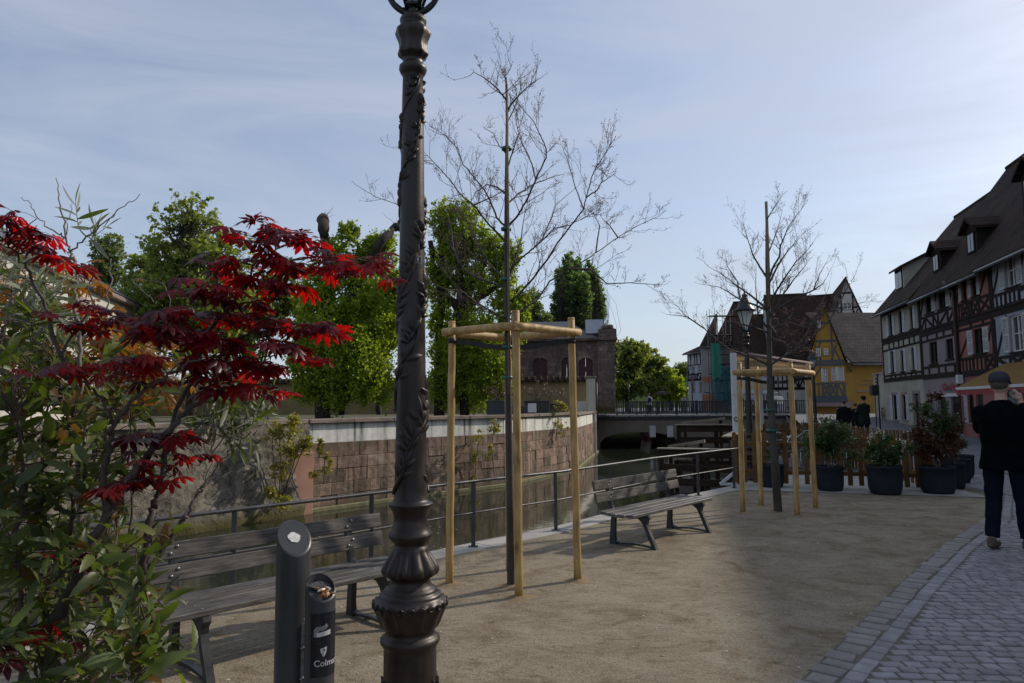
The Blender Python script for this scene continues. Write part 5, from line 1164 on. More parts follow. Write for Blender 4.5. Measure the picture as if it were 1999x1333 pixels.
def lamp_post(label, base, s=1.0, plate=False, detail=True, axis_px=None):
    root = empty('street_lamp', base); n = 96 if detail else 40
    pxy = [(1400, 60), (1385, 60), (1380, 52), (1262, 51), (1256, 54), (1250, 58), (1243, 57.5), (1238, 52), (1234, 47), (1226, 49), (1220, 55), (1205, 60), (1190, 66), (1180, 71), (1174, 72), (1168, 69), (1165, 62), (1160, 60), (1157, 60), (1156, 52), (1152, 51), (1147, 50), (1145, 44), (1141, 42), (1134, 38), (1129, 38), (1124, 44), (1119, 52), (1113, 54), (1104, 52), (1092, 45), (1080, 38), (1072, 34.5), (1066, 34), (1064, 31.5), (1059, 31.5), (1056, 36), (1051, 39), (1047, 42.5), (1041, 42.5), (1036, 38), (1028, 36), (1018, 32.5), (1008, 32), (1000, 34), (993, 38), (988, 41), (984, 43.5), (981, 42), (979, 36), (974, 33), (950, 31.5), (900, 30.5), (800, 28.8), (700, 27.2), (600, 26), (500, 24.6), (400, 23.4), (300, 22.3), (200, 20.8), (150, 19.6), (147, 22), (142, 25), (137, 27), (131, 26.5), (127, 22), (124, 19.5), (119, 20), (115, 22), (110, 27.5), (106, 29), (101, 28), (95, 26.3), (88, 26.2), (80, 28.5), (72, 32), (66, 34), (60, 32.5), (55, 27), (52, 23), (49, 22.5), (45, 25.5), (40, 26), (35, 23.5), (31, 18), (29, 14)]
    Z = lambda y: P(805, y, 3.45).z
    kr = lambda y: (3.45*math.cos(PITCH)+(Z(y)-EYE)*math.sin(PITCH))/FPX
    prof = [(r*kr(y), Z(y)) for y, r in pxy]; z0 = prof[0][1]; prof = [(.19, 0), (.19, .06), (.16, .08)] + [p for p in prof if p[1] > .09]
    def fn(a, r, z):
        if Z(1122) < z < Z(1072): t = math.sin(math.pi*(z-Z(1122))/(Z(1072)-Z(1122)))**.5; return r*(1 + .10*t*(abs(math.cos(5.5*a))**.7*2-1.3))
        if Z(1219) < z < Z(1182): return r*(1+.035*math.copysign(abs(math.cos(11*a))**.4, math.cos(11*a)))
        if Z(1181) < z < Z(1170): return r*(1+.035*math.cos(24*a))
        if Z(112) < z < Z(60): return r*(1+.05*math.cos(8*a+.4))
        if Z(1375) < z < Z(1262): return r*(1+.006*math.cos(16*a))
        return r
    pp = []
    for (a, b) in zip(prof[:-1], prof[1:]):
        k = max(1, int((b[1]-a[1])/(.012 if b[1] < Z(1060) or b[1] > Z(150) else .15))) if detail else 1
        for i in range(k): pp.append((a[0]+(b[0]-a[0])*i/k, a[1]+(b[1]-a[1])*i/k))
    pp.append(prof[-1]); mb = MB(); mb.lathe([(r*s, z*s) for r, z in pp], n, fn=(lambda a, r, z: fn(a, r/s, z/s)*s))
    mb.build('post', M_iron, root)
    if detail:
        R = lambda z: np.interp(z, [p[1] for p in prof], [p[0] for p in prof]); rr = random.Random(3); v = MB()
        def pt(a, z, o): r = R(z)+o; return Vector((r*math.cos(a), r*math.sin(a), z))
        for ph, turns in ((.2, 2.1), (3.4, 2.3)):   # vine winding up the shaft
            pts = []; m = 240
            for i in range(m+1): t = i/m; z = Z(962)+(Z(160)-Z(962))*t; a = ph+turns*2*math.pi*t+.25*math.sin(t*40); pts.append(pt(a, z, .002+.003*math.sin(t*60)))
            v.tube(pts, [.010-.004*i/m for i in range(m+1)], 6)
            for i in range(4, m, 5):
                t = i/m; z = Z(962)+(Z(160)-Z(962))*t; a = ph+turns*2*math.pi*t
                if rr.random() < .15: continue
                sgn = rr.choice((-1, 1)); ln = rr.uniform(.07, .13)*(1.25-.7*t); wd = ln*.36
                for j in range(3):   # three-lobed leaf lying on the iron
                    aa = a + sgn*.12; ang = (j-1)*.7 + rr.uniform(-.2, .2) + (1.2 if sgn > 0 else 1.9)
                    rowL, rowR, mid = [], [], []
                    for q in range(6):
                        u = q/5; w = wd*.42*math.sin(math.pi*min(1, u*.9+.06))**.8; l = ln*u*(1 if j == 1 else .72)
                        cx, cz = l*math.cos(ang), l*math.sin(ang); nx, nz = -math.sin(ang), math.cos(ang); r0 = R(z)
                        lift = .004+.012*math.sin(math.pi*u)
                        for lst, k, o in ((rowL, -1, .0), (mid, 0, lift), (rowR, 1, .0)): lst.append(pt(aa+(cx+nx*w*k)/r0, min(max(z+cz+nz*w*k, Z(965)), Z(158)), o))
                    vs = rowL+mid+rowR; fs = []
                    for q in range(5): fs += [(q, q+1, 6+q+1, 6+q), (6+q, 6+q+1, 12+q+1, 12+q)]
                    v.add(vs, fs, 0, True)
        v.build('vine_relief', M_iron, root)
        v = MB()    # curled rim of the bowl, berries
        for i in range(22):
            a = 2*math.pi*i/22; z = Z(1176); rb = .071*2.52*1.0; c = Vector((math.cos(a), math.sin(a), 0))*(.172)+Vector((0, 0, z))
            t = Vector((-math.sin(a), math.cos(a), 0)); pts = [c+t*(.019-.002*q)*math.cos(q)+Vector((0, 0, (.016-.0016*q)*math.sin(q)))+Vector((math.cos(a), math.sin(a), 0))*.004 for q in np.linspace(0, 5.2, 9)]
            v.tube(pts, .0055, 6); v.build('rim_curl', M_iron, root); v = MB()
        for i in range(14):
            a = 2*math.pi*i/14; z = Z(1330); c = Vector((math.cos(a)*.126, math.sin(a)*.126, z-.01))
            v.tube([c, c+Vector((0, 0, .02))*1, c+Vector((math.cos(a)*.01, math.sin(a)*.01, .035))], [.014, .012, .003], 6); v.build('leaf_tip', M_iron, root); v = MB()
    # lantern
    zt = Z(29)*s; lr = MB(); k = s
    for sgn in (-1, 1):
        pts = []
        for i in range(17):
            t = i/16; a = -math.pi/2 + t*math.pi*.62; pts.append(Vector((sgn*(.0+.132*math.cos(a) if a > -math.pi/2 else 0)*k, 0, zt + (.155+.15*math.sin(a))*k)))
        pts[0] = Vector((0, 0, zt+.004*k)); lr.tube(pts, .0155*k, 8)
        lr.tube([Vector((sgn*.02*k, 0, zt+.035*k)), Vector((sgn*.06*k, 0, zt+.035*k)), Vector((sgn*.10*k, 0, zt+.07*k)), Vector((sgn*.115*k, 0, zt+.12*k))], .007*k, 6)
    lr.lathe([(.022*k, 0), (.03*k, .03*k), (.018*k, .06*k), (.022*k, .09*k)], 12, (0, 0, zt-.01)); b = lr.build('bracket', M_igrn, root)
    z1, z2 = zt+.045*k, zt+.52*k; r1, r2 = .040*k, .185*k; g = MB(); fr = MB()
    def cn(i, r, z): a = math.pi/4+i*math.pi/2; return Vector((r*1.2*math.cos(a), r*1.2*math.sin(a), z))
    for i in range(4):
        g.add([cn(i, r1*.96, z1), cn(i+1, r1*.96, z1), cn(i+1, r2*.97, z2), cn(i, r2*.97, z2)], [(0, 1, 2, 3)]); fr.tube([cn(i, r1, z1), cn(i, r2, z2)], .011*k, 6)
        for r, z in ((r1, z1), (r2, z2)): fr.tube([cn(i, r, z), cn(i+1, r, z)], .012*k, 6)
        m0, m1 = (cn(i, r1, z1)+cn(i+1, r1, z1))/2, (cn(i, r2, z2)+cn(i+1, r2, z2))/2
        fr.tube([m0, m0.lerp(m1, .6), m1], .004*k, 5)
    g.add([cn(i, r1*.96, z1) for i in range(4)], [(0, 1, 2, 3)])
    l = fr.build('lantern_frame', M_igrn, root); g.build('lantern_glass', M_lglass, l)
    rf = MB(); rf.lathe([(.26*k, z2+.0), (.25*k, z2+.03*k), (.17*k, z2+.11*k), (.13*k, z2+.24*k), (.07*k, z2+.33*k), (.06*k, z2+.36*k), (.075*k, z2+.40*k), (.03*k, z2+.42*k), (.012*k, z2+.5*k)], 16); rf.build('lantern_roof', M_igrn, l)
    if plate:
        a = math.radians(-58); zc = Z(511); r = np.interp(zc, [p[1] for p in prof], [p[0] for p in prof])
        M = Matrix.Translation((math.cos(a)*(r+.004), math.sin(a)*(r+.004), zc)) @ Matrix.Rotation(a+math.pi/2, 4, 'Z')
        p = MB(); p.box((-.019, -.002, -.018), (.019, .002, .018), 0, M); pl = p.build('number_plate', M_wfr, root)
        p = MB(); p.box((-.0165, -.0035, -.0155), (.0165, -.0021, .0155), 0, M); p.build('plate_field', M_blk, pl)
        t = text_obj('plate_number', '1', .026, M_wfr, pl, (0, 0, 0), (0, 0, 0), .0004, 'CENTER', .001); t.matrix_local = M @ Matrix.Translation((0, -.0042, -.009)) @ Matrix.Rotation(math.pi/2, 4, 'X')
    tag(root, label, 'street lamp'); return root
bx = P(801, 1333, 3.45); lamp_post('tall ornate brown cast iron lamp post with vine relief in the foreground', (bx.x-.002, 3.45, 0), 1, True)
b = P(1467, 936, 14.25); lamp_post('second ornate lamp with pale lantern standing behind the far young tree', (b.x, 14.25, 0), .84, False, False)
b = P(1591, 800, 33); lamp_post('distant lamp post with small lantern in front of the yellow house', (b.x, 33, 0), .88, False, False)
b = P(1352, 790, 62); lamp_post('far small lamp in front of the blue and grey corner house', (b.x, 62, .6), .72, False, False)
b = P(1228, 790, 64); lamp_post('far small lamp before the trees at the left end of the bridge', (b.x, 64, .6), .62, False, False)
# ---------------------------------------------------------------- bollard with ashtray
M_bol = mat('charcoal_powder_coat', (.038, .040, .043), (.05, .052, .055), .42, 5, bmp=.12, bdist=.001, fine=400)
M_steel = mat('worn_steel', (.30, .31, .32), (.2, .21, .22), .35, 20, metal=.9, bmp=.1)
def slant_tube(mb, r, zl, zh, ang, n=48, z0=0.0, wall=None):
    "cylinder cut by a slanting plane, low side towards ang"
    zm, dz = (zl+zh)/2, (zh-zl)/2; b = []; t = []; t2 = []
    for k in range(n):
        a = 2*math.pi*k/n; x, y = r*math.cos(a), r*math.sin(a); z = zm - dz*math.cos(a-ang); b.append((x, y, z0)); t.append((x, y, z-.004)); t2.append((x*.93, y*.93, zm - dz*.93*math.cos(a-ang)))
    mb.add(b+t, [(k, (k+1) % n, n+(k+1) % n, n+k) for k in range(n)], 0, True)
    mb.add(t+t2, [(k, (k+1) % n, n+(k+1) % n, n+k) for k in range(n)], 0, True)
    return t2, zm, dz
c = P(571, 1200, 3.03); root = empty('ashtray_bollard', (c.x, 3.03, 0)); mb = MB(); ANG = math.radians(-58)
t2, zm, dz = slant_tube(mb, .070, .935, 1.065, ANG); mb.add(t2, [tuple(range(48))]); post = mb.build('post', M_bol, root)
def slope_frame(zm, dz, r, ang): 
    n = Vector((dz/r*math.cos(ang), dz/r*math.sin(ang), 1)).normalized(); x = Vector((0, 1, 0)).cross(n).normalized(); y = n.cross(x)
    M = Matrix((x, y, n)).transposed().to_4x4(); M.translation = (0, 0, zm); return M
M = slope_frame(zm, dz, .07, ANG); mb = MB(); rr = random.Random(4); pts = [(.026*(1+rr.uniform(-.16, .12))*math.cos(a)*1.05, .026*(1+rr.uniform(-.1, .1))*math.sin(a)*.95) for a in np.linspace(0, 2*math.pi, 22)[:-1]]
mb.prism(pts, (.002, -.002, .0015), (1, 0, 0), (0, 1, 0), (0, 0, .001)); mb.v = [tuple(M @ Vector(v)) for v in mb.v]; mb.build('sticker_remains', mat('torn_white_paper', (.72, .72, .70), (.55, .55, .54), .8, 60), root)
cx = P(625, 1200, 2.93) - Vector((c.x, 3.03, 0)); cx.z = 0
mb = MB(); t2, zm2, dz2 = slant_tube(mb, .0595, .775, .865, ANG, z0=.25)
mb.add([(x*.0595*.0+math.cos(2*math.pi*k/48)*.055, math.sin(2*math.pi*k/48)*.055, z-.035) for k, (x, y, z) in enumerate(t2)], [tuple(range(48))])
t3 = [(x, y, z-.035) for x, y, z in t2]; mb.add(t2+t3, [(k, 48+k, 48+(k+1) % 48, (k+1) % 48) for k in range(48)], 0, True); mb.add([(.0595*math.cos(a), .0595*math.sin(a), .25) for a in np.linspace(0, 2*math.pi, 49)[:-1]], [tuple(range(48))[::-1]])
mb.v = [tuple(Vector(v)+cx) for v in mb.v]; ash = mb.build('ashtray', M_bol, root)
mb = MB(); M2 = slope_frame(zm2-.02, dz2, .0595, ANG); 
a0 = [(.053*math.cos(a), .053*math.sin(a)) for a in np.linspace(R_(20), R_(180), 20)]
mb.prism(a0, (0, 0, 0), (1, 0, 0), (0, 1, 0), (0, 0, .0015)); mb.v = [tuple(M2 @ Vector(v)+cx) for v in mb.v]; gr = mb.build('stub_plate', mat('sooty_steel', (.10, .10, .10), (.035, .034, .033), .7, 60, metal=.3), ash)
mb = MB()
for i in range(5):
    for j in range(3): mb.lathe([(.0026, 0), (.0026, .0006)], 8, (-.022+i*.0085+(j % 2)*.004, .022+j*.0085, .0017))
mb.v = [tuple(M2 @ Vector(v)+cx) for v in mb.v]; mb.build('hole', M_blk, gr)
mb = MB(); mid = cx*.5; d = cx.normalized(); s = Vector((-d.y, d.x, 0))
for z in (.44, .56): mb.tube([d*.06+s*-.0+Vector((0, 0, z)), cx-d*.055+Vector((0, 0, z))], .008, 10); mb.lathe([(.013, 0), (.013, .008), (.006, .013)], 12, tuple(d*.075-Vector((0, .012, 0))+Vector((0, 0, z))))
mb.beam(d*.064+Vector((0, -.004, .36)), d*.064+Vector((0, -.004, .66)), .03, .012, 0, .002); mb.build('bracket', M_steel, root)
# black label with white emblem and lettering, wrapped round the tube
def wrap_obj(name, vs, fs, m, parent, r, phi0, zc):
    "flat (x,z) outline wrapped on the ashtray; phi 0 looks at -y"
    out = []
    for (x, z, o) in vs: a = -math.pi/2 + phi0 + x/r; out.append((cx.x+(r+o)*math.cos(a), cx.y+(r+o)*math.sin(a), zc+z))
    mb = MB(); mb.add(out, fs, 0, True); return mb.build(name, m, parent)
def wrap_poly(name, polys, m, parent, r, phi0, zc, o=.0012):
    vs, fs = [], []
    for poly in polys:
        b = len(vs); vs += [(x, z, o) for x, z in poly]; fs.append(tuple(range(b, b+len(poly))))
    return wrap_obj(name, vs, fs, m, parent, r, phi0, zc)
def strip(pts, w):
    out = []
    for (x0, z0), (x1, z1) in zip(pts[:-1], pts[1:]):
        L0 = math.hypot(x1-x0, z1-z0); nx, nz = -(z1-z0)/L0*w/2, (x1-x0)/L0*w/2; out.append([(x0+nx, z0+nz), (x0-nx, z0-nz), (x1-nx, z1-nz), (x1+nx, z1+nz)])
    return out
r = .0596; n = 24; vs = []; fs = []
for i in range(n+1):
    for z in (-.13, .115): vs.append((-.022+.150*i/n, z, .0006))
fs = [(2*i, 2*i+2, 2*i+3, 2*i+1) for i in range(n)]
lab = wrap_obj('label', vs, fs, mat('black_label_vinyl', (.012, .013, .018), (.014, .015, .02), .25, 5, bmp=0), ash, r, 0, .615)
polys = []
for k in range(4):
    o = k*.0042; pts = [(-.006+o, .005), (-.006+o, .030-o*.2), (.000+o*.9, .040-o), (.010+o*.4, .044-o), (.022, .043-o), (.034+o*.3, .046-o*.9), (.042+o*.4, .054-o*.8)]; polys += strip(pts, .0016)
polys += [[(.004+.0055*i, .004+.0006*i), (.004+.0055*(i+1), .004+.0006*(i+1)), (.004+.0055*(i+1), .020+.0009*(i+1)), (.004+.0055*i, .020+.0009*i)] for i in range(10)]
wrap_poly('cigarette_emblem', polys, M_wfr, lab, r, 0, .635)
sh = [[(0, .034), (.012, .037), (.012, .002), (.007, .010), (.002, .022)], [(.0135, .0375), (.026, .041), (.0255, .026), (.021, .012), (.0135, .001)]]
wrap_poly('shield_emblem', sh, M_wfr, lab, r, .30, .560, .0012)
st = [[(.004, .010), (.0065, .0085), (.020, .028), (.0185, .029)], [(.0165+.0045*math.cos(a)*(1 if i % 2 else .45), .030+.0045*math.sin(a)*(1 if i % 2 else .45)) for i, a in enumerate(np.linspace(0, 2*math.pi, 11)[:-1])]]
wrap_poly('star_emblem', st, M_blk, lab, r, .30, .560, .0016)
cu = bpy.data.curves.new('t', 'FONT'); cu.body = 'Colmar'; cu.size = .034; cu.offset = .0004; t = bpy.data.objects.new('t', cu); COL.objects.link(t); bpy.context.view_layer.update()
me = bpy.data.meshes.new_from_object(t.evaluated_get(bpy.context.evaluated_depsgraph_get())); bpy.data.objects.remove(t)
wrap_obj('city_lettering', [(v.co.x, v.co.y, .0012) for v in me.vertices], [tuple(p.vertices) for p in me.polygons], mat('pale_grey_print', (.5, .5, .52), (.45, .45, .47), .5, 9, bmp=0), lab, r, -.10, .527)
tag(root, 'charcoal bollard with slanted top and a smaller ashtray tube fixed to it', 'bollard')
# cigarette ends
M_cig = mat('cigarette_paper', (.75, .74, .70), (.6, .58, .54), .8, 60); M_fil = mat('cork_filter', (.45, .20, .06), (.33, .14, .04), .8, 80)
base = Vector((c.x, 3.03, 0))+cx
for i in range(13):
    a = rnd.uniform(0, 6.28); q = rnd.uniform(0, .03); x, y = q*math.cos(a)+.012, q*math.sin(a)-.018
    w = (M2 @ Vector((x, y, .016+.0045*(i % 5)))) + base - Vector((0, 0, 0)); rz = rnd.uniform(0, 3.1)
    root = empty('cigarette_end', w, rz); d = Vector((1, 0, rnd.uniform(-.3, .15))).normalized(); Lc = rnd.uniform(.028, .048)
    if i in (2, 5, 9): Lc = .062
    mb = MB(); mb.tube([-d*Lc/2, d*Lc*.12], .0048, 8); f1 = mb.build('paper' if i % 3 == 0 else 'filter', M_cig if i in (2, 5, 9, 0) else M_fil, root); mb = MB(); mb.tube([d*Lc*.12, d*Lc/2], .0049, 8); mb.build('filter' if i % 3 == 0 else 'burnt_tip', M_fil if i % 3 == 0 else mat('brown_stub', (.16, .08, .04), (.3, .22, .15), .9, 70), root)
    tag(root, 'brown and white cigarette end lying in the slanted ashtray opening', 'cigarette end', 'cigarette ends in the ashtray')
for i, (dx, z) in enumerate(((.008, .695), (.012, .705), (.004, .375))):
    w = Vector((c.x, 3.03, 0)) + cx*.56 + Vector((dx, -.035, z)); root = empty('cigarette_end', w, rnd.uniform(0, 1)); mb = MB(); mb.tube([(-.013, 0, -.003), (.002, 0, 0)], .0042, 8); mb.build('paper', M_cig, root); mb = MB(); mb.tube([(.002, 0, 0), (.013, 0, .004)], .0043, 8); mb.build('filter', M_fil, root)
    tag(root, 'crushed cigarette end stuck between bollard and ashtray tube', 'cigarette end', 'cigarette ends wedged in the gap')
# ---------------------------------------------------------------- benches
def wood_mat(name, c1, c2, c3, sc_=3.0, spec=.5):
    m, N, L, b = nt(name); v = mapping(N, L, scale=(.55, 7, 7)); n = noise(N, L, v, sc_*3, 7, .7, .4); n2 = noise(N, L, mapping(N, L), 2.2, 4, .6)
    c = ramp(N, L, n.outputs[0], [(.32, c1), (.5, c2), (.68, c3)]).outputs[0]; c = mix(N, L, 1, c, ramp(N, L, n2.outputs[0], [(.3, .6), (.7, 1.25)]).outputs[0], 'MULTIPLY')
    L.new(c, b.inputs['Base Color']); b.inputs['Roughness'].default_value = .62; b.inputs['Specular IOR Level'].default_value = spec; bump(N, L, b, n.outputs[0], .5, .003); return m
M_slat = wood_mat('weathered_bench_wood', (.028, .026, .024), (.085, .078, .07), (.19, .178, .162))
M_cast = iron_mat('black_cast_iron', (.02, .021, .022), (.04, .042, .045), .4)
def make_bench():
    root = empty('park_bench'); Lh = .93
    for i, (y, z, a) in enumerate(((.055, .372, .10), (.165, .362, .05), (.275, .360, 0), (.39, .365, -.03))):
        M = Matrix.Translation((0, y, z)) @ Matrix.Rotation(-a, 4, 'X'); mb = MB(); mb.box((-Lh, -.048, -.017), (Lh, .048, .017), 0, M, .005); mb.build('seat_slat', M_slat, root)
        bo = MB()
        for x in (-.64, .64): bo = MB(); bo.lathe([(.0, .0171), (.009, .0172), (.008, .020), (.003, .022)], 10, (0, 0, 0)); bo.v = [tuple(M @ Vector((v[0]+x, v[1], v[2]))) for v in bo.v]; bo.build('bolt', M_steel, root)
    for (y, z) in ((-.040, .52), (-.065, .655)):
        M = Matrix.Translation((0, y, z)) @ Matrix.Rotation(.19, 4, 'X'); mb = MB(); mb.box((-Lh, -.016, -.052), (Lh, .016, .052), 0, M, .005); mb.build('back_slat', M_slat, root)
        bo = MB()
        for x in (-.64, .64):
            for dx, dz in ((-.02, .022), (.022, -.018)):
                q = MB(); q.lathe([(.011, 0), (.010, .005), (.005, .008), (.001, .009)], 12); K = M @ Matrix.Translation((x+dx, .0165, dz)) @ Matrix.Rotation(-math.pi/2, 4, 'X'); bo = MB(); bo.add([K @ Vector(v) for v in q.v], q.f, 0, True); bo.build('bolt', M_steel, root)
    for x in (-.64, .64):
        mb = MB()
        def arc(poly, t): mb.prism(poly, (x-t/2, 0, 0), (0, 1, 0), (0, 0, 1), (t, 0, 0))
        arc([(-.045, .0), (.045, .0), (.03, .03), (.022, .10), (.028, .27), (.045, .335), (.0, .345), (-.02, .28)], .046)            # rear leg
        arc([(-.02, .335), (.035, .33), (.0, .42), (-.045, .60), (-.066, .70), (-.11, .70), (-.09, .60), (-.055, .44)], .042)         # back stay
        cu = [(.02, .315), (.40, .305), (.42, .345), (.02, .352)]; arc(cu, .040)
        g = [(.028, .27), (.05, .30), (.09, .312), (.02, .32)]; arc(g, .038)
        fl = [(.50, .0), (.545, .0), (.50, .10), (.455, .20), (.435, .25), (.44, .29), (.47, .325), (.46, .350), (.25, .345), (.25, .316), (.33, .306), (.375, .27), (.40, .22), (.445, .12)]; arc(fl, .048)
        ft = [(.03, .022), (.10, .010), (.27, .022), (.44, .012), (.52, .0), (.53, .018), (.44, .032), (.27, .042), (.10, .030), (.03, .045)]; arc(ft, .036)
        mb.build('leg_frame', M_cast, root)
    return root
def put_bench(o, a, b, label):
    d = (b-a); m = (a+b)/2; o.location = (m.x, m.y, 0); o.rotation_euler = (0, 0, math.atan2(-d.y, -d.x)); tag(o, label, 'bench', 'benches facing the lane')
bench = make_bench(); b2 = copy_tree(bench)
put_bench(bench, G(322, 1294), G(698, 1197), 'weathered grey slatted bench behind the bollard, nearest to the camera')
put_bench(b2, G(1196, 1062), G(1311, 1030), 'slatted bench standing alone on the open sand near the canal edge')
# ---------------------------------------------------------------- tree guards
def pine_mat():
    m, N, L, b = nt('round_pine_wood'); v = mapping(N, L, scale=(6, 6, .7)); n = noise(N, L, v, 5, 6, .65, .5); n2 = noise(N, L, mapping(N, L), 4.5, 3, .5); vo = N.new('ShaderNodeTexVoronoi'); vo.inputs['Scale'].default_value = 5; L.new(mapping(N, L, scale=(1, 1, .45)), vo.inputs['Vector'])
    c = ramp(N, L, n.outputs[0], [(.28, (.20, .11, .035)), (.5, (.42, .265, .095)), (.78, (.58, .41, .19))]).outputs[0]
    c = mix(N, L, 1, c, ramp(N, L, n2.outputs[0], [(.3, .72), (.7, 1.12)]).outputs[0], 'MULTIPLY'); c = mix(N, L, ramp(N, L, vo.outputs['Distance'], [(.04, .9), (.15, 0)]).outputs[0], c, (.12, .06, .02))
    L.new(c, b.inputs['Base Color']); b.inputs['Roughness'].default_value = .6; bump(N, L, b, n.outputs[0], .35, .004); return m
M_pine = pine_mat(); M_belt = mat('black_rubber_belt', (.012, .012, .013), (.02, .02, .021), .6, 10, bmp=0); M_cut = mat('cut_pine_end', (.5, .36, .18), (.38, .25, .11), .8, 30)
def tree_guard(label, corners, zr, zt, r, trunk_xy, seed):
    rg = random.Random(seed); c = sum(corners, Vector())/4; root = empty('tree_guard', c); cs = [q-c for q in corners]; tops = []
    for i, q in enumerate(cs):
        z = zt + rg.uniform(-.02, .03); top = Vector((q.x*.965+rg.uniform(-.008, .008), q.y*.965, z)); mb = MB(); m = 12
        pts = [q.lerp(top, t/m) + Vector((rg.uniform(-.003, .003), rg.uniform(-.003, .003), 0)) for t in range(m+1)]; pts[0].z = -.05
        mb.tube(pts, [r*(1.06-.1*t/m+rg.uniform(-.02, .02)) for t in range(m+1)], 16); mb.tube([top-Vector((0, 0, .012)), top+Vector((0, 0, .006))], [r*1.0, r*.86], 16); mb.build('post', M_pine, root); tops.append(Vector((top.x, top.y, 0)))
    for i in range(4):
        a, b = tops[i], tops[(i+1) % 4]; d = (b-a).normalized(); n = Vector((d.y, -d.x, 0)); n = n if n.dot((a+b)/2) > 0 else -n
        o = n*(r*1.25); z = zr + (.0 if i % 2 else .004); e = r*1.9
        mb = MB(); p0, p1 = a+o-d*e, b+o+d*e; p0.z = p1.z = z; m = 8
        mb.tube([p0.lerp(p1, t/m) for t in range(m+1)], [r*1.08*(1+rg.uniform(-.02, .02)) for _ in range(m+1)], 16); mb.build('rail', M_pine, root)
    tx = Vector((trunk_xy.x, trunk_xy.y, 0)) - Vector((c.x, c.y, 0)); zb = zr-.13
    for i in (0, 2):
        a = tops[i].copy(); mb = MB(); u = (tx-a).normalized(); s = Vector((-u.y, u.x, 0)); vs = []; m = 10
        for j in range(m+1):
            t = j/m; p = a.lerp(tx, t); p.z = zb+.05*(1-t)**2+.012*math.sin(t*6)
            for k in (-1, 1): vs += [tuple(p+s*k*(.05 if t > .8 else .03)*(t if t < 1 else 1)+Vector((0, 0, -.022))), tuple(p+s*k*(.05 if t > .8 else .03)*t+Vector((0, 0, .022)))]
        for k in (0, 2): mb.add(vs, [(4*j+k, 4*j+4+k, 4*j+5+k, 4*j+1+k) for j in range(m)], 0, True)
        mb.tube([a+Vector((0, 0, zb+.03)), a+Vector((0, 0, zb+.075))], r*1.12, 14); mb.build('belt', M_belt, root)
    tag(root, label, 'tree guard', 'wooden tree guards on the sand')
l, f_, r_ = G(877, 1141), G(1013, 1166), G(1128, 1133)
tree_guard('near tree guard of four round pine posts, left of the open bench', [l, f_, r_, l+r_-f_], 2.20, 2.31, .033, G(998, 1143), 1)
tree_guard('far tree guard of four round pine posts in front of the picket fence', [G(1450, 1001), G(1557, 1006), G(1592, 992), G(1486, 988)], 1.985, 2.10, .036, G(1519, 998), 2)
# mounds of loose sand at the posts
mb = MB()
for q in (l, f_, r_, G(998, 1143), G(1450, 1001), G(1557, 1006), G(1592, 992), G(1486, 988), G(1519, 998)):
    n = 28; vs = [(q.x, q.y, .022)]
    for ring, (rr, z) in enumerate(((.05, .016), (.10, .003), (.16, -.006))):
        for k in range(n): a = 2*math.pi*k/n; s = 1+.18*math.sin(a*3+q.x*9)+.1*math.sin(a*7); vs.append((q.x+rr*s*math.cos(a), q.y+rr*s*math.sin(a), z))
    fs = [(0, 1+k, 1+(k+1) % n) for k in range(n)]
    for j in range(2): fs += [(1+j*n+k, 1+(j+1)*n+k, 1+(j+1)*n+(k+1) % n, 1+j*n+(k+1) % n) for k in range(n)]
    mb.add(vs, fs, 0, True)
tag(mb.build('loose_sand', mat('loose_ochre_sand', (.25, .18, .10), (.19, .13, .07), .95, 8, bmp=.8, bdist=.008, fine=160)), kind='structure')
# pebbles strewn over the sand
rng = np.random.default_rng(9); n = 7000; Yp = 3.0 + rng.random(n)**1.4*7; Xp = rng.uniform(-.75, .72, n)*Yp + .3
ok = [i for i in range(n) if Xp[i] < poly_at(Yp[i], Bo)-.02 and Xp[i] > poly_at(Yp[i], [Vector((e.x, e.y, 0)) for e in EDGE])+.4]
C = np.stack([Xp[ok], Yp[ok], np.full(len(ok), .001)], 1); OCT = np.array([(1, 0, 0), (0, 1, 0), (-1, 0, 0), (0, -1, 0), (.1, .1, .7), (.6, .6, .35), (-.6, .6, .3), (-.6, -.6, .35), (.6, -.6, .3)])
S = rng.uniform(.002, .0055, len(ok))*np.where(rng.random(len(ok)) < .03, 2.4, 1); V = OCT[None]*S[:, None, None]*rng.uniform(.7, 1.3, (len(ok), 1, 3)) + C[:, None, :]
tag(quads_obj('gravel', V, 9, cob_mat('gravel_grains', (.14, .11, .08), (.5, .45, .38)), None, [(0, 5, 4, 8), (1, 6, 4, 5), (2, 7, 4, 6), (3, 8, 4, 7)]), 'small loose pebbles strewn over the compacted sand', 'gravel', kind='stuff')
# ---------------------------------------------------------------- canal railing
M_rail = mat('grey_railing_steel', (.05, .052, .056), (.08, .082, .086), .42, 6, metal=.5, bmp=.15)
root = empty('canal_railing', (E0.x, E0.y, 0)); path = [q + Vector((.10, -.10, 0)) for q in EDGE[1:-1]]; path[0] = E0 - ed*4.2 + Vector((.1, -.1, 0)); path = [path[0]] + [q + Vector((.1, -.1, 0)) for q in EDGE[2:-1]]
def along(path, s):
    for a, b in zip(path[:-1], path[1:]):
        L0 = (b-a).length
        if s <= L0: return a.lerp(b, s/L0)
        s -= L0
    return path[-1]
tot = sum((b-a).length for a, b in zip(path[:-1], path[1:])); s = .05; k = 0
while s < tot:
    p = along(path, s) - E0; m = MB(); m.beam((p.x, p.y, .01), (p.x, p.y, .70), .045, .012, 0, .003); m.box((p.x-.05, p.y-.04, .012), (p.x+.05, p.y+.04, .022)); m.build('post', M_rail, root); s += 1.36
for z, nm, rr in ((.715, 'top_rail', .017), (.375, 'mid_rail', .011)):
    m = MB(); m.tube([along(path, tot*i/60) - E0 + Vector((0, 0, z)) for i in range(61)], rr, 10); m.build(nm, M_rail, root)
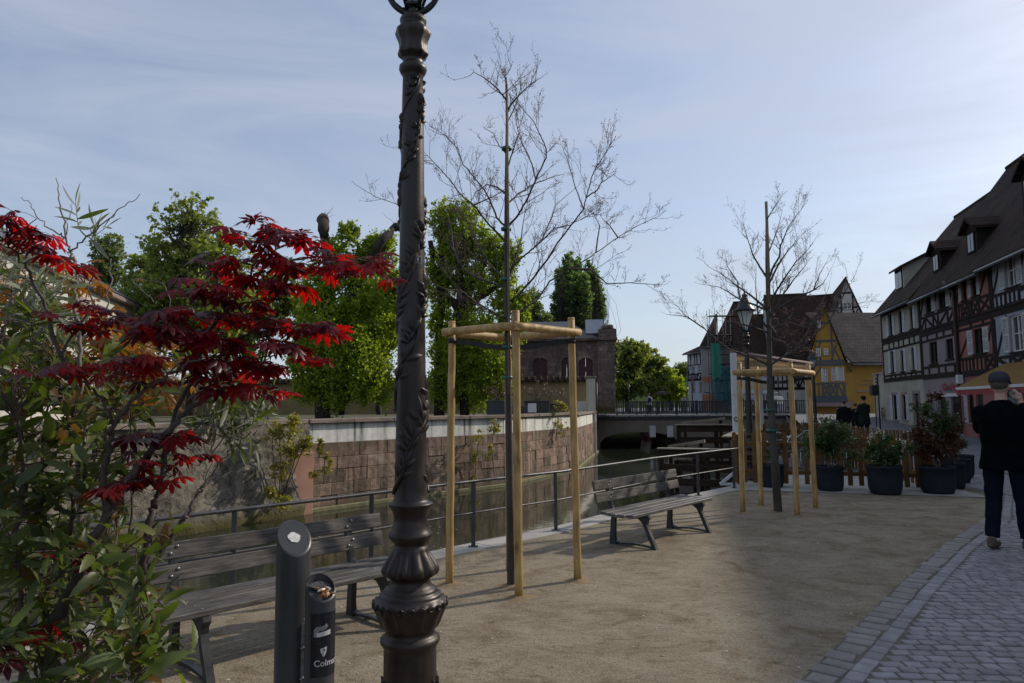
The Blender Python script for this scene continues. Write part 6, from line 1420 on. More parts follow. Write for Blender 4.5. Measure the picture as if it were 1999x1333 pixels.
tag(root, 'low grey steel railing with two rails along the canal kerb', 'railing')
# ================================================================ CAFE TERRACE, FENCES, PEOPLE
M_pick = wood_mat('orange_fence_wood', (.085, .042, .014), (.14, .072, .023), (.19, .105, .036), 2, .2)
def picket_fence(label, a, b, h=1.0, gap=.175, w=.082, seed=1, z=0):
    Ln, rz = seg_frame(a, b); root = empty('picket_fence', (a.x, a.y, z), rz); n = int(Ln/gap); r = random.Random(seed)
    for i in range(n+1):
        x = i*Ln/n; m = MB(); hh = h+r.uniform(-.008, .008); pts = [(-w/2, .05), (w/2, .05), (w/2, hh-w/2)] + [(w/2*math.cos(t), hh-w/2+w/2*math.sin(t)) for t in np.linspace(0, math.pi, 9)[1:-1]] + [(-w/2, hh-w/2)]
        m.prism(pts, (x+r.uniform(-.004, .004), -.011, 0), (1, 0, 0), (0, 0, 1), (0, .02, 0)); m.build('picket', M_pick, root)
    for zz in (.22, .74): m = MB(); m.box((0, .0095, zz), (Ln, .05, zz+.07), 0, None, .004); m.build('rail', M_pick, root)
    for x in np.linspace(.05, Ln-.05, max(2, int(Ln/1.8)+1)): m = MB(); m.box((x-.04, .051, 0), (x+.04, .13, h-.05)); m.build('post', M_pick, root)
    tag(root, label, 'fence', 'picket fences round the cafe terrace'); return root
Fa, Fb = G(1436, 946), G(1818, 958)
picket_fence('orange wooden picket fence behind the blue pots, nearest to the sand', Fa, Fb)
Fc = Vector((Fb.x+.9, 20.0, 0)); picket_fence('picket fence running back along the lane behind the row of pots', Fb + Vector((.05, .1, 0)), Fc, seed=2)
picket_fence('far picket fence closing the back of the cafe terrace', Vector((6.6, 19.0, 0)), Vector((Fc.x, 19.4, 0)), seed=3)
M_plt = mat('blue_grey_planter', (.014, .019, .024), (.024, .030, .036), .8, 3, bmp=.3, spec=.15)
L_var = leafmat('variegated_leaves', (.05, .085, .025), (.16, .20, .09), .3, (1.4, 1.5, .7)); L_grn = leafmat('dark_shrub_leaves', (.025, .055, .015), (.05, .095, .022), .3, (1.4, 1.6, .5))
L_phot = leafmat('red_tipped_leaves', (.085, .016, .014), (.05, .04, .015), .3, (1.5, .8, .5)); L_wht = leafmat('white_petals', (.60, .58, .42), (.7, .68, .55), .3, (1, 1, 1))
LENS = np.array([(0, 0, 0), (.17, .3, .03), (.16, .65, .02), (0, 1, -.06), (-.16, .65, .02), (-.17, .3, .03)])
def planter(label, pos, w, h, clumps, seed, cat='potted plant'):
    rng = np.random.default_rng(seed); root = empty('round_planter', pos); m = MB(); r = w/2
    m.lathe([(r*.80, 0), (r*.88, .03), (r*.97, h*.25), (r, h*.6), (r*.99, h-.05), (r*1.03, h-.045), (r*1.03, h-.004), (r*1.0, h), (r*.93, h-.01), (r*.92, h-.05)], 36); m.build('pot', M_plt, root)
    m = MB(); m.lathe([(.01, h-.045), (r*.9, h-.05)], 20, caps=False); m.build('soil', M_soil, root)
    st = MB(); G_ = {}
    for (dx, dy, z, rr, rz_, n, lm, size) in clumps:
        e = Vector((dx, dy, z)); q = limb(st, (rng.normal()*.05, rng.normal()*.05, h-.06), e, .012, .005, rng, .08, 4, 5)
        for cc in blob_points(rng, e, (rr*.7, rr*.7, rz_*.7), max(4, n//45), .3): limb(st, q[3], cc, .005, .002, rng, .1, 3, 3); G_.setdefault((lm, size), []).append(blob_points(rng, cc, (rr*.42, rr*.42, rz_*.42), max(6, n//max(4, n//45)), .2))
    st.build('stem', M_twig, root)
    for (lm, size), C in G_.items(): C = np.concatenate(C); leaves('foliage', C, size*rng.uniform(.6, 1.3, len(C)), lm, root, LENS, seed=seed)
    tag(root, label, cat, 'blue grey pots along the picket fence'); return root
def gp(px, py): return G(px, py)
planter('blue grey pot with a big dark variegated bush left of the white flowers', gp(1621, 958), .46, .44, [(0, 0, .85, .48, .42, 1900, L_grn, .065), (-.3, 0, .85, .32, .34, 700, L_var, .06), (.25, 0, 1.0, .32, .3, 700, L_var, .06), (.05, -.1, 1.12, .36, .24, 700, L_var, .055), (.36, -.1, .62, .24, .2, 400, L_var, .055)], 1)
q = gp(1729, 964)
p2 = planter('blue grey pot with white flower spikes', q, .54, .48, [(0, 0, .62, .34, .22, 1000, L_grn, .07), (-.2, 0, .72, .2, .24, 380, L_grn, .07), (.24, 0, .72, .2, .24, 380, L_grn, .07), (.05, .1, .9, .26, .24, 300, L_grn, .06)], 2)
rng = np.random.default_rng(3)
for (dx, dz, hh) in ((-.26, .9, .16), (-.20, 1.0, .16), (-.10, 1.06, .14), (-.02, .95, .18), (-.22, .6, .12), (-.15, .66, .14), (-.05, .62, .12), (.1, .72, .16), (.2, .74, .14), (.25, .68, .14), (.3, .78, .14), (.06, .55, .1), (.34, .85, .12)):
    C = []
    for j in range(26): a = rng.uniform(0, 6.28); C.append((dx+.022*math.cos(a), rng.normal()*.02-.05+.022*math.sin(a), dz-.06+hh*rng.random()))
    leaves('flower_spike', np.array(C), np.full(len(C), .026), L_wht, p2, LENS*np.array((2.2, 1, 1)), seed=4)
st = MB()
for (dx, dz) in ((-.26, .95), (-.20, 1.05), (-.10, 1.1), (-.02, 1.02), (-.15, .7), (.1, .8), (.2, .8), (.3, .8), (.34, .9)): st.tube([(dx*.3, 0, .45), (dx*.8, -.03, .45+(dz-.45)*.5), (dx, -.05, dz)], .005, 5)
st.build('flower_stem', L_grn, p2)
planter('blue grey pot with tall red tipped shrub at the fence corner', gp(1832, 963), .54, .46, [(0, 0, .75, .42, .34, 1100, L_phot, .07), (-.26, 0, .95, .32, .3, 600, L_phot, .07), (.1, 0, 1.12, .4, .34, 900, L_grn, .07), (-.12, .1, 1.42, .26, .24, 320, L_grn, .06), (.1, 0, 1.62, .26, .22, 220, L_phot, .06), (.34, .1, .95, .32, .34, 700, L_phot, .065)], 5)
planter('second pot behind the red tipped corner shrub', gp(1856, 953), .5, .46, [(0, 0, .8, .26, .26, 800, L_phot, .07), (.05, 0, 1.1, .3, .34, 700, L_phot, .06), (0, 0, 1.5, .16, .2, 90, L_grn, .055)], 6)
planter('third pot in the row going back along the lane', gp(1868, 942), .5, .46, [(0, 0, .75, .26, .24, 700, L_grn, .07), (0, 0, 1.15, .3, .32, 500, L_phot, .06)], 7)
planter('last visible pot of the row beside the man in the cap', gp(1876, 932), .5, .46, [(0, 0, .7, .26, .2, 350, L_grn, .06), (.0, 0, 1.1, .2, .3, 220, L_phot, .06)], 8)
planter('blue grey pot half hidden behind the far young tree', gp(1507, 951), .44, .42, [(0, 0, .6, .2, .18, 300, L_grn, .06), (.15, 0, .7, .12, .14, 90, L_phot, .05)], 9)
# ---------------------------------------------------------------- timber landing by the water
M_deck = wood_mat('dark_landing_timber', (.018, .011, .008), (.035, .022, .015), (.06, .042, .03), 2, .1)
M_decklit = wood_mat('sunlit_plank', (.14, .115, .085), (.22, .19, .14), (.30, .26, .2), 2, .2)  # landing timber again, with sunlight on its top planks put into the colour
def board_fence(label, a, b, z0, ztop, boards, posts, name='timber_barrier'):
    Ln, rz = seg_frame(a, b); root = empty(name, (a.x, a.y, z0), rz); H = ztop-z0
    for i, (zz, hh) in enumerate(boards): m = MB(); m.box((0, -.02, zz), (Ln, .02, zz+hh), 0, None, .005); m.build('board', M_deck, root)
    for x in posts: m = MB(); m.box((x*Ln-.055, .021, -.9), (x*Ln+.055, .13, H-.03), 0, None, .006); m.build('post', M_deck, root)
    m = MB(); m.box((-.04, -.09, H-.028), (Ln+.04, .16, H), 0, None, .005); m.build('cap_plank', M_decklit, root)
    tag(root, label, 'barrier', 'timber barriers at the landing'); return root
a, b = P(1287, 873, 15.3), P(1436, 873, 14.7)
board_fence('lower dark timber barrier of the landing, left of the fence end', a, b, -.55, .60, [(.95, .17), (.66, .15), (.36, .15), (.06, .15), (-.25, .2)], (.02, .62, .97))
a, b = P(1321, 826, 19.5), P(1450, 826, 19.2)
board_fence('upper dark timber barrier behind the lower landing barrier', a, b, -.1, .98, [(.87, .17), (.56, .17), (.25, .17), (-.08, .17)], (.03, .60, .97))
a, b = P(1405, 850, 15.0), P(1432, 826, 19.4); c2 = P(1305, 905, 15.2)
board_fence('side timber barrier joining the two landing barriers', Vector((a.x+.2, 15.0, 0)), Vector((b.x+.2, 19.2, 0)), -.3, .85, [(.9, .2), (.55, .2), (.2, .2)], (.3, .7))
mb = MB(); pts = [P(1285, 960, 15.4), P(1440, 960, 14.6), P(1450, 860, 20.2), P(1330, 860, 20.2)]
pts = [Vector((p.x, p.y, -.56)) for p in pts]; A_ = MB(); d = (pts[2]-pts[1]); n = 34
for i in range(n):
    t0, t1 = i/n, (i+.9)/n; q = [pts[0].lerp(pts[3], t0), pts[1].lerp(pts[2], t0), pts[1].lerp(pts[2], t1), pts[0].lerp(pts[3], t1)]; v = [tuple(p) for p in q]+[(p.x, p.y, p.z-.04) for p in q]
    A_.add(v, [(0, 1, 2, 3), (7, 6, 5, 4), (0, 4, 5, 1), (1, 5, 6, 2), (2, 6, 7, 3), (3, 7, 4, 0)])
for p in pts+[pts[0].lerp(pts[3], .5)]: A_.tube([(p.x, p.y, -.6), (p.x, p.y, -2.6)], .09, 8)
tag(A_.build('landing_deck', M_deck), 'dark plank landing deck over the water behind the barriers', 'deck')
# sloping planks seen through the gaps
for i, (x0, y0, x1, y1, Y, lb) in enumerate([(1332, 826, 1415, 817, 22, 'highest pale sloping beam behind the upper timber barrier'), (1305, 872, 1376, 861, 16.6, 'long pale sloping beam behind the lower timber barrier'), (1318, 894, 1362, 889, 16.2, 'short pale board seen through the lower barrier gap')]):
    p, q = P(x0, y0, Y), P(x1, y1, Y-.4); m = MB(); m.beam(p, q, .10, .11 if i == 2 else .07, 0, .005); o = m.build('handrail_beam', M_decklit, None)
    for t in (.08, .92): pp = p.lerp(q, t); m = MB(); m.box((pp.x-.04, pp.y+.06, -.55), (pp.x+.04, pp.y+.14, pp.z)); m.build('post', M_deck, o)
    tag(o, lb, 'beam')
p, q = P(1406, 945, 13.6), P(1436, 920, 13.6); m = MB(); m.beam(p, q, .04, .05); m.beam(p, p+Vector((.33, .02, 0)), .04, .045); tag(m.build('diagonal_brace', M_wfr), 'white diagonal brace at the end of the picket fence', 'brace')
# ---------------------------------------------------------------- awning pergola
M_can = leafmat('cream_canvas', (.62, .54, .44), (.66, .58, .47), .5, (1.1, 1.05, .95), .9, .1)
root = empty('awning_pergola', (P(1433, 790, 17).x, 17, 0)); O = Vector(root.location)
def pole(px, Y, ytop, w=.10):
    q = P(px, ytop, Y); m = MB(); m.box((q.x-O.x-w/2, Y-O.y-w/2, 0), (q.x-O.x+w/2, Y-O.y+w/2, q.z), 0, None, .008); m.build('post', M_wfr, root); return q-O
q1 = pole(1431, 17, 690, .125); q2 = pole(1483, 22, 730, .11); q3 = pole(1575, 20, 722, .11)
m = MB(); a, b, c, d = P(1428, 690, 17)-O, P(1585, 712, 19.5)-O, P(1580, 724, 23)-O, P(1450, 716, 21.5)-O
v = [a, b, c, d]; v = v+[x-Vector((0, 0, .05)) for x in v]; m.add(v, [(0, 1, 2, 3), (7, 6, 5, 4), (0, 4, 5, 1), (1, 5, 6, 2), (2, 6, 7, 3), (3, 7, 4, 0)]); m.build('canopy', M_can, root)
m = MB(); m.tube([a+Vector((0, 0, .03)), b+Vector((0, 0, .03))], .05, 8); m.build('cassette', M_stn, root)
for (x0, y0, x1, y1, Y) in ((1446, 702, 1500, 716, 18.2), (1443, 744, 1498, 760, 21.5)):
    m = MB(); p0, p1 = P(x0, y1, Y)-O, P(x1, y1+1, Y)-O; p2, p3 = P(x1, y0+3, Y)-O, P(x0, y0, Y)-O; vs = []; n = 12
    for i in range(n+1):
        t = i/n; lo = p0.lerp(p1, t); hi = p3.lerp(p2, t); w = .02*math.sin(t*25); vs += [(lo.x, lo.y+w, lo.z), (hi.x, hi.y, hi.z)]
    m.add(vs, [(2*i, 2*i+2, 2*i+3, 2*i+1) for i in range(n)], 0, True); m.build('canvas_flap', M_can, root)
m = MB(); q = P(1477, 835, 17)
for zz in (1.02,): m.tube([q1+Vector((0, -.08, 0))+Vector((0, 0, P(1431, 818, 17).z-q1.z))+Vector((.05*math.cos(a), 0, .05*math.sin(a))) for a in np.linspace(0, 6.28, 14)], .01, 5)
m.build('iron_ring', M_blk, root); tag(root, 'white posted awning frame with cream canvas over the cafe terrace', 'awning')
# ---------------------------------------------------------------- cafe furniture
M_alu = mat('brushed_aluminium', (.55, .56, .57), (.42, .43, .44), .3, 15, metal=.9, bmp=.1); M_wick = mat('dark_woven_seat', (.03, .03, .032), (.05, .048, .046), .7, 60, bmp=.6)
def cafe_chair():
    root = empty('cafe_chair'); m = MB()
    for s in (-1, 1): 
        m.tube([(s*.22, .2, 0), (s*.21, .2, .43), (s*.24, .18, .64), (s*.25, -.1, .66), (s*.22, -.22, .60)], .013, 8); m.tube([(s*.2, -.22, 0), (s*.2, -.2, .45)], .013, 8)
    m.tube([(-.2, -.2, .45)] + [(-.22*math.cos(t), -.24, .55+.30*math.sin(t)) for t in np.linspace(0, math.pi, 11)] + [(.2, -.2, .45)], .013, 8)
    m.tube([(-.15*math.cos(t), -.235, .55+.22*math.sin(t)) for t in np.linspace(0, math.pi, 9)], .007, 6)
    m.build('frame', M_alu, root); m = MB(); m.box((-.21, -.2, .43), (.21, .21, .46), 0, None, .012); m.build('seat', M_wick, root)
    m = MB()
    for i in range(5): z = .52+i*.055; hw = .19*math.sqrt(max(.1, 1-((z-.55)/.3)**2)) if z > .55 else .19; m.box((-hw, -.245, z), (hw, -.232, z+.035))
    m.build('backrest', M_wick, root); return root
ch = cafe_chair()
for i, (px, py, Y, rz, lb) in enumerate([(1566, 0, 16.2, 2.6, 'aluminium cafe chair with round back beside the far guard'), (1578, 0, 17.6, 2.9, 'aluminium cafe chair just behind the first round backed one'), (1532, 0, 16.0, .4, 'aluminium cafe chair left of the thin young trunk'), (1505, 0, 17.0, .2, 'dark seated cafe chair behind the second lamp'), (1668, 0, 16.3, -.5, 'aluminium cafe chair below the man in the flat cap'), (1716, 0, 15.6, 1.2, 'aluminium cafe chair behind the white flowers'), (1758, 0, 16.4, 2.2, 'aluminium cafe chair between white flowers and corner shrub')]):
    o = ch if i == 0 else copy_tree(ch); q = P(px, 790, Y); o.location = (q.x, Y, 0); o.rotation_euler = (0, 0, rz); tag(o, lb, 'chair', 'cafe chairs on the terrace')
def cafe_table():
    root = empty('cafe_table'); m = MB(); m.lathe([(.01, .722), (.33, .722), (.34, .73), (.335, .745), (.01, .746)], 28); m.build('table_top', M_alu, root); m = MB(); m.lathe([(.03, .03), (.03, .72)], 12); m.lathe([(.22, 0), (.21, .02), (.05, .035)], 20); m.build('pedestal', M_blk, root); return root
tb = cafe_table()
for i, (px, Y, lb) in enumerate([(1550, 16.9, 'round metal cafe table beside the round backed chairs'), (1645, 16.6, 'round metal cafe table behind the variegated bush'), (1690, 15.9, 'round metal cafe table left of the white flowers'), (1740, 15.4, 'round metal cafe table behind the white flower pot')]):
    o = tb if i == 0 else copy_tree(tb); q = P(px, 790, Y); o.location = (q.x, Y, 0); tag(o, lb, 'table', 'cafe tables on the terrace')
# planter bench / box in front of the standing people
q = P(1660, 845, 24); root = empty('wooden_box', (q.x, 24, 0)); m = MB(); m.box((-.42, -.2, 0), (.42, .2, .55), 0, None, .01)
m.build('box_body', wood_mat('grey_box_wood', (.10, .10, .08), (.15, .15, .12), (.2, .2, .16), 2), root); m = MB(); m.box((-.45, -.23, .551), (.45, .23, .59), 0, None, .008); m.build('lid', M_stn, root); tag(root, 'grey wooden box in front of the two standing people in dark coats', 'box')
# menu stand, sign post and speaker-like box
q = P(1700, 790, 34); root = empty('menu_box', (q.x, 34, 0)); m = MB(); q2 = P(1708, 772, 34)-Vector((q.x, 34, 0)); m.box((q2.x-.19, -.12, q2.z), (q2.x+.17, .12, q2.z+.5), 0, None, .01); m.build('case', M_blk, root); m = MB(); m.tube([(q2.x, 0, 0), (q2.x, 0, q2.z)], .025, 8); m.lathe([(.2, 0), (.2, .03)], 14, (q2.x, 0, 0)); m.build('stand', M_blk, root)
tag(root, 'black box on a thin stand in front of the ochre restaurant wing', 'menu box')
q = P(1716, 790, 36); z1 = P(1716, 733, 36).z; root = empty('sign_post', (q.x, 36, 0)); m = MB(); m.tube([(0, 0, 0), (0, 0, z1)], .035, 10); m.lathe([(.045, 0), (.06, .04), (.02, .1)], 10, (0, 0, z1)); m.build('pole', M_igrn, root)
m = MB()
for k in range(3): m.box((-.14, -.05, z1-.22-k*.17), (.0, -.036, z1-.1-k*.17))
m.build('sign_plate', mat('green_sign_plate', (.05, .09, .08), (.06, .1, .09), .4, 5), root); tag(root, 'dark green post with small stacked sign plates next to the cream side wall', 'sign')
# parked bicycle seen through the cafe
def bicycle(label, pos, rz):
    root = empty('bicycle', pos, rz)
    for x in (-.5, .5):
        m = MB(); m.tube([(x+.33*math.cos(a), 0, .34+.33*math.sin(a)) for a in np.linspace(0, 2*math.pi, 33)], .018, 6, caps=False); w = m.build('wheel', M_blk, root); m = MB()
        for k in range(12): a = k*math.pi/6; m.tube([(x, 0, .34), (x+.32*math.cos(a), 0, .34+.32*math.sin(a))], .002, 3)
        m.tube([(x+.31*math.cos(a), 0, .34+.31*math.sin(a)) for a in np.linspace(0, 2*math.pi, 33)], .008, 5, caps=False); m.build('spokes', M_alu, w)
    m = MB(); bb, st, hd = (-.05, 0, .3), (-.2, 0, .78), (.36, 0, .86)
    for a, b in ((bb, st), (bb, (.38, 0, .72)), (st, hd), ((-.5, 0, .34), bb), ((-.5, 0, .34), (-.17, 0, .68)), ((.5, 0, .34), hd)): m.tube([a, b], .016, 8)
    m.build('frame', M_redp, root); m = MB(); m.tube([(.36, 0, .86), (.34, 0, .98)], .014, 8); m.tube([(.25, -.28, 1.0), (.36, -.2, .99), (.36, .2, .99), (.25, .28, 1.0)], .012, 8); m.build('handlebar', M_alu, root)
    m = MB(); m.box((-.34, -.06, .84), (-.1, .06, .89), 0, None, .02); m.tube([st, (-.22, 0, .85)], .013, 6); m.build('saddle', M_blk, root); tag(root, label, 'bicycle')
q = P(1724, 830, 44); bicycle('bicycle leaning at the door of the ochre restaurant wing', (q.x, 44, .3), 1.2)
# ---------------------------------------------------------------- PEOPLE
M_skin = mat('skin', (.48, .29, .21), (.40, .23, .165), .5, 20, bmp=.05); M_hair = mat('dark_hair', (.03, .022, .017), (.05, .038, .03), .6, 60, bmp=.5); M_hairg = mat('cropped_grey_hair', (.055, .042, .034), (.09, .072, .06), .8, 90, bmp=.4)
def cloth(name, c): return mat(name, c, tuple(x*.7 for x in c), .95, 3, bmp=.5, bdist=.012, fine=14, spec=.06)
def loft(mb, rings, n=20, mi=0):
    "rings of (x, y, z, rx, ry)"
    b = len(mb.v)
    for x, y, z, rx, ry in rings:
        for k in range(n):
            a = 2*math.pi*k/n; c, s = math.cos(a), math.sin(a); c = math.copysign(abs(c)**.85, c); s = math.copysign(abs(s)**.85, s); mb.v.append((x+rx*c, y+ry*s, z))
    for i in range(len(rings)-1):
        for k in range(n): k2 = (k+1) % n; mb.f.append((b+i*n+k, b+i*n+k2, b+(i+1)*n+k2, b+(i+1)*n+k)); mb.m.append(mi); mb.sm.append(True)
    mb.f.append(tuple(b+k for k in range(n))[::-1]); mb.m.append(mi); mb.sm.append(True)
    e = b+(len(rings)-1)*n; mb.f.append(tuple(e+k for k in range(n))); mb.m.append(mi); mb.sm.append(True)
def ball(mb, c, r, mi=0, n=14):
    c = Vector(c); r = r if hasattr(r, '__len__') else (r, r, r); rg = []
    for i in range(n+1): t = -math.pi/2+math.pi*i/n; rg.append((c.x, c.y, c.z+r[2]*math.sin(t), max(.0005, r[0]*math.cos(t)), max(.0005, r[1]*math.cos(t))))
    b = len(mb.v)
    for x, y, z, rx, ry in rg:
        for k in range(n*2): a = math.pi*k/n; mb.v.append((x+rx*math.cos(a), y+ry*math.sin(a), z))
    m = n*2
    for i in range(n):
        for k in range(m): k2 = (k+1) % m; mb.f.append((b+i*m+k, b+i*m+k2, b+(i+1)*m+k2, b+(i+1)*m+k)); mb.m.append(mi); mb.sm.append(True)
def fuse(o, vox, sm=6):
    r = o.modifiers.new('fuse', 'REMESH'); r.mode = 'VOXEL'; r.voxel_size = vox; r.use_smooth_shade = True
    s = o.modifiers.new('soften', 'SMOOTH'); s.iterations = sm; s.factor = .5; return o
def hand(mb, w, d, palm_n, side, s=1.0, curl=.9):
    "palm and five fingers: w wrist, d direction of the fingers, palm_n palm normal"
    d = Vector(d).normalized(); n = Vector(palm_n); n = (n-d*n.dot(d)).normalized(); x = d.cross(n)*side; w = Vector(w)
    mb.tube([w-d*.01, w+d*.03*s, w+d*.085*s], [.026*s, .034*s, .036*s], 10)
    for i, (o, ln) in enumerate(((-.03, .062), (-.010, .075), (.011, .080), (.031, .072))):
        p = w+d*.08*s+x*o*s; pts = [p]; dd = d.copy()
        for k, f in enumerate((.45, .3, .25)):
            dd = (dd*math.cos(curl*.5*(k+.4)) + n*math.sin(curl*.5*(k+.4))).normalized(); pts.append(pts[-1]+dd*ln*f*s)
        mb.tube(pts, [.0095*s, .009*s, .0083*s, .0068*s], 8)
    p = w+d*.02*s+x*.03*s; mb.tube([p, p+(x*.8+d*.5+n*.4).normalized()*.035*s, p+(x*.4+d*.9+n*.7).normalized()*.066*s], [.014*s, .011*s, .009*s], 8)
def person(label, pos, rz, H=1.75, top='navy', topc=(.02, .022, .035), legc=(.02, .03, .05), arms='down', coat=.82, wide=1.0, hat=None, hatc=(.2, .2, .21), hair=True, vox=.022, sit=False, extras=(), stride=.0, group=None, bag=None, hairm=None, lean=0, shoe=(.06, .05, .045)):
    s = H/1.75; root = MB(); hw = .175*wide
    A = {}
    for sd in (-1, 1):
        sh = Vector((sd*.185*wide, 0, 1.42))
        if arms == 'photo': el = Vector((sd*.235*wide, .14, 1.20)); wr = Vector((sd*.085, .32, 1.49)); hd, hn = Vector((-sd*.25, .25, 1)), Vector((-sd, .25, 0))
        elif arms == 'front': el = Vector((sd*.24*wide, .04, 1.14)); wr = Vector((sd*.12, .27, 1.14)); hd, hn = Vector((-sd*.5, 1, .1)), Vector((-sd, 0, .2))
        else: el = Vector((sd*.235*wide, -.02, 1.13)); wr = Vector((sd*.24*wide, .06, .88)); hd, hn = Vector((0, .1, -1)), Vector((-sd, .2, 0))
        A[sd] = (sh, el, wr, hd, hn)
    L_ = {}
    for sd in (-1, 1):
        st = stride*sd
        if sit: L_[sd] = (Vector((sd*.09, 0, .52)), Vector((sd*.11, .42, .50)), Vector((sd*.11, .42, .08)))
        else: L_[sd] = (Vector((sd*.095*wide, 0, .90)), Vector((sd*.115*wide, .03+st*.5, .50)), Vector((sd*.13*wide, -.02+st, .09)))
    dz = -.40 if sit else 0
    T = Vector((0, 0, dz)); up = lambda v: Vector(v)+T
    b = MB()
    loft(b, [(0, 0, .84+dz, .14*wide, .10), (0, 0, .92+dz, .165*wide, .115), (0, 0, 1.05+dz, .145*wide, .10), (0, 0, 1.2+dz, .155*wide, .105), (0, 0, 1.34+dz, .175*wide, .11), (0, 0, 1.43+dz, .15*wide, .09), (0, 0, 1.48+dz, .065, .06)])
    b.tube([up((0, 0, 1.44)), up((0, .012, 1.53)), up((0, .02, 1.58))], [.062, .055, .055], 14)
    ball(b, up((0, .02, 1.655)), (.075, .093, .098)); ball(b, up((0, .055, 1.60)), (.052, .052, .05)); b.tube([up((0, .10, 1.665)), up((0, .128, 1.635)), up((0, .108, 1.625))], [.008, .015, .010], 8)
    ball(b, up((0, .105, 1.60)), (.024, .010, .009), n=8)
    for sd in (-1, 1): ball(b, up((sd*.078, .012, 1.645)), (.010, .018, .030), n=8)
    for sd, (sh, el, wr, hd, hn) in A.items():
        b.tube([up(sh), up(sh.lerp(el, .5)), up(el), up(el.lerp(wr, .35)), up(wr)], [.052, .047, .038, .040, .026], 12); hand(b, up(wr), hd, hn, sd, 1.0)
    for sd, (h, k, a) in L_.items():
        b.tube([h, h.lerp(k, .5), k, k.lerp(a, .35), a], [.082, .072, .052, .055, .036], 12); ball(b, a+Vector((0, .06, -.045)), (.042, .12, .042), n=10)
    S = Matrix.Scale(s, 4); O = b.build('person', M_skin, None, S); fuse(O, vox if vox > .01 else .0075, 3); O.location = pos; O.rotation_euler = (lean, 0, rz)
    # eyes and hair
    e = MB()
    for sd in (-1, 1): ball(e, up((sd*.030, .098, 1.662)), (.012, .010, .008), n=6)
    e.build('eyes', M_blk, O, S)
    c = MB(); zb = coat   # upper garment
    loft(c, [(0, -.005, zb+dz, .212*wide, .155), (0, 0, zb+.03+dz, .214*wide, .16), (0, 0, 1.05+dz, .185*wide, .14), (0, 0, 1.2+dz, .19*wide, .138), (0, 0, 1.34+dz, .205*wide, .135), (0, 0, 1.42+dz, .185*wide, .115), (0, 0, 1.47+dz, .11, .085), (0, 0, 1.505+dz, .078, .075)])
    for sd, (sh, el, wr, hd, hn) in A.items():
        w2 = el.lerp(wr, .88 if top != 'tee' else -.12); c.tube([up(sh-Vector((sd*.05, 0, .03))), up(sh+Vector((-sd*.01, 0, -.045))), up(sh.lerp(el, .5)), up(el if top != 'tee' else el.lerp(sh, .1))] + ([up(el.lerp(wr, .4)), up(w2)] if top != 'tee' else []), [.085, .08, .068, .064] + ([.058, .046] if top != 'tee' else []), 12)
    g = c.build('jacket' if coat < .9 else 'shirt', cloth('cloth_%.3f_%.3f_%.3f' % topc, topc), O, S); fuse(g, vox if vox > .012 else .012, 3)
    tx = bpy.data.textures.get('folds') or bpy.data.textures.new('folds', 'CLOUDS'); tx.noise_scale = .11
    dm = g.modifiers.new('folds', 'DISPLACE'); dm.texture = tx; dm.strength = .03; dm.mid_level = .5
    t = MB()
    loft(t, [(0, 0, .80+dz, .13*wide, .115), (0, 0, .90+dz, .178*wide, .130), (0, 0, 1.0+dz, .165*wide, .118)])
    for sd, (h, k, a) in L_.items():
        t.tube([h+Vector((0, 0, .02)), h.lerp(k, .45), k, k.lerp(a, .4), k.lerp(a, .93)], [.10, .092, .076, .074, .064], 14)
    t = t.build('trousers', cloth('cloth_%.3f_%.3f_%.3f' % legc, legc), O, S); fuse(t, vox if vox > .012 else .012, 3); dm = t.modifiers.new('folds', 'DISPLACE'); dm.texture = tx; dm.strength = .022; dm.mid_level = .5
    for sd, (h, k, a) in L_.items():
        f = MB(); ball(f, a+Vector((0, .055, -.047)), (.052, .145, .040), n=10); ball(f, a+Vector((0, -.01, -.02)), (.046, .06, .055), n=10); f = f.build('shoe', cloth('cloth_%.3f_%.3f_%.3f' % shoe, shoe), O, S)
        fuse(f, max(.012, vox), 1)
    if hat != 'none' or True:
        if hair:
            r = MB(); ball(r, up((0, -.010, 1.682)), (.083, .093, .088)); hm = hairm or M_hair; 
            if top == 'woman': ball(r, up((0, -.045, 1.60)), (.075, .06, .10))
            r.build('hair', hm, O, S)
    if hat:
        r = MB(); prof = []; cz = 1.695
        loft(r, [(0, -.002, cz-.01+dz, .089, .104), (0, -.002, cz+.035+dz, .090, .104), (0, -.004, cz+.075+dz, .078, .09), (0, -.006, cz+.098+dz, .052, .06), (0, -.006, cz+.106+dz, .02, .02)])
        if hat == 'cap':
            n = 12; vs = []
            for i in range(n+1):
                a = math.pi*(.12+.76*i/n); x, y = math.cos(a), math.sin(a); vs += [up((x*.088, .0+y*.100, cz+.012)), up((x*.085, .045+y*.155, cz-.010-.02*abs(x)))]
            vs += [v-Vector((0, 0, .006)) for v in vs]; m2 = 2*(n+1)
            r.add(vs, [(2*i, 2*i+1, 2*i+3, 2*i+2) for i in range(n)] + [(m2+2*i, m2+2*i+2, m2+2*i+3, m2+2*i+1) for i in range(n)] + [(2*i+1, m2+2*i+1, m2+2*i+3, 2*i+3) for i in range(n)])
        else: loft(r, [(0, 0, cz-.004+dz, .09, .10), (0, 0, cz-.002+dz, .15, .165), (0, 0, cz+.008+dz, .148, .163), (0, 0, cz+.012+dz, .09, .10)])
        hh = r.build('cap' if hat == 'cap' else 'hat', cloth('cloth_%.3f_%.3f_%.3f' % hatc, hatc), O, S)
        if hat == 'cap': q = MB(); ball(q, up((0, -.078, cz+.016)), (.045, .028, .020), n=8); q.build('cap_strap_gap', M_blk, hh, S)
    if bag:
        r = MB(); ball(r, up((0, -.19, 1.22)), (.14, .09, .22)); r = r.build('backpack', cloth('cloth_%.3f_%.3f_%.3f' % bag, bag), O, S)
    tag(O, label, 'person', group); return O
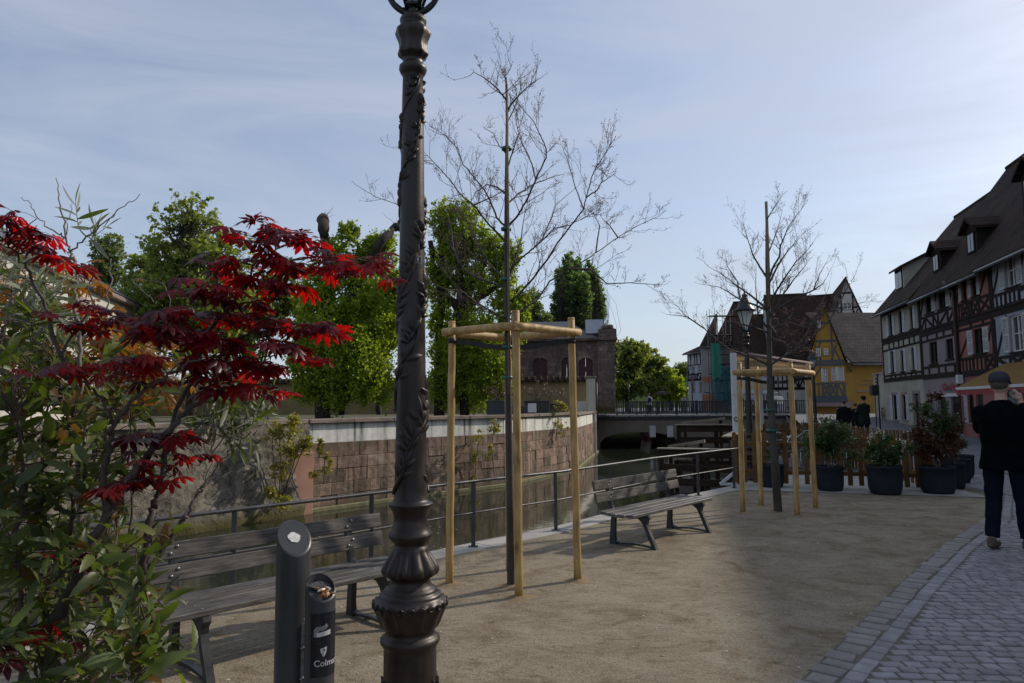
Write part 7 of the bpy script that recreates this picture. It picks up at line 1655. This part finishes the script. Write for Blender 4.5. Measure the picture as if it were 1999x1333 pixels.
hx = G(1974, 1076); man = person('man in dark jacket and grey cap seen from behind, holding up a phone', (hx.x, hx.y, .012), R_(-50), 1.80, topc=(.0025, .003, .0045), legc=(.007, .010, .020), arms='photo', coat=.80, wide=1.06, hat='cap', stride=.05, hatc=(.055, .058, .066), hair=True, hairm=M_hairg, vox=.010, shoe=(.10, .085, .065))
Mw = Matrix.Translation(man.location) @ Matrix.Rotation(R_(-50), 4, 'Z'); root = empty('phone', Mw @ Vector((0, .40, 1.62)), R_(-50)); m = MB(); m.box((-.08, -.004, -.04), (.08, .004, .04), 0, None, .003); m.build('body', M_blk, root)
m = MB(); m.box((-.072, -.0052, -.035), (.072, -.0042, .035)); m.build('screen', M_glass, root); tag(root, 'black phone held up in both hands of the man in the cap', 'phone')
def far(label, px, Y, z, rz, **k): q = P(px, 790, Y); return person(label, (q.x, Y, z), R_(rz), **k)
far('person in a long dark coat and flat cap standing in the lane behind the fence', 1686, 29, 0, 20, H=1.76, topc=(.022, .026, .024), legc=(.015, .015, .018), arms='front', coat=.62, wide=1.25, hat='hat', hatc=(.02, .02, .022))
far('person with dark jacket and light collar left of the flat cap', 1647, 28, 0, 5, H=1.62, topc=(.012, .013, .016), legc=(.07, .045, .035), wide=1.3, hairm=M_hair, group=None)
far('dark clad person half hidden between the two standing in the lane', 1669, 30, 0, -15, H=1.5, topc=(.02, .019, .02), legc=(.02, .02, .022), arms='front')
far('woman in white top and pale trousers walking on the bridge road', 1523, 55, .62, 160, H=1.68, topc=(.85, .80, .72), legc=(.70, .68, .80), top='woman', stride=.12)
far('person in white with a light hat beside the walking woman in white', 1517, 55, .62, 170, H=1.72, topc=(.75, .72, .65), legc=(.4, .38, .35), hat='hat', hatc=(.6, .56, .48))
far('person in light blue shirt on the bridge road behind the second lamp', 1470, 55, .62, 200, H=1.7, topc=(.30, .36, .55), legc=(.10, .11, .10))
far('person in pale shirt with dark backpack leaning over the bridge railing', 1267, 56.5, .62, 10, H=1.75, topc=(.32, .36, .42), legc=(.03, .035, .05), arms='front', bag=(.02, .025, .06))
far('tiny person on the far bank before the blue corner house', 1335, 66, .62, 180, H=1.7, topc=(.35, .28, .30), legc=(.04, .04, .05))
far('dark person passing left of the blue shirted one on the bridge', 1448, 55, .62, 90, H=1.65, topc=(.03, .028, .03), legc=(.02, .02, .025))
# cafe parasol seen small beyond the bridge
q = P(1293, 790, 70); root = empty('parasol', (q.x, 70, .6)); zt = P(1293, 762, 70).z-.6; m = MB(); m.lathe([(1.0, zt-.4), (.5, zt-.15), (.05, zt)], 8, smooth=False, caps=False); m.build('canopy', M_tim, root); m = MB(); m.tube([(0, 0, 0), (0, 0, zt)], .04, 8); m.build('pole', M_blk, root); tag(root, 'small dark parasol in front of the trees beyond the bridge', 'parasol')
# ================================================================ FOREGROUND SHRUBS
M_stem = mat('smooth_maple_bark', (.045, .030, .026), (.085, .065, .055), .65, 9, bmp=.4, fine=70, stretch=(1, 1, .3))
M_stemg = mat('pale_grey_stem', (.24, .22, .19), (.16, .145, .12), .7, 12, bmp=.4, stretch=(1, 1, .3))
M_stemb = mat('dark_brown_stem', (.055, .035, .026), (.09, .055, .04), .75, 12, bmp=.4)
def mk_red(name, ca, cb, trans, tcol): return leafmat(name, ca, cb, trans, tcol, .38, .45)
L_red = mk_red('crimson_maple_leaf', (.095, .007, .011), (.175, .010, .013), .64, (3.7, .65, .5))
L_pur = mk_red('dark_crimson_leaf', (.042, .009, .015), (.075, .011, .018), .42, (3.0, .7, .8))
L_org = mk_red('orange_maple_leaf', (.22, .10, .018), (.30, .16, .03), .5, (1.5, 1.2, .6))
L_lau = leafmat('laurel_leaf', (.070, .098, .026), (.145, .175, .048), .40, (1.5, 1.7, .4), .42, .35)
L_lau2 = leafmat('old_laurel_leaf', (.045, .062, .020), (.095, .11, .034), .32, (1.5, 1.6, .4), .42, .35)
L_pale = leafmat('pale_laurel_leaf', (.10, .14, .05), (.15, .19, .08), .35, (1.4, 1.5, .5), .45, .35)
L_brz = leafmat('bronze_young_leaf', (.12, .07, .025), (.17, .12, .035), .4, (1.5, 1.2, .5), .4, .4)
L_sil = leafmat('silvery_leaf', (.17, .19, .14), (.26, .28, .21), .3, (1.1, 1.2, .8), .5, .4)
def maple_tmpl():
    v = [(0, 0, 0)]; f = []
    for ang, ln in ((0, 1.0), (33, .93), (-33, .93), (68, .74), (-68, .74), (112, .42), (-112, .42)):
        a = R_(ang); d = np.array((math.sin(a), math.cos(a))); n = np.array((d[1], -d[0])); b = len(v)
        for t, w, z in ((.28, .06, .010), (.58, .140, .0), (.82, .082, -.05)):
            for s in (1, -1): p = d*ln*t + n*w*s*(.6+.4*ln); v.append((p[0], p[1], z - .16*ln*t*t - .02))
        for t, z in ((.3, .03), (.6, .01)): v.append((*(d*ln*t), z-.16*ln*t*t))
        v.append((*(d*ln), -.20*ln-.03)); m1, m2, tip = b+6, b+7, b+8
        f += [(0, b, m1), (0, m1, b+1), (b, b+2, m2, m1), (m1, m2, b+3, b+1), (b+2, b+4, tip, m2), (m2, tip, b+5, b+3)]
    return np.array(v), f
MT, MF = maple_tmpl()
def lance_tmpl(w=.17, n=6, fold=.05, droop=.18, ser=0.0):
    v = []; f = []
    for i in range(n+1):
        t = i/n; ww = w*math.sin(math.pi*min(1, t*.92+.05))**.75*(1-.25*t) if 0 < i < n else .012; z = -droop*t*t
        if ser and 0 < i < n: ww *= (1+ser*(1 if i % 2 else -1))
        v += [(-ww, t, z+fold*ww/w), (0, t, z), (ww, t, z+fold*ww/w)]
    for i in range(n): b = 3*i; f += [(b, b+1, b+4, b+3), (b+1, b+2, b+5, b+4)]
    return np.array(v), f
LT, LF = lance_tmpl(.195, 11, .05, .25, .10); ST, SF = lance_tmpl(.085, 6, .02, .1)
def branch(mb, pts, Ys, r0, r1, sub=5, sides=10, jit=.004, rng=None, org=None):
    "pixel polyline lifted to the given distances, smoothed and tapered"
    q = [P(x, y, Y)-org for (x, y), Y in zip(pts, Ys)]; out = []
    for i in range(len(q)-1):
        p0, p1, p2, p3 = q[max(i-1, 0)], q[i], q[i+1], q[min(i+2, len(q)-1)]
        for k in range(sub):
            t = k/sub; out.append(.5*((2*p1)+(p2-p0)*t+(2*p0-5*p1+4*p2-p3)*t*t+(3*p1-p0-3*p2+p3)*t**3) + Vector(rng.normal(size=3))*jit)
    out.append(q[-1]); mb.tube(out, [(r0+(r1-r0)*i/(len(out)-1))*rng.uniform(.94, 1.07) for i in range(len(out))], sides); return out
# ---- red Japanese maple
rng = np.random.default_rng(77); B0 = Vector((P(150, 1333, 2.15).x, 2.15, 0)); root = empty('japanese_maple', B0); mb = MB(); nodes = []
def br(pts, Ys, r0, r1, **k):
    o = branch(mb, pts, Ys, r0, r1, rng=rng, org=B0, **k); nodes.extend(o); return o
down = P(150, 1790, 2.15)
br([(120, 1800), (100, 1500), (93, 1333), (90, 1250), (108, 1208), (132, 1165), (160, 1110), (180, 1065), (211, 1000), (240, 955), (264, 917), (290, 890), (313, 868), (338, 832), (372, 795), (412, 770), (455, 752)], [2.15, 2.12, 2.1, 2.1, 2.1, 2.1, 2.1, 2.1, 2.12, 2.13, 2.15, 2.17, 2.2, 2.22, 2.25, 2.25, 2.25], .023, .006, sides=12)
br([(211, 1000), (205, 930), (213, 870), (225, 825), (285, 760), (340, 725), (390, 700)], [2.12, 2.1, 2.08, 2.05, 2.05, 2.05, 2.05], .011, .003)
br([(150, 1800), (165, 1500), (183, 1333), (205, 1295), (225, 1269), (243, 1215), (260, 1171), (272, 1140), (283, 1110), (291, 1033), (300, 990), (310, 955), (318, 905), (330, 860), (345, 800), (380, 740), (430, 690), (470, 660), (530, 640), (600, 632), (650, 640)], [2.2, 2.2, 2.2, 2.2, 2.2, 2.2, 2.2, 2.2, 2.2, 2.22, 2.24, 2.26, 2.28, 2.3, 2.3, 2.28, 2.3, 2.3, 2.3, 2.3, 2.3], .020, .0025, sides=12)
br([(281, 1128), (310, 1085), (339, 1041), (355, 1015), (370, 1000), (383, 968), (400, 940), (430, 905), (460, 870), (490, 842)], [2.2, 2.22, 2.24, 2.25, 2.26, 2.28, 2.3, 2.34, 2.38, 2.4], .009, .002)
br([(380, 740), (400, 660), (440, 610), (470, 570), (500, 540), (540, 520), (600, 505), (680, 505), (740, 512)], [2.28]*6+[2.3, 2.32, 2.35], .008, .0018)
br([(470, 570), (490, 530), (510, 490), (530, 460), (560, 445)], [2.28, 2.27, 2.26, 2.25, 2.25], .004, .0015)
br([(500, 540), (540, 490), (600, 470), (650, 475)], [2.28, 2.3, 2.32, 2.33], .0035, .0015)
br([(440, 610), (420, 575), (400, 560)], [2.28, 2.2, 2.15], .004, .0015)
br([(225, 825), (190, 770), (150, 740), (120, 720)], [2.05, 2.0, 1.95, 1.92], .005, .002)
br([(130, 740), (118, 690), (90, 600), (60, 540), (35, 500), (10, 470)], [1.95, 1.92, 1.9, 1.88, 1.86, 1.85], .007, .002)
br([(430, 690), (480, 700), (540, 690), (590, 690)], [2.28, 2.3, 2.32, 2.33], .004, .0015)
br([(412, 770), (470, 760), (520, 752), (560, 760)], [2.25, 2.27, 2.3, 2.3], .004, .0015)
br([(313, 868), (345, 855), (380, 862)], [2.2, 2.25, 2.28], .004, .0015); br([(240, 955), (280, 935), (330, 925), (355, 930)], [2.13, 2.15, 2.2, 2.2], .004, .0015)
br([(285, 760), (240, 730), (190, 715)], [2.05, 2.0, 1.98], .004, .0015); br([(118, 690), (150, 640), (190, 610), (230, 610)], [1.92, 1.95, 2.0, 2.02], .004, .0015)
br([(93, 1333), (110, 1290), (120, 1250)], [2.1, 2.02, 2.0], .004, .0015)
CL = [(520, 440, 2.25, 45, 12, 10), (480, 458, 2.25, 25, 10, 5), (565, 462, 2.27, 45, 14, 10), (610, 480, 2.3, 40, 12, 9), (500, 480, 2.24, 30, 10, 6), (655, 505, 2.3, 28, 12, 8), (600, 515, 2.3, 60, 16, 15), (680, 520, 2.33, 45, 16, 13), (735, 525, 2.35, 40, 18, 13), (540, 520, 2.28, 50, 14, 12), (460, 515, 2.25, 50, 12, 11), (430, 530, 2.2, 40, 12, 9), (500, 545, 2.25, 55, 16, 12), (560, 550, 2.28, 35, 14, 8), (390, 560, 2.15, 35, 12, 8), (450, 575, 2.2, 50, 14, 11), (510, 585, 2.25, 30, 12, 6),
 (360, 612, 2.15, 50, 14, 11), (420, 615, 2.2, 50, 16, 12), (480, 620, 2.28, 50, 16, 12), (540, 628, 2.3, 45, 16, 11), (600, 638, 2.3, 50, 15, 13), (650, 640, 2.32, 35, 12, 9), (330, 640, 2.1, 50, 14, 10), (290, 650, 2.1, 40, 12, 7), (390, 655, 2.2, 50, 18, 13), (450, 665, 2.25, 50, 18, 13), (510, 672, 2.28, 50, 18, 13), (565, 685, 2.3, 35, 14, 8), (600, 700, 2.33, 30, 12, 7),
 (420, 705, 2.2, 55, 18, 13), (360, 700, 2.1, 50, 16, 11), (480, 710, 2.27, 50, 18, 12), (540, 718, 2.3, 40, 14, 9), (450, 745, 2.25, 40, 16, 9), (510, 750, 2.28, 40, 14, 8), (410, 765, 2.2, 25, 12, 5), (545, 765, 2.3, 22, 10, 4), (300, 710, 2.05, 60, 16, 11), (230, 700, 2.0, 55, 14, 10), (170, 710, 1.95, 50, 14, 9), (130, 725, 1.9, 40, 12, 6), (260, 735, 2.0, 45, 12, 7),
 (20, 440, 1.85, 35, 14, 9), (60, 455, 1.87, 35, 14, 8), (30, 475, 1.86, 40, 14, 9), (75, 485, 1.88, 30, 14, 7), (5, 430, 1.83, 25, 10, 5), (100, 500, 1.9, 22, 10, 4), (75, 430, 1.87, 20, 8, 3),
 (150, 600, 1.97, 40, 12, 7), (200, 615, 2.0, 40, 12, 7), (175, 640, 1.98, 40, 12, 7), (120, 625, 1.94, 30, 12, 4),
 (300, 850, 2.2, 55, 10, 9), (350, 850, 2.26, 25, 10, 5), (260, 855, 2.15, 40, 8, 6), (325, 905, 2.22, 30, 20, 7), (350, 895, 2.26, 18, 14, 4), (285, 890, 2.16, 25, 12, 4), (240, 935, 2.1, 45, 12, 8), (285, 935, 2.14, 40, 14, 8), (215, 955, 2.08, 25, 14, 4), (340, 935, 2.2, 14, 10, 3), (110, 1225, 2.0, 30, 8, 4), (95, 1262, 1.98, 18, 6, 2), (118, 1268, 2.0, 14, 6, 2), (140, 1090, 2.0, 22, 10, 3), (70, 1070, 1.95, 25, 10, 2)]
Cs, Ds, Ss, Ms = [], [], [], []; NA = np.array([tuple(v) for v in nodes])
for (px, py, Y, rx, ry, n) in CL:
    c = P(px, py, Y)-B0; j = int(np.argmin(np.linalg.norm(NA-np.array(c), axis=1))); s0 = Vector(NA[j]); k = max(2, n//4); hubs = []
    for i in range(k):
        e = c + Vector((px2m(rx, Y)*rng.uniform(-.7, .7), rng.uniform(-.10, .10), px2m(ry, Y)*rng.uniform(-.4, .7))); limb(mb, s0, e, .0022, .0011, rng, .06, 5, 4); hubs.append(e)
    for i in range(n):
        h = hubs[i % k]; o = Vector((px2m(rx, Y)*rng.uniform(-.55, .55), rng.uniform(-.09, .09), px2m(ry, Y)*rng.uniform(-.6, .3))); p = h+o
        out = np.array((o.x+rng.normal()*.03+.012, o.y-.01+rng.normal()*.03, 0)); out /= (np.linalg.norm(out)+1e-6)
        Cs.append(tuple(p)); Ds.append((out[0], out[1], -rng.uniform(.0, .5))); Ss.append(rng.uniform(.042, .078)*(Y/2.25)); Ms.append(rng.random())
        mb.tube([h, h.lerp(p, .5)+Vector((0, 0, .006)), p], [.0009, .0007, .0006], 3, caps=False)
mb.build('branches', M_stem, root); Cs, Ds, Ss, Ms = map(np.array, (Cs, Ds, Ss, Ms))
def dirleaves(name, C, D, S, m, parent, T, F, seed, up=2.2, jit=.22):
    rg = np.random.default_rng(seed); n = len(C); d = D+rg.normal(size=D.shape)*jit; d /= np.linalg.norm(d, axis=1)[:, None]
    u = rg.normal(size=(n, 3))*.7; u[:, 2] += up; u -= d*np.sum(u*d, axis=1)[:, None]; u /= np.linalg.norm(u, axis=1)[:, None]; x = np.cross(d, u)
    Fr = np.stack([x, d, u], axis=2); TT = np.repeat(T[None], n, 0)*np.stack([rg.uniform(.85, 1.15, n), np.ones(n), rg.uniform(.5, 1.9, n)], 1)[:, None, :]
    V = np.einsum('nij,nkj->nki', Fr, TT)*S[:, None, None]+C[:, None, :]; return quads_obj(name, V, T.shape[0], m, parent, F)
a = Ms < .62; dirleaves('leaves', Cs[a], Ds[a], Ss[a], L_red, root, MT, MF, 1, up=3.6, jit=.18); dirleaves('leaves', Cs[~a], Ds[~a], Ss[~a], L_pur, root, MT, MF, 2, up=3.6, jit=.18)
tag(root, 'Japanese maple with crimson star shaped leaves and several bare stems', 'shrub')
# ---- generic leafy shrub filling
def shrub(name, label, base_px, Yb, stems, vols, m_stem, groups, T, F, seed, size, up=.8, whorl=5, hang=.0):
    "vols: (px, py, Y, rx, ry, rdepth_m, shoots); each shoot is a twig with a whorl of leaves"
    rng = np.random.default_rng(seed); B = Vector((P(base_px, 1333, Yb).x, Yb, 0)); root = empty(name, B); mb = MB(); nodes = []
    for pts, Ys, r0, r1 in stems: nodes += branch(mb, pts, Ys, r0, r1, rng=rng, org=B)
    NA = np.array([tuple(v) for v in nodes]); C, D, S = [], [], []
    for (px, py, Y, rx, ry, rd, n) in vols:
        for i in range(n):
            a = rng.normal(size=3)*.5; c = P(px+rx*a[0], py+ry*a[1], Y) - B + Vector((0, rd*a[2], 0))
            if c.z < .03: continue
            dd = NA-np.array(c); j = int(np.argmin(np.linalg.norm(dd*np.array((1, 1, .6)), axis=1))); s0 = Vector(NA[j])
            if (s0-c).length > .28: s0 = c.lerp(s0, .28/(s0-c).length)
            q = limb(mb, s0, c, .0028, .0014, rng, .10, 4, 5); ax = (q[-1]-q[-2]).normalized()
            ax = (ax*.5+Vector(rng.normal(size=3))*.45+Vector((0, 0, .5))).normalized(); tip = c+ax*size*.9; mb.tube([c, tip], [.0014, .0009], 4, caps=False)
            k = int(whorl*rng.uniform(.7, 1.4)); ph = rng.uniform(0, 6.28); o1 = ax.orthogonal().normalized(); o2 = ax.cross(o1)
            for l in range(k):
                t = l/max(1, k-1); an = ph+l*2.4; rad = o1*math.cos(an)+o2*math.sin(an); C.append(tuple(c.lerp(tip, t))); d = rad*(1.0-.45*t)+ax*(.35+.6*t)+Vector((0, 0, -hang)); D.append(tuple(d.normalized())); S.append(size*rng.uniform(.6, 1.25)*(1-.2*t))
    mb.build('branches', m_stem, root); C, D, S = np.array(C), np.array(D), np.array(S); pick = rng.random(len(C)); lo = 0
    for m, fr in groups: s = (pick >= lo) & (pick < lo+fr); lo += fr; dirleaves('leaves', C[s], D[s], S[s], m, root, T, F, seed+int(lo*10), up, .2)
    tag(root, label, 'shrub'); return root
shrub('laurel_shrub', 'dense green shrub with toothed glossy leaves in the lower left corner', 60, 2.0,
    [([(30, 1800), (40, 1400), (45, 1200), (30, 1050), (45, 930), (35, 820)], [2.05]*6, .012, .004), ([(150, 1800), (140, 1400), (135, 1240), (140, 1100), (142, 980), (138, 860), (120, 760)], [2.3]*7, .012, .003), ([(115, 1800), (120, 1400), (113, 1300), (112, 1150), (108, 1040)], [2.25]*5, .013, .006), ([(60, 1400), (150, 1290), (240, 1230), (300, 1190)], [1.95, 1.98, 2.02, 2.05], .006, .002), ([(-60, 1300), (-40, 1100), (-20, 900), (-10, 700), (20, 620)], [1.9]*5, .01, .003), ([(120, 1120), (200, 1090), (270, 1060), (320, 1045)], [2.0, 2.0, 2.02, 2.05], .004, .0015), ([(170, 1500), (250, 1350), (290, 1290), (315, 1260)], [2.0]*4, .004, .0015)],
    [(40, 1260, 2.0, 70, 80, .3, 34), (120, 1150, 2.2, 80, 90, .35, 20), (30, 1080, 2.05, 60, 110, .3, 30), (110, 1000, 2.2, 70, 90, .35, 22), (40, 900, 2.1, 60, 80, .3, 28), (130, 890, 2.3, 60, 60, .3, 20), (210, 1060, 2.05, 45, 60, .2, 13), (270, 1160, 2.05, 35, 70, .2, 11), (240, 1290, 2.0, 60, 40, .25, 16), (180, 1300, 2.3, 60, 60, .3, 14), (280, 1260, 1.95, 25, 40, .12, 6), (20, 760, 2.1, 40, 60, .3, 18), (90, 790, 2.2, 50, 40, .3, 14), (50, 660, 2.3, 60, 50, .3, 16), (150, 740, 2.6, 60, 50, .2, 12), (330, 1060, 2.1, 14, 10, .08, 2), (160, 1230, 2.5, 80, 80, .25, 16), (60, 1000, 2.6, 80, 160, .3, 40), (300, 1310, 1.95, 20, 18, .1, 4)],
    M_stemb, [(L_lau, .46), (L_lau2, .28), (L_pale, .17), (L_brz, .09)], LT, LF, 101, .082, up=1.0, whorl=5)
shrub('laurel_shrub', 'sparser green shrub filling the space below the crimson leaves', 200, 2.75,
    [([(230, 1700), (220, 1300), (200, 1000), (180, 850)], [2.75]*4, .010, .003), ([(100, 1700), (90, 1200), (80, 900), (110, 720)], [2.8]*4, .010, .003), ([(230, 1200), (260, 960), (250, 800)], [2.7]*3, .006, .002)],
    [(60, 720, 2.7, 70, 70, .3, 26), (190, 800, 2.7, 60, 50, .3, 26), (200, 900, 2.8, 50, 50, .3, 16), (120, 1080, 2.8, 90, 120, .3, 36), (40, 650, 2.5, 40, 60, .3, 14), (270, 800, 2.7, 50, 30, .2, 12)],
    M_stemb, [(L_lau, .4), (L_lau2, .6)], LT, LF, 102, .070, up=1.0, whorl=4)
# olive-like shrub with narrow silvery leaves
shrub('oleaster_shrub', 'shrub with narrow silvery green leaves and pale upright stem tips', 155, 2.4,
    [([(155, 1800), (157, 1400), (152, 1000), (155, 830), (156, 761), (155, 667), (148, 592), (150, 555), (142, 510), (136, 490), (129, 465), (120, 410), (114, 375), (109, 347)], [2.4]*14, .011, .0012),
     ([(136, 490), (150, 478), (180, 455), (212, 425), (245, 400), (272, 379)], [2.4, 2.4, 2.38, 2.36, 2.35, 2.35], .0035, .001), ([(129, 465), (105, 452), (85, 435), (60, 402), (44, 384)], [2.4, 2.4, 2.42, 2.44, 2.45], .003, .001), ([(129, 465), (132, 430), (140, 398)], [2.4, 2.38, 2.38], .002, .0008), ([(148, 592), (125, 565), (105, 530), (95, 500)], [2.4, 2.38, 2.36, 2.35], .003, .001), ([(155, 667), (180, 640), (205, 600), (215, 540), (218, 505)], [2.4, 2.42, 2.44, 2.45, 2.45], .004, .0015),
     ([(262, 1160), (300, 1100), (345, 1030), (385, 965), (410, 900), (420, 800), (418, 740), (400, 700)], [2.3, 2.35, 2.4, 2.45, 2.5, 2.6, 2.6, 2.6], .0045, .0015), ([(410, 900), (440, 850), (470, 820), (500, 800)], [2.6]*4, .003, .001), ([(420, 800), (460, 770), (490, 740)], [2.6]*3, .002, .001), ([(0, 700), (15, 620), (30, 560), (40, 520)], [2.2]*4, .004, .001), ([(300, 590), (260, 545), (320, 560), (330, 620)], [2.5]*4, .0015, .0008)],
    [(172, 440, 2.39, 10, 6, .02, 2), (178, 462, 2.39, 8, 8, .02, 1), (25, 590, 2.2, 30, 50, .15, 10), (60, 560, 2.25, 25, 40, .12, 7), (95, 640, 2.3, 40, 50, .15, 12), (90, 545, 2.35, 25, 25, .1, 5), (440, 760, 2.6, 35, 22, .12, 11), (470, 790, 2.6, 38, 30, .14, 14), (420, 830, 2.6, 40, 30, .14, 14), (450, 850, 2.6, 30, 20, .12, 8), (395, 720, 2.6, 25, 15, .1, 5), (500, 830, 2.62, 22, 20, .1, 4), (20, 500, 2.2, 20, 20, .1, 3)],
    M_stemg, [(L_sil, .6), (L_lau, .4)], ST, SF, 103, .088, up=.3, whorl=7, hang=.1)
# orange maple further back
B1 = Vector((P(210, 1333, 3.1).x, 3.1, 0)); root = empty('orange_maple', B1); rng = np.random.default_rng(5); mb = MB(); nd = branch(mb, [(215, 1700), (210, 1200), (205, 900), (215, 760), (225, 680), (200, 620), (170, 560)], [3.1]*7, .014, .003, rng=rng, org=B1) + branch(mb, [(215, 760), (270, 720), (320, 700), (350, 690)], [3.1]*4, .005, .002, rng=rng, org=B1) + branch(mb, [(205, 900), (160, 780), (110, 700), (60, 650)], [3.1]*4, .006, .002, rng=rng, org=B1)
NA = np.array([tuple(v) for v in nd]); C, D, S = [], [], []
for (px, py, rx, ry, n) in ((40, 720, 50, 40, 36), (100, 700, 60, 40, 34), (60, 560, 45, 35, 22), (20, 640, 40, 40, 20), (180, 620, 50, 30, 18), (220, 650, 50, 30, 16), (165, 525, 28, 14, 9), (150, 555, 25, 12, 5), (220, 680, 55, 25, 26), (280, 690, 50, 25, 22), (300, 735, 45, 20, 16), (240, 740, 50, 20, 18), (160, 690, 45, 30, 18), (110, 620, 40, 25, 13), (60, 640, 40, 25, 12), (80, 680, 40, 25, 14), (340, 700, 25, 14, 6), (120, 760, 50, 20, 14), (200, 780, 60, 20, 18), (30, 600, 30, 20, 8), (225, 525, 10, 8, 2), (300, 780, 30, 16, 8)):
    c0 = P(px, py, 3.1)-B1; s0 = Vector(NA[int(np.argmin(np.linalg.norm(NA-np.array(c0), axis=1)))])
    for i in range(n):
        c = c0+Vector((px2m(rx, 3.1)*rng.uniform(-1, 1), rng.uniform(-.2, .2), px2m(ry, 3.1)*rng.uniform(-1, 1)))
        if i % 4 == 0: limb(mb, s0, c, .003, .001, rng, .08, 4, 4)
        C.append(tuple(c)); D.append((rng.normal(), rng.normal(), -.6)); S.append(rng.uniform(.05, .085))
mb.build('branches', M_stem, root); dirleaves('leaves', np.array(C), np.array(D), np.array(S), L_org, root, MT, MF, 3); tag(root, 'young maple with orange and yellow leaves standing behind the crimson one', 'shrub')
# a few dry leaves on the sand
rng = np.random.default_rng(31); C = []
while len(C) < 130:
    y = rng.uniform(3.2, 11); x = rng.uniform(-.6, .6)*y
    if poly_at(y, [Vector((e.x, e.y, 0)) for e in EDGE])+.2 < x < poly_at(y, Bo)-.05: C.append((x, y, .006))
C = np.array(C); D = rng.normal(size=(130, 3)); D[:, 2] *= .15
o = dirleaves('fallen_leaves', C, D, rng.uniform(.012, .032, 130), mat('dry_leaf', (.10, .06, .03), (.16, .10, .05), .9, 9), None, LENS, [(0, 1, 2, 3, 4, 5)], 8, up=4); tag(o, 'small dry brown leaves and scraps scattered on the sand', 'leaves', kind='stuff')
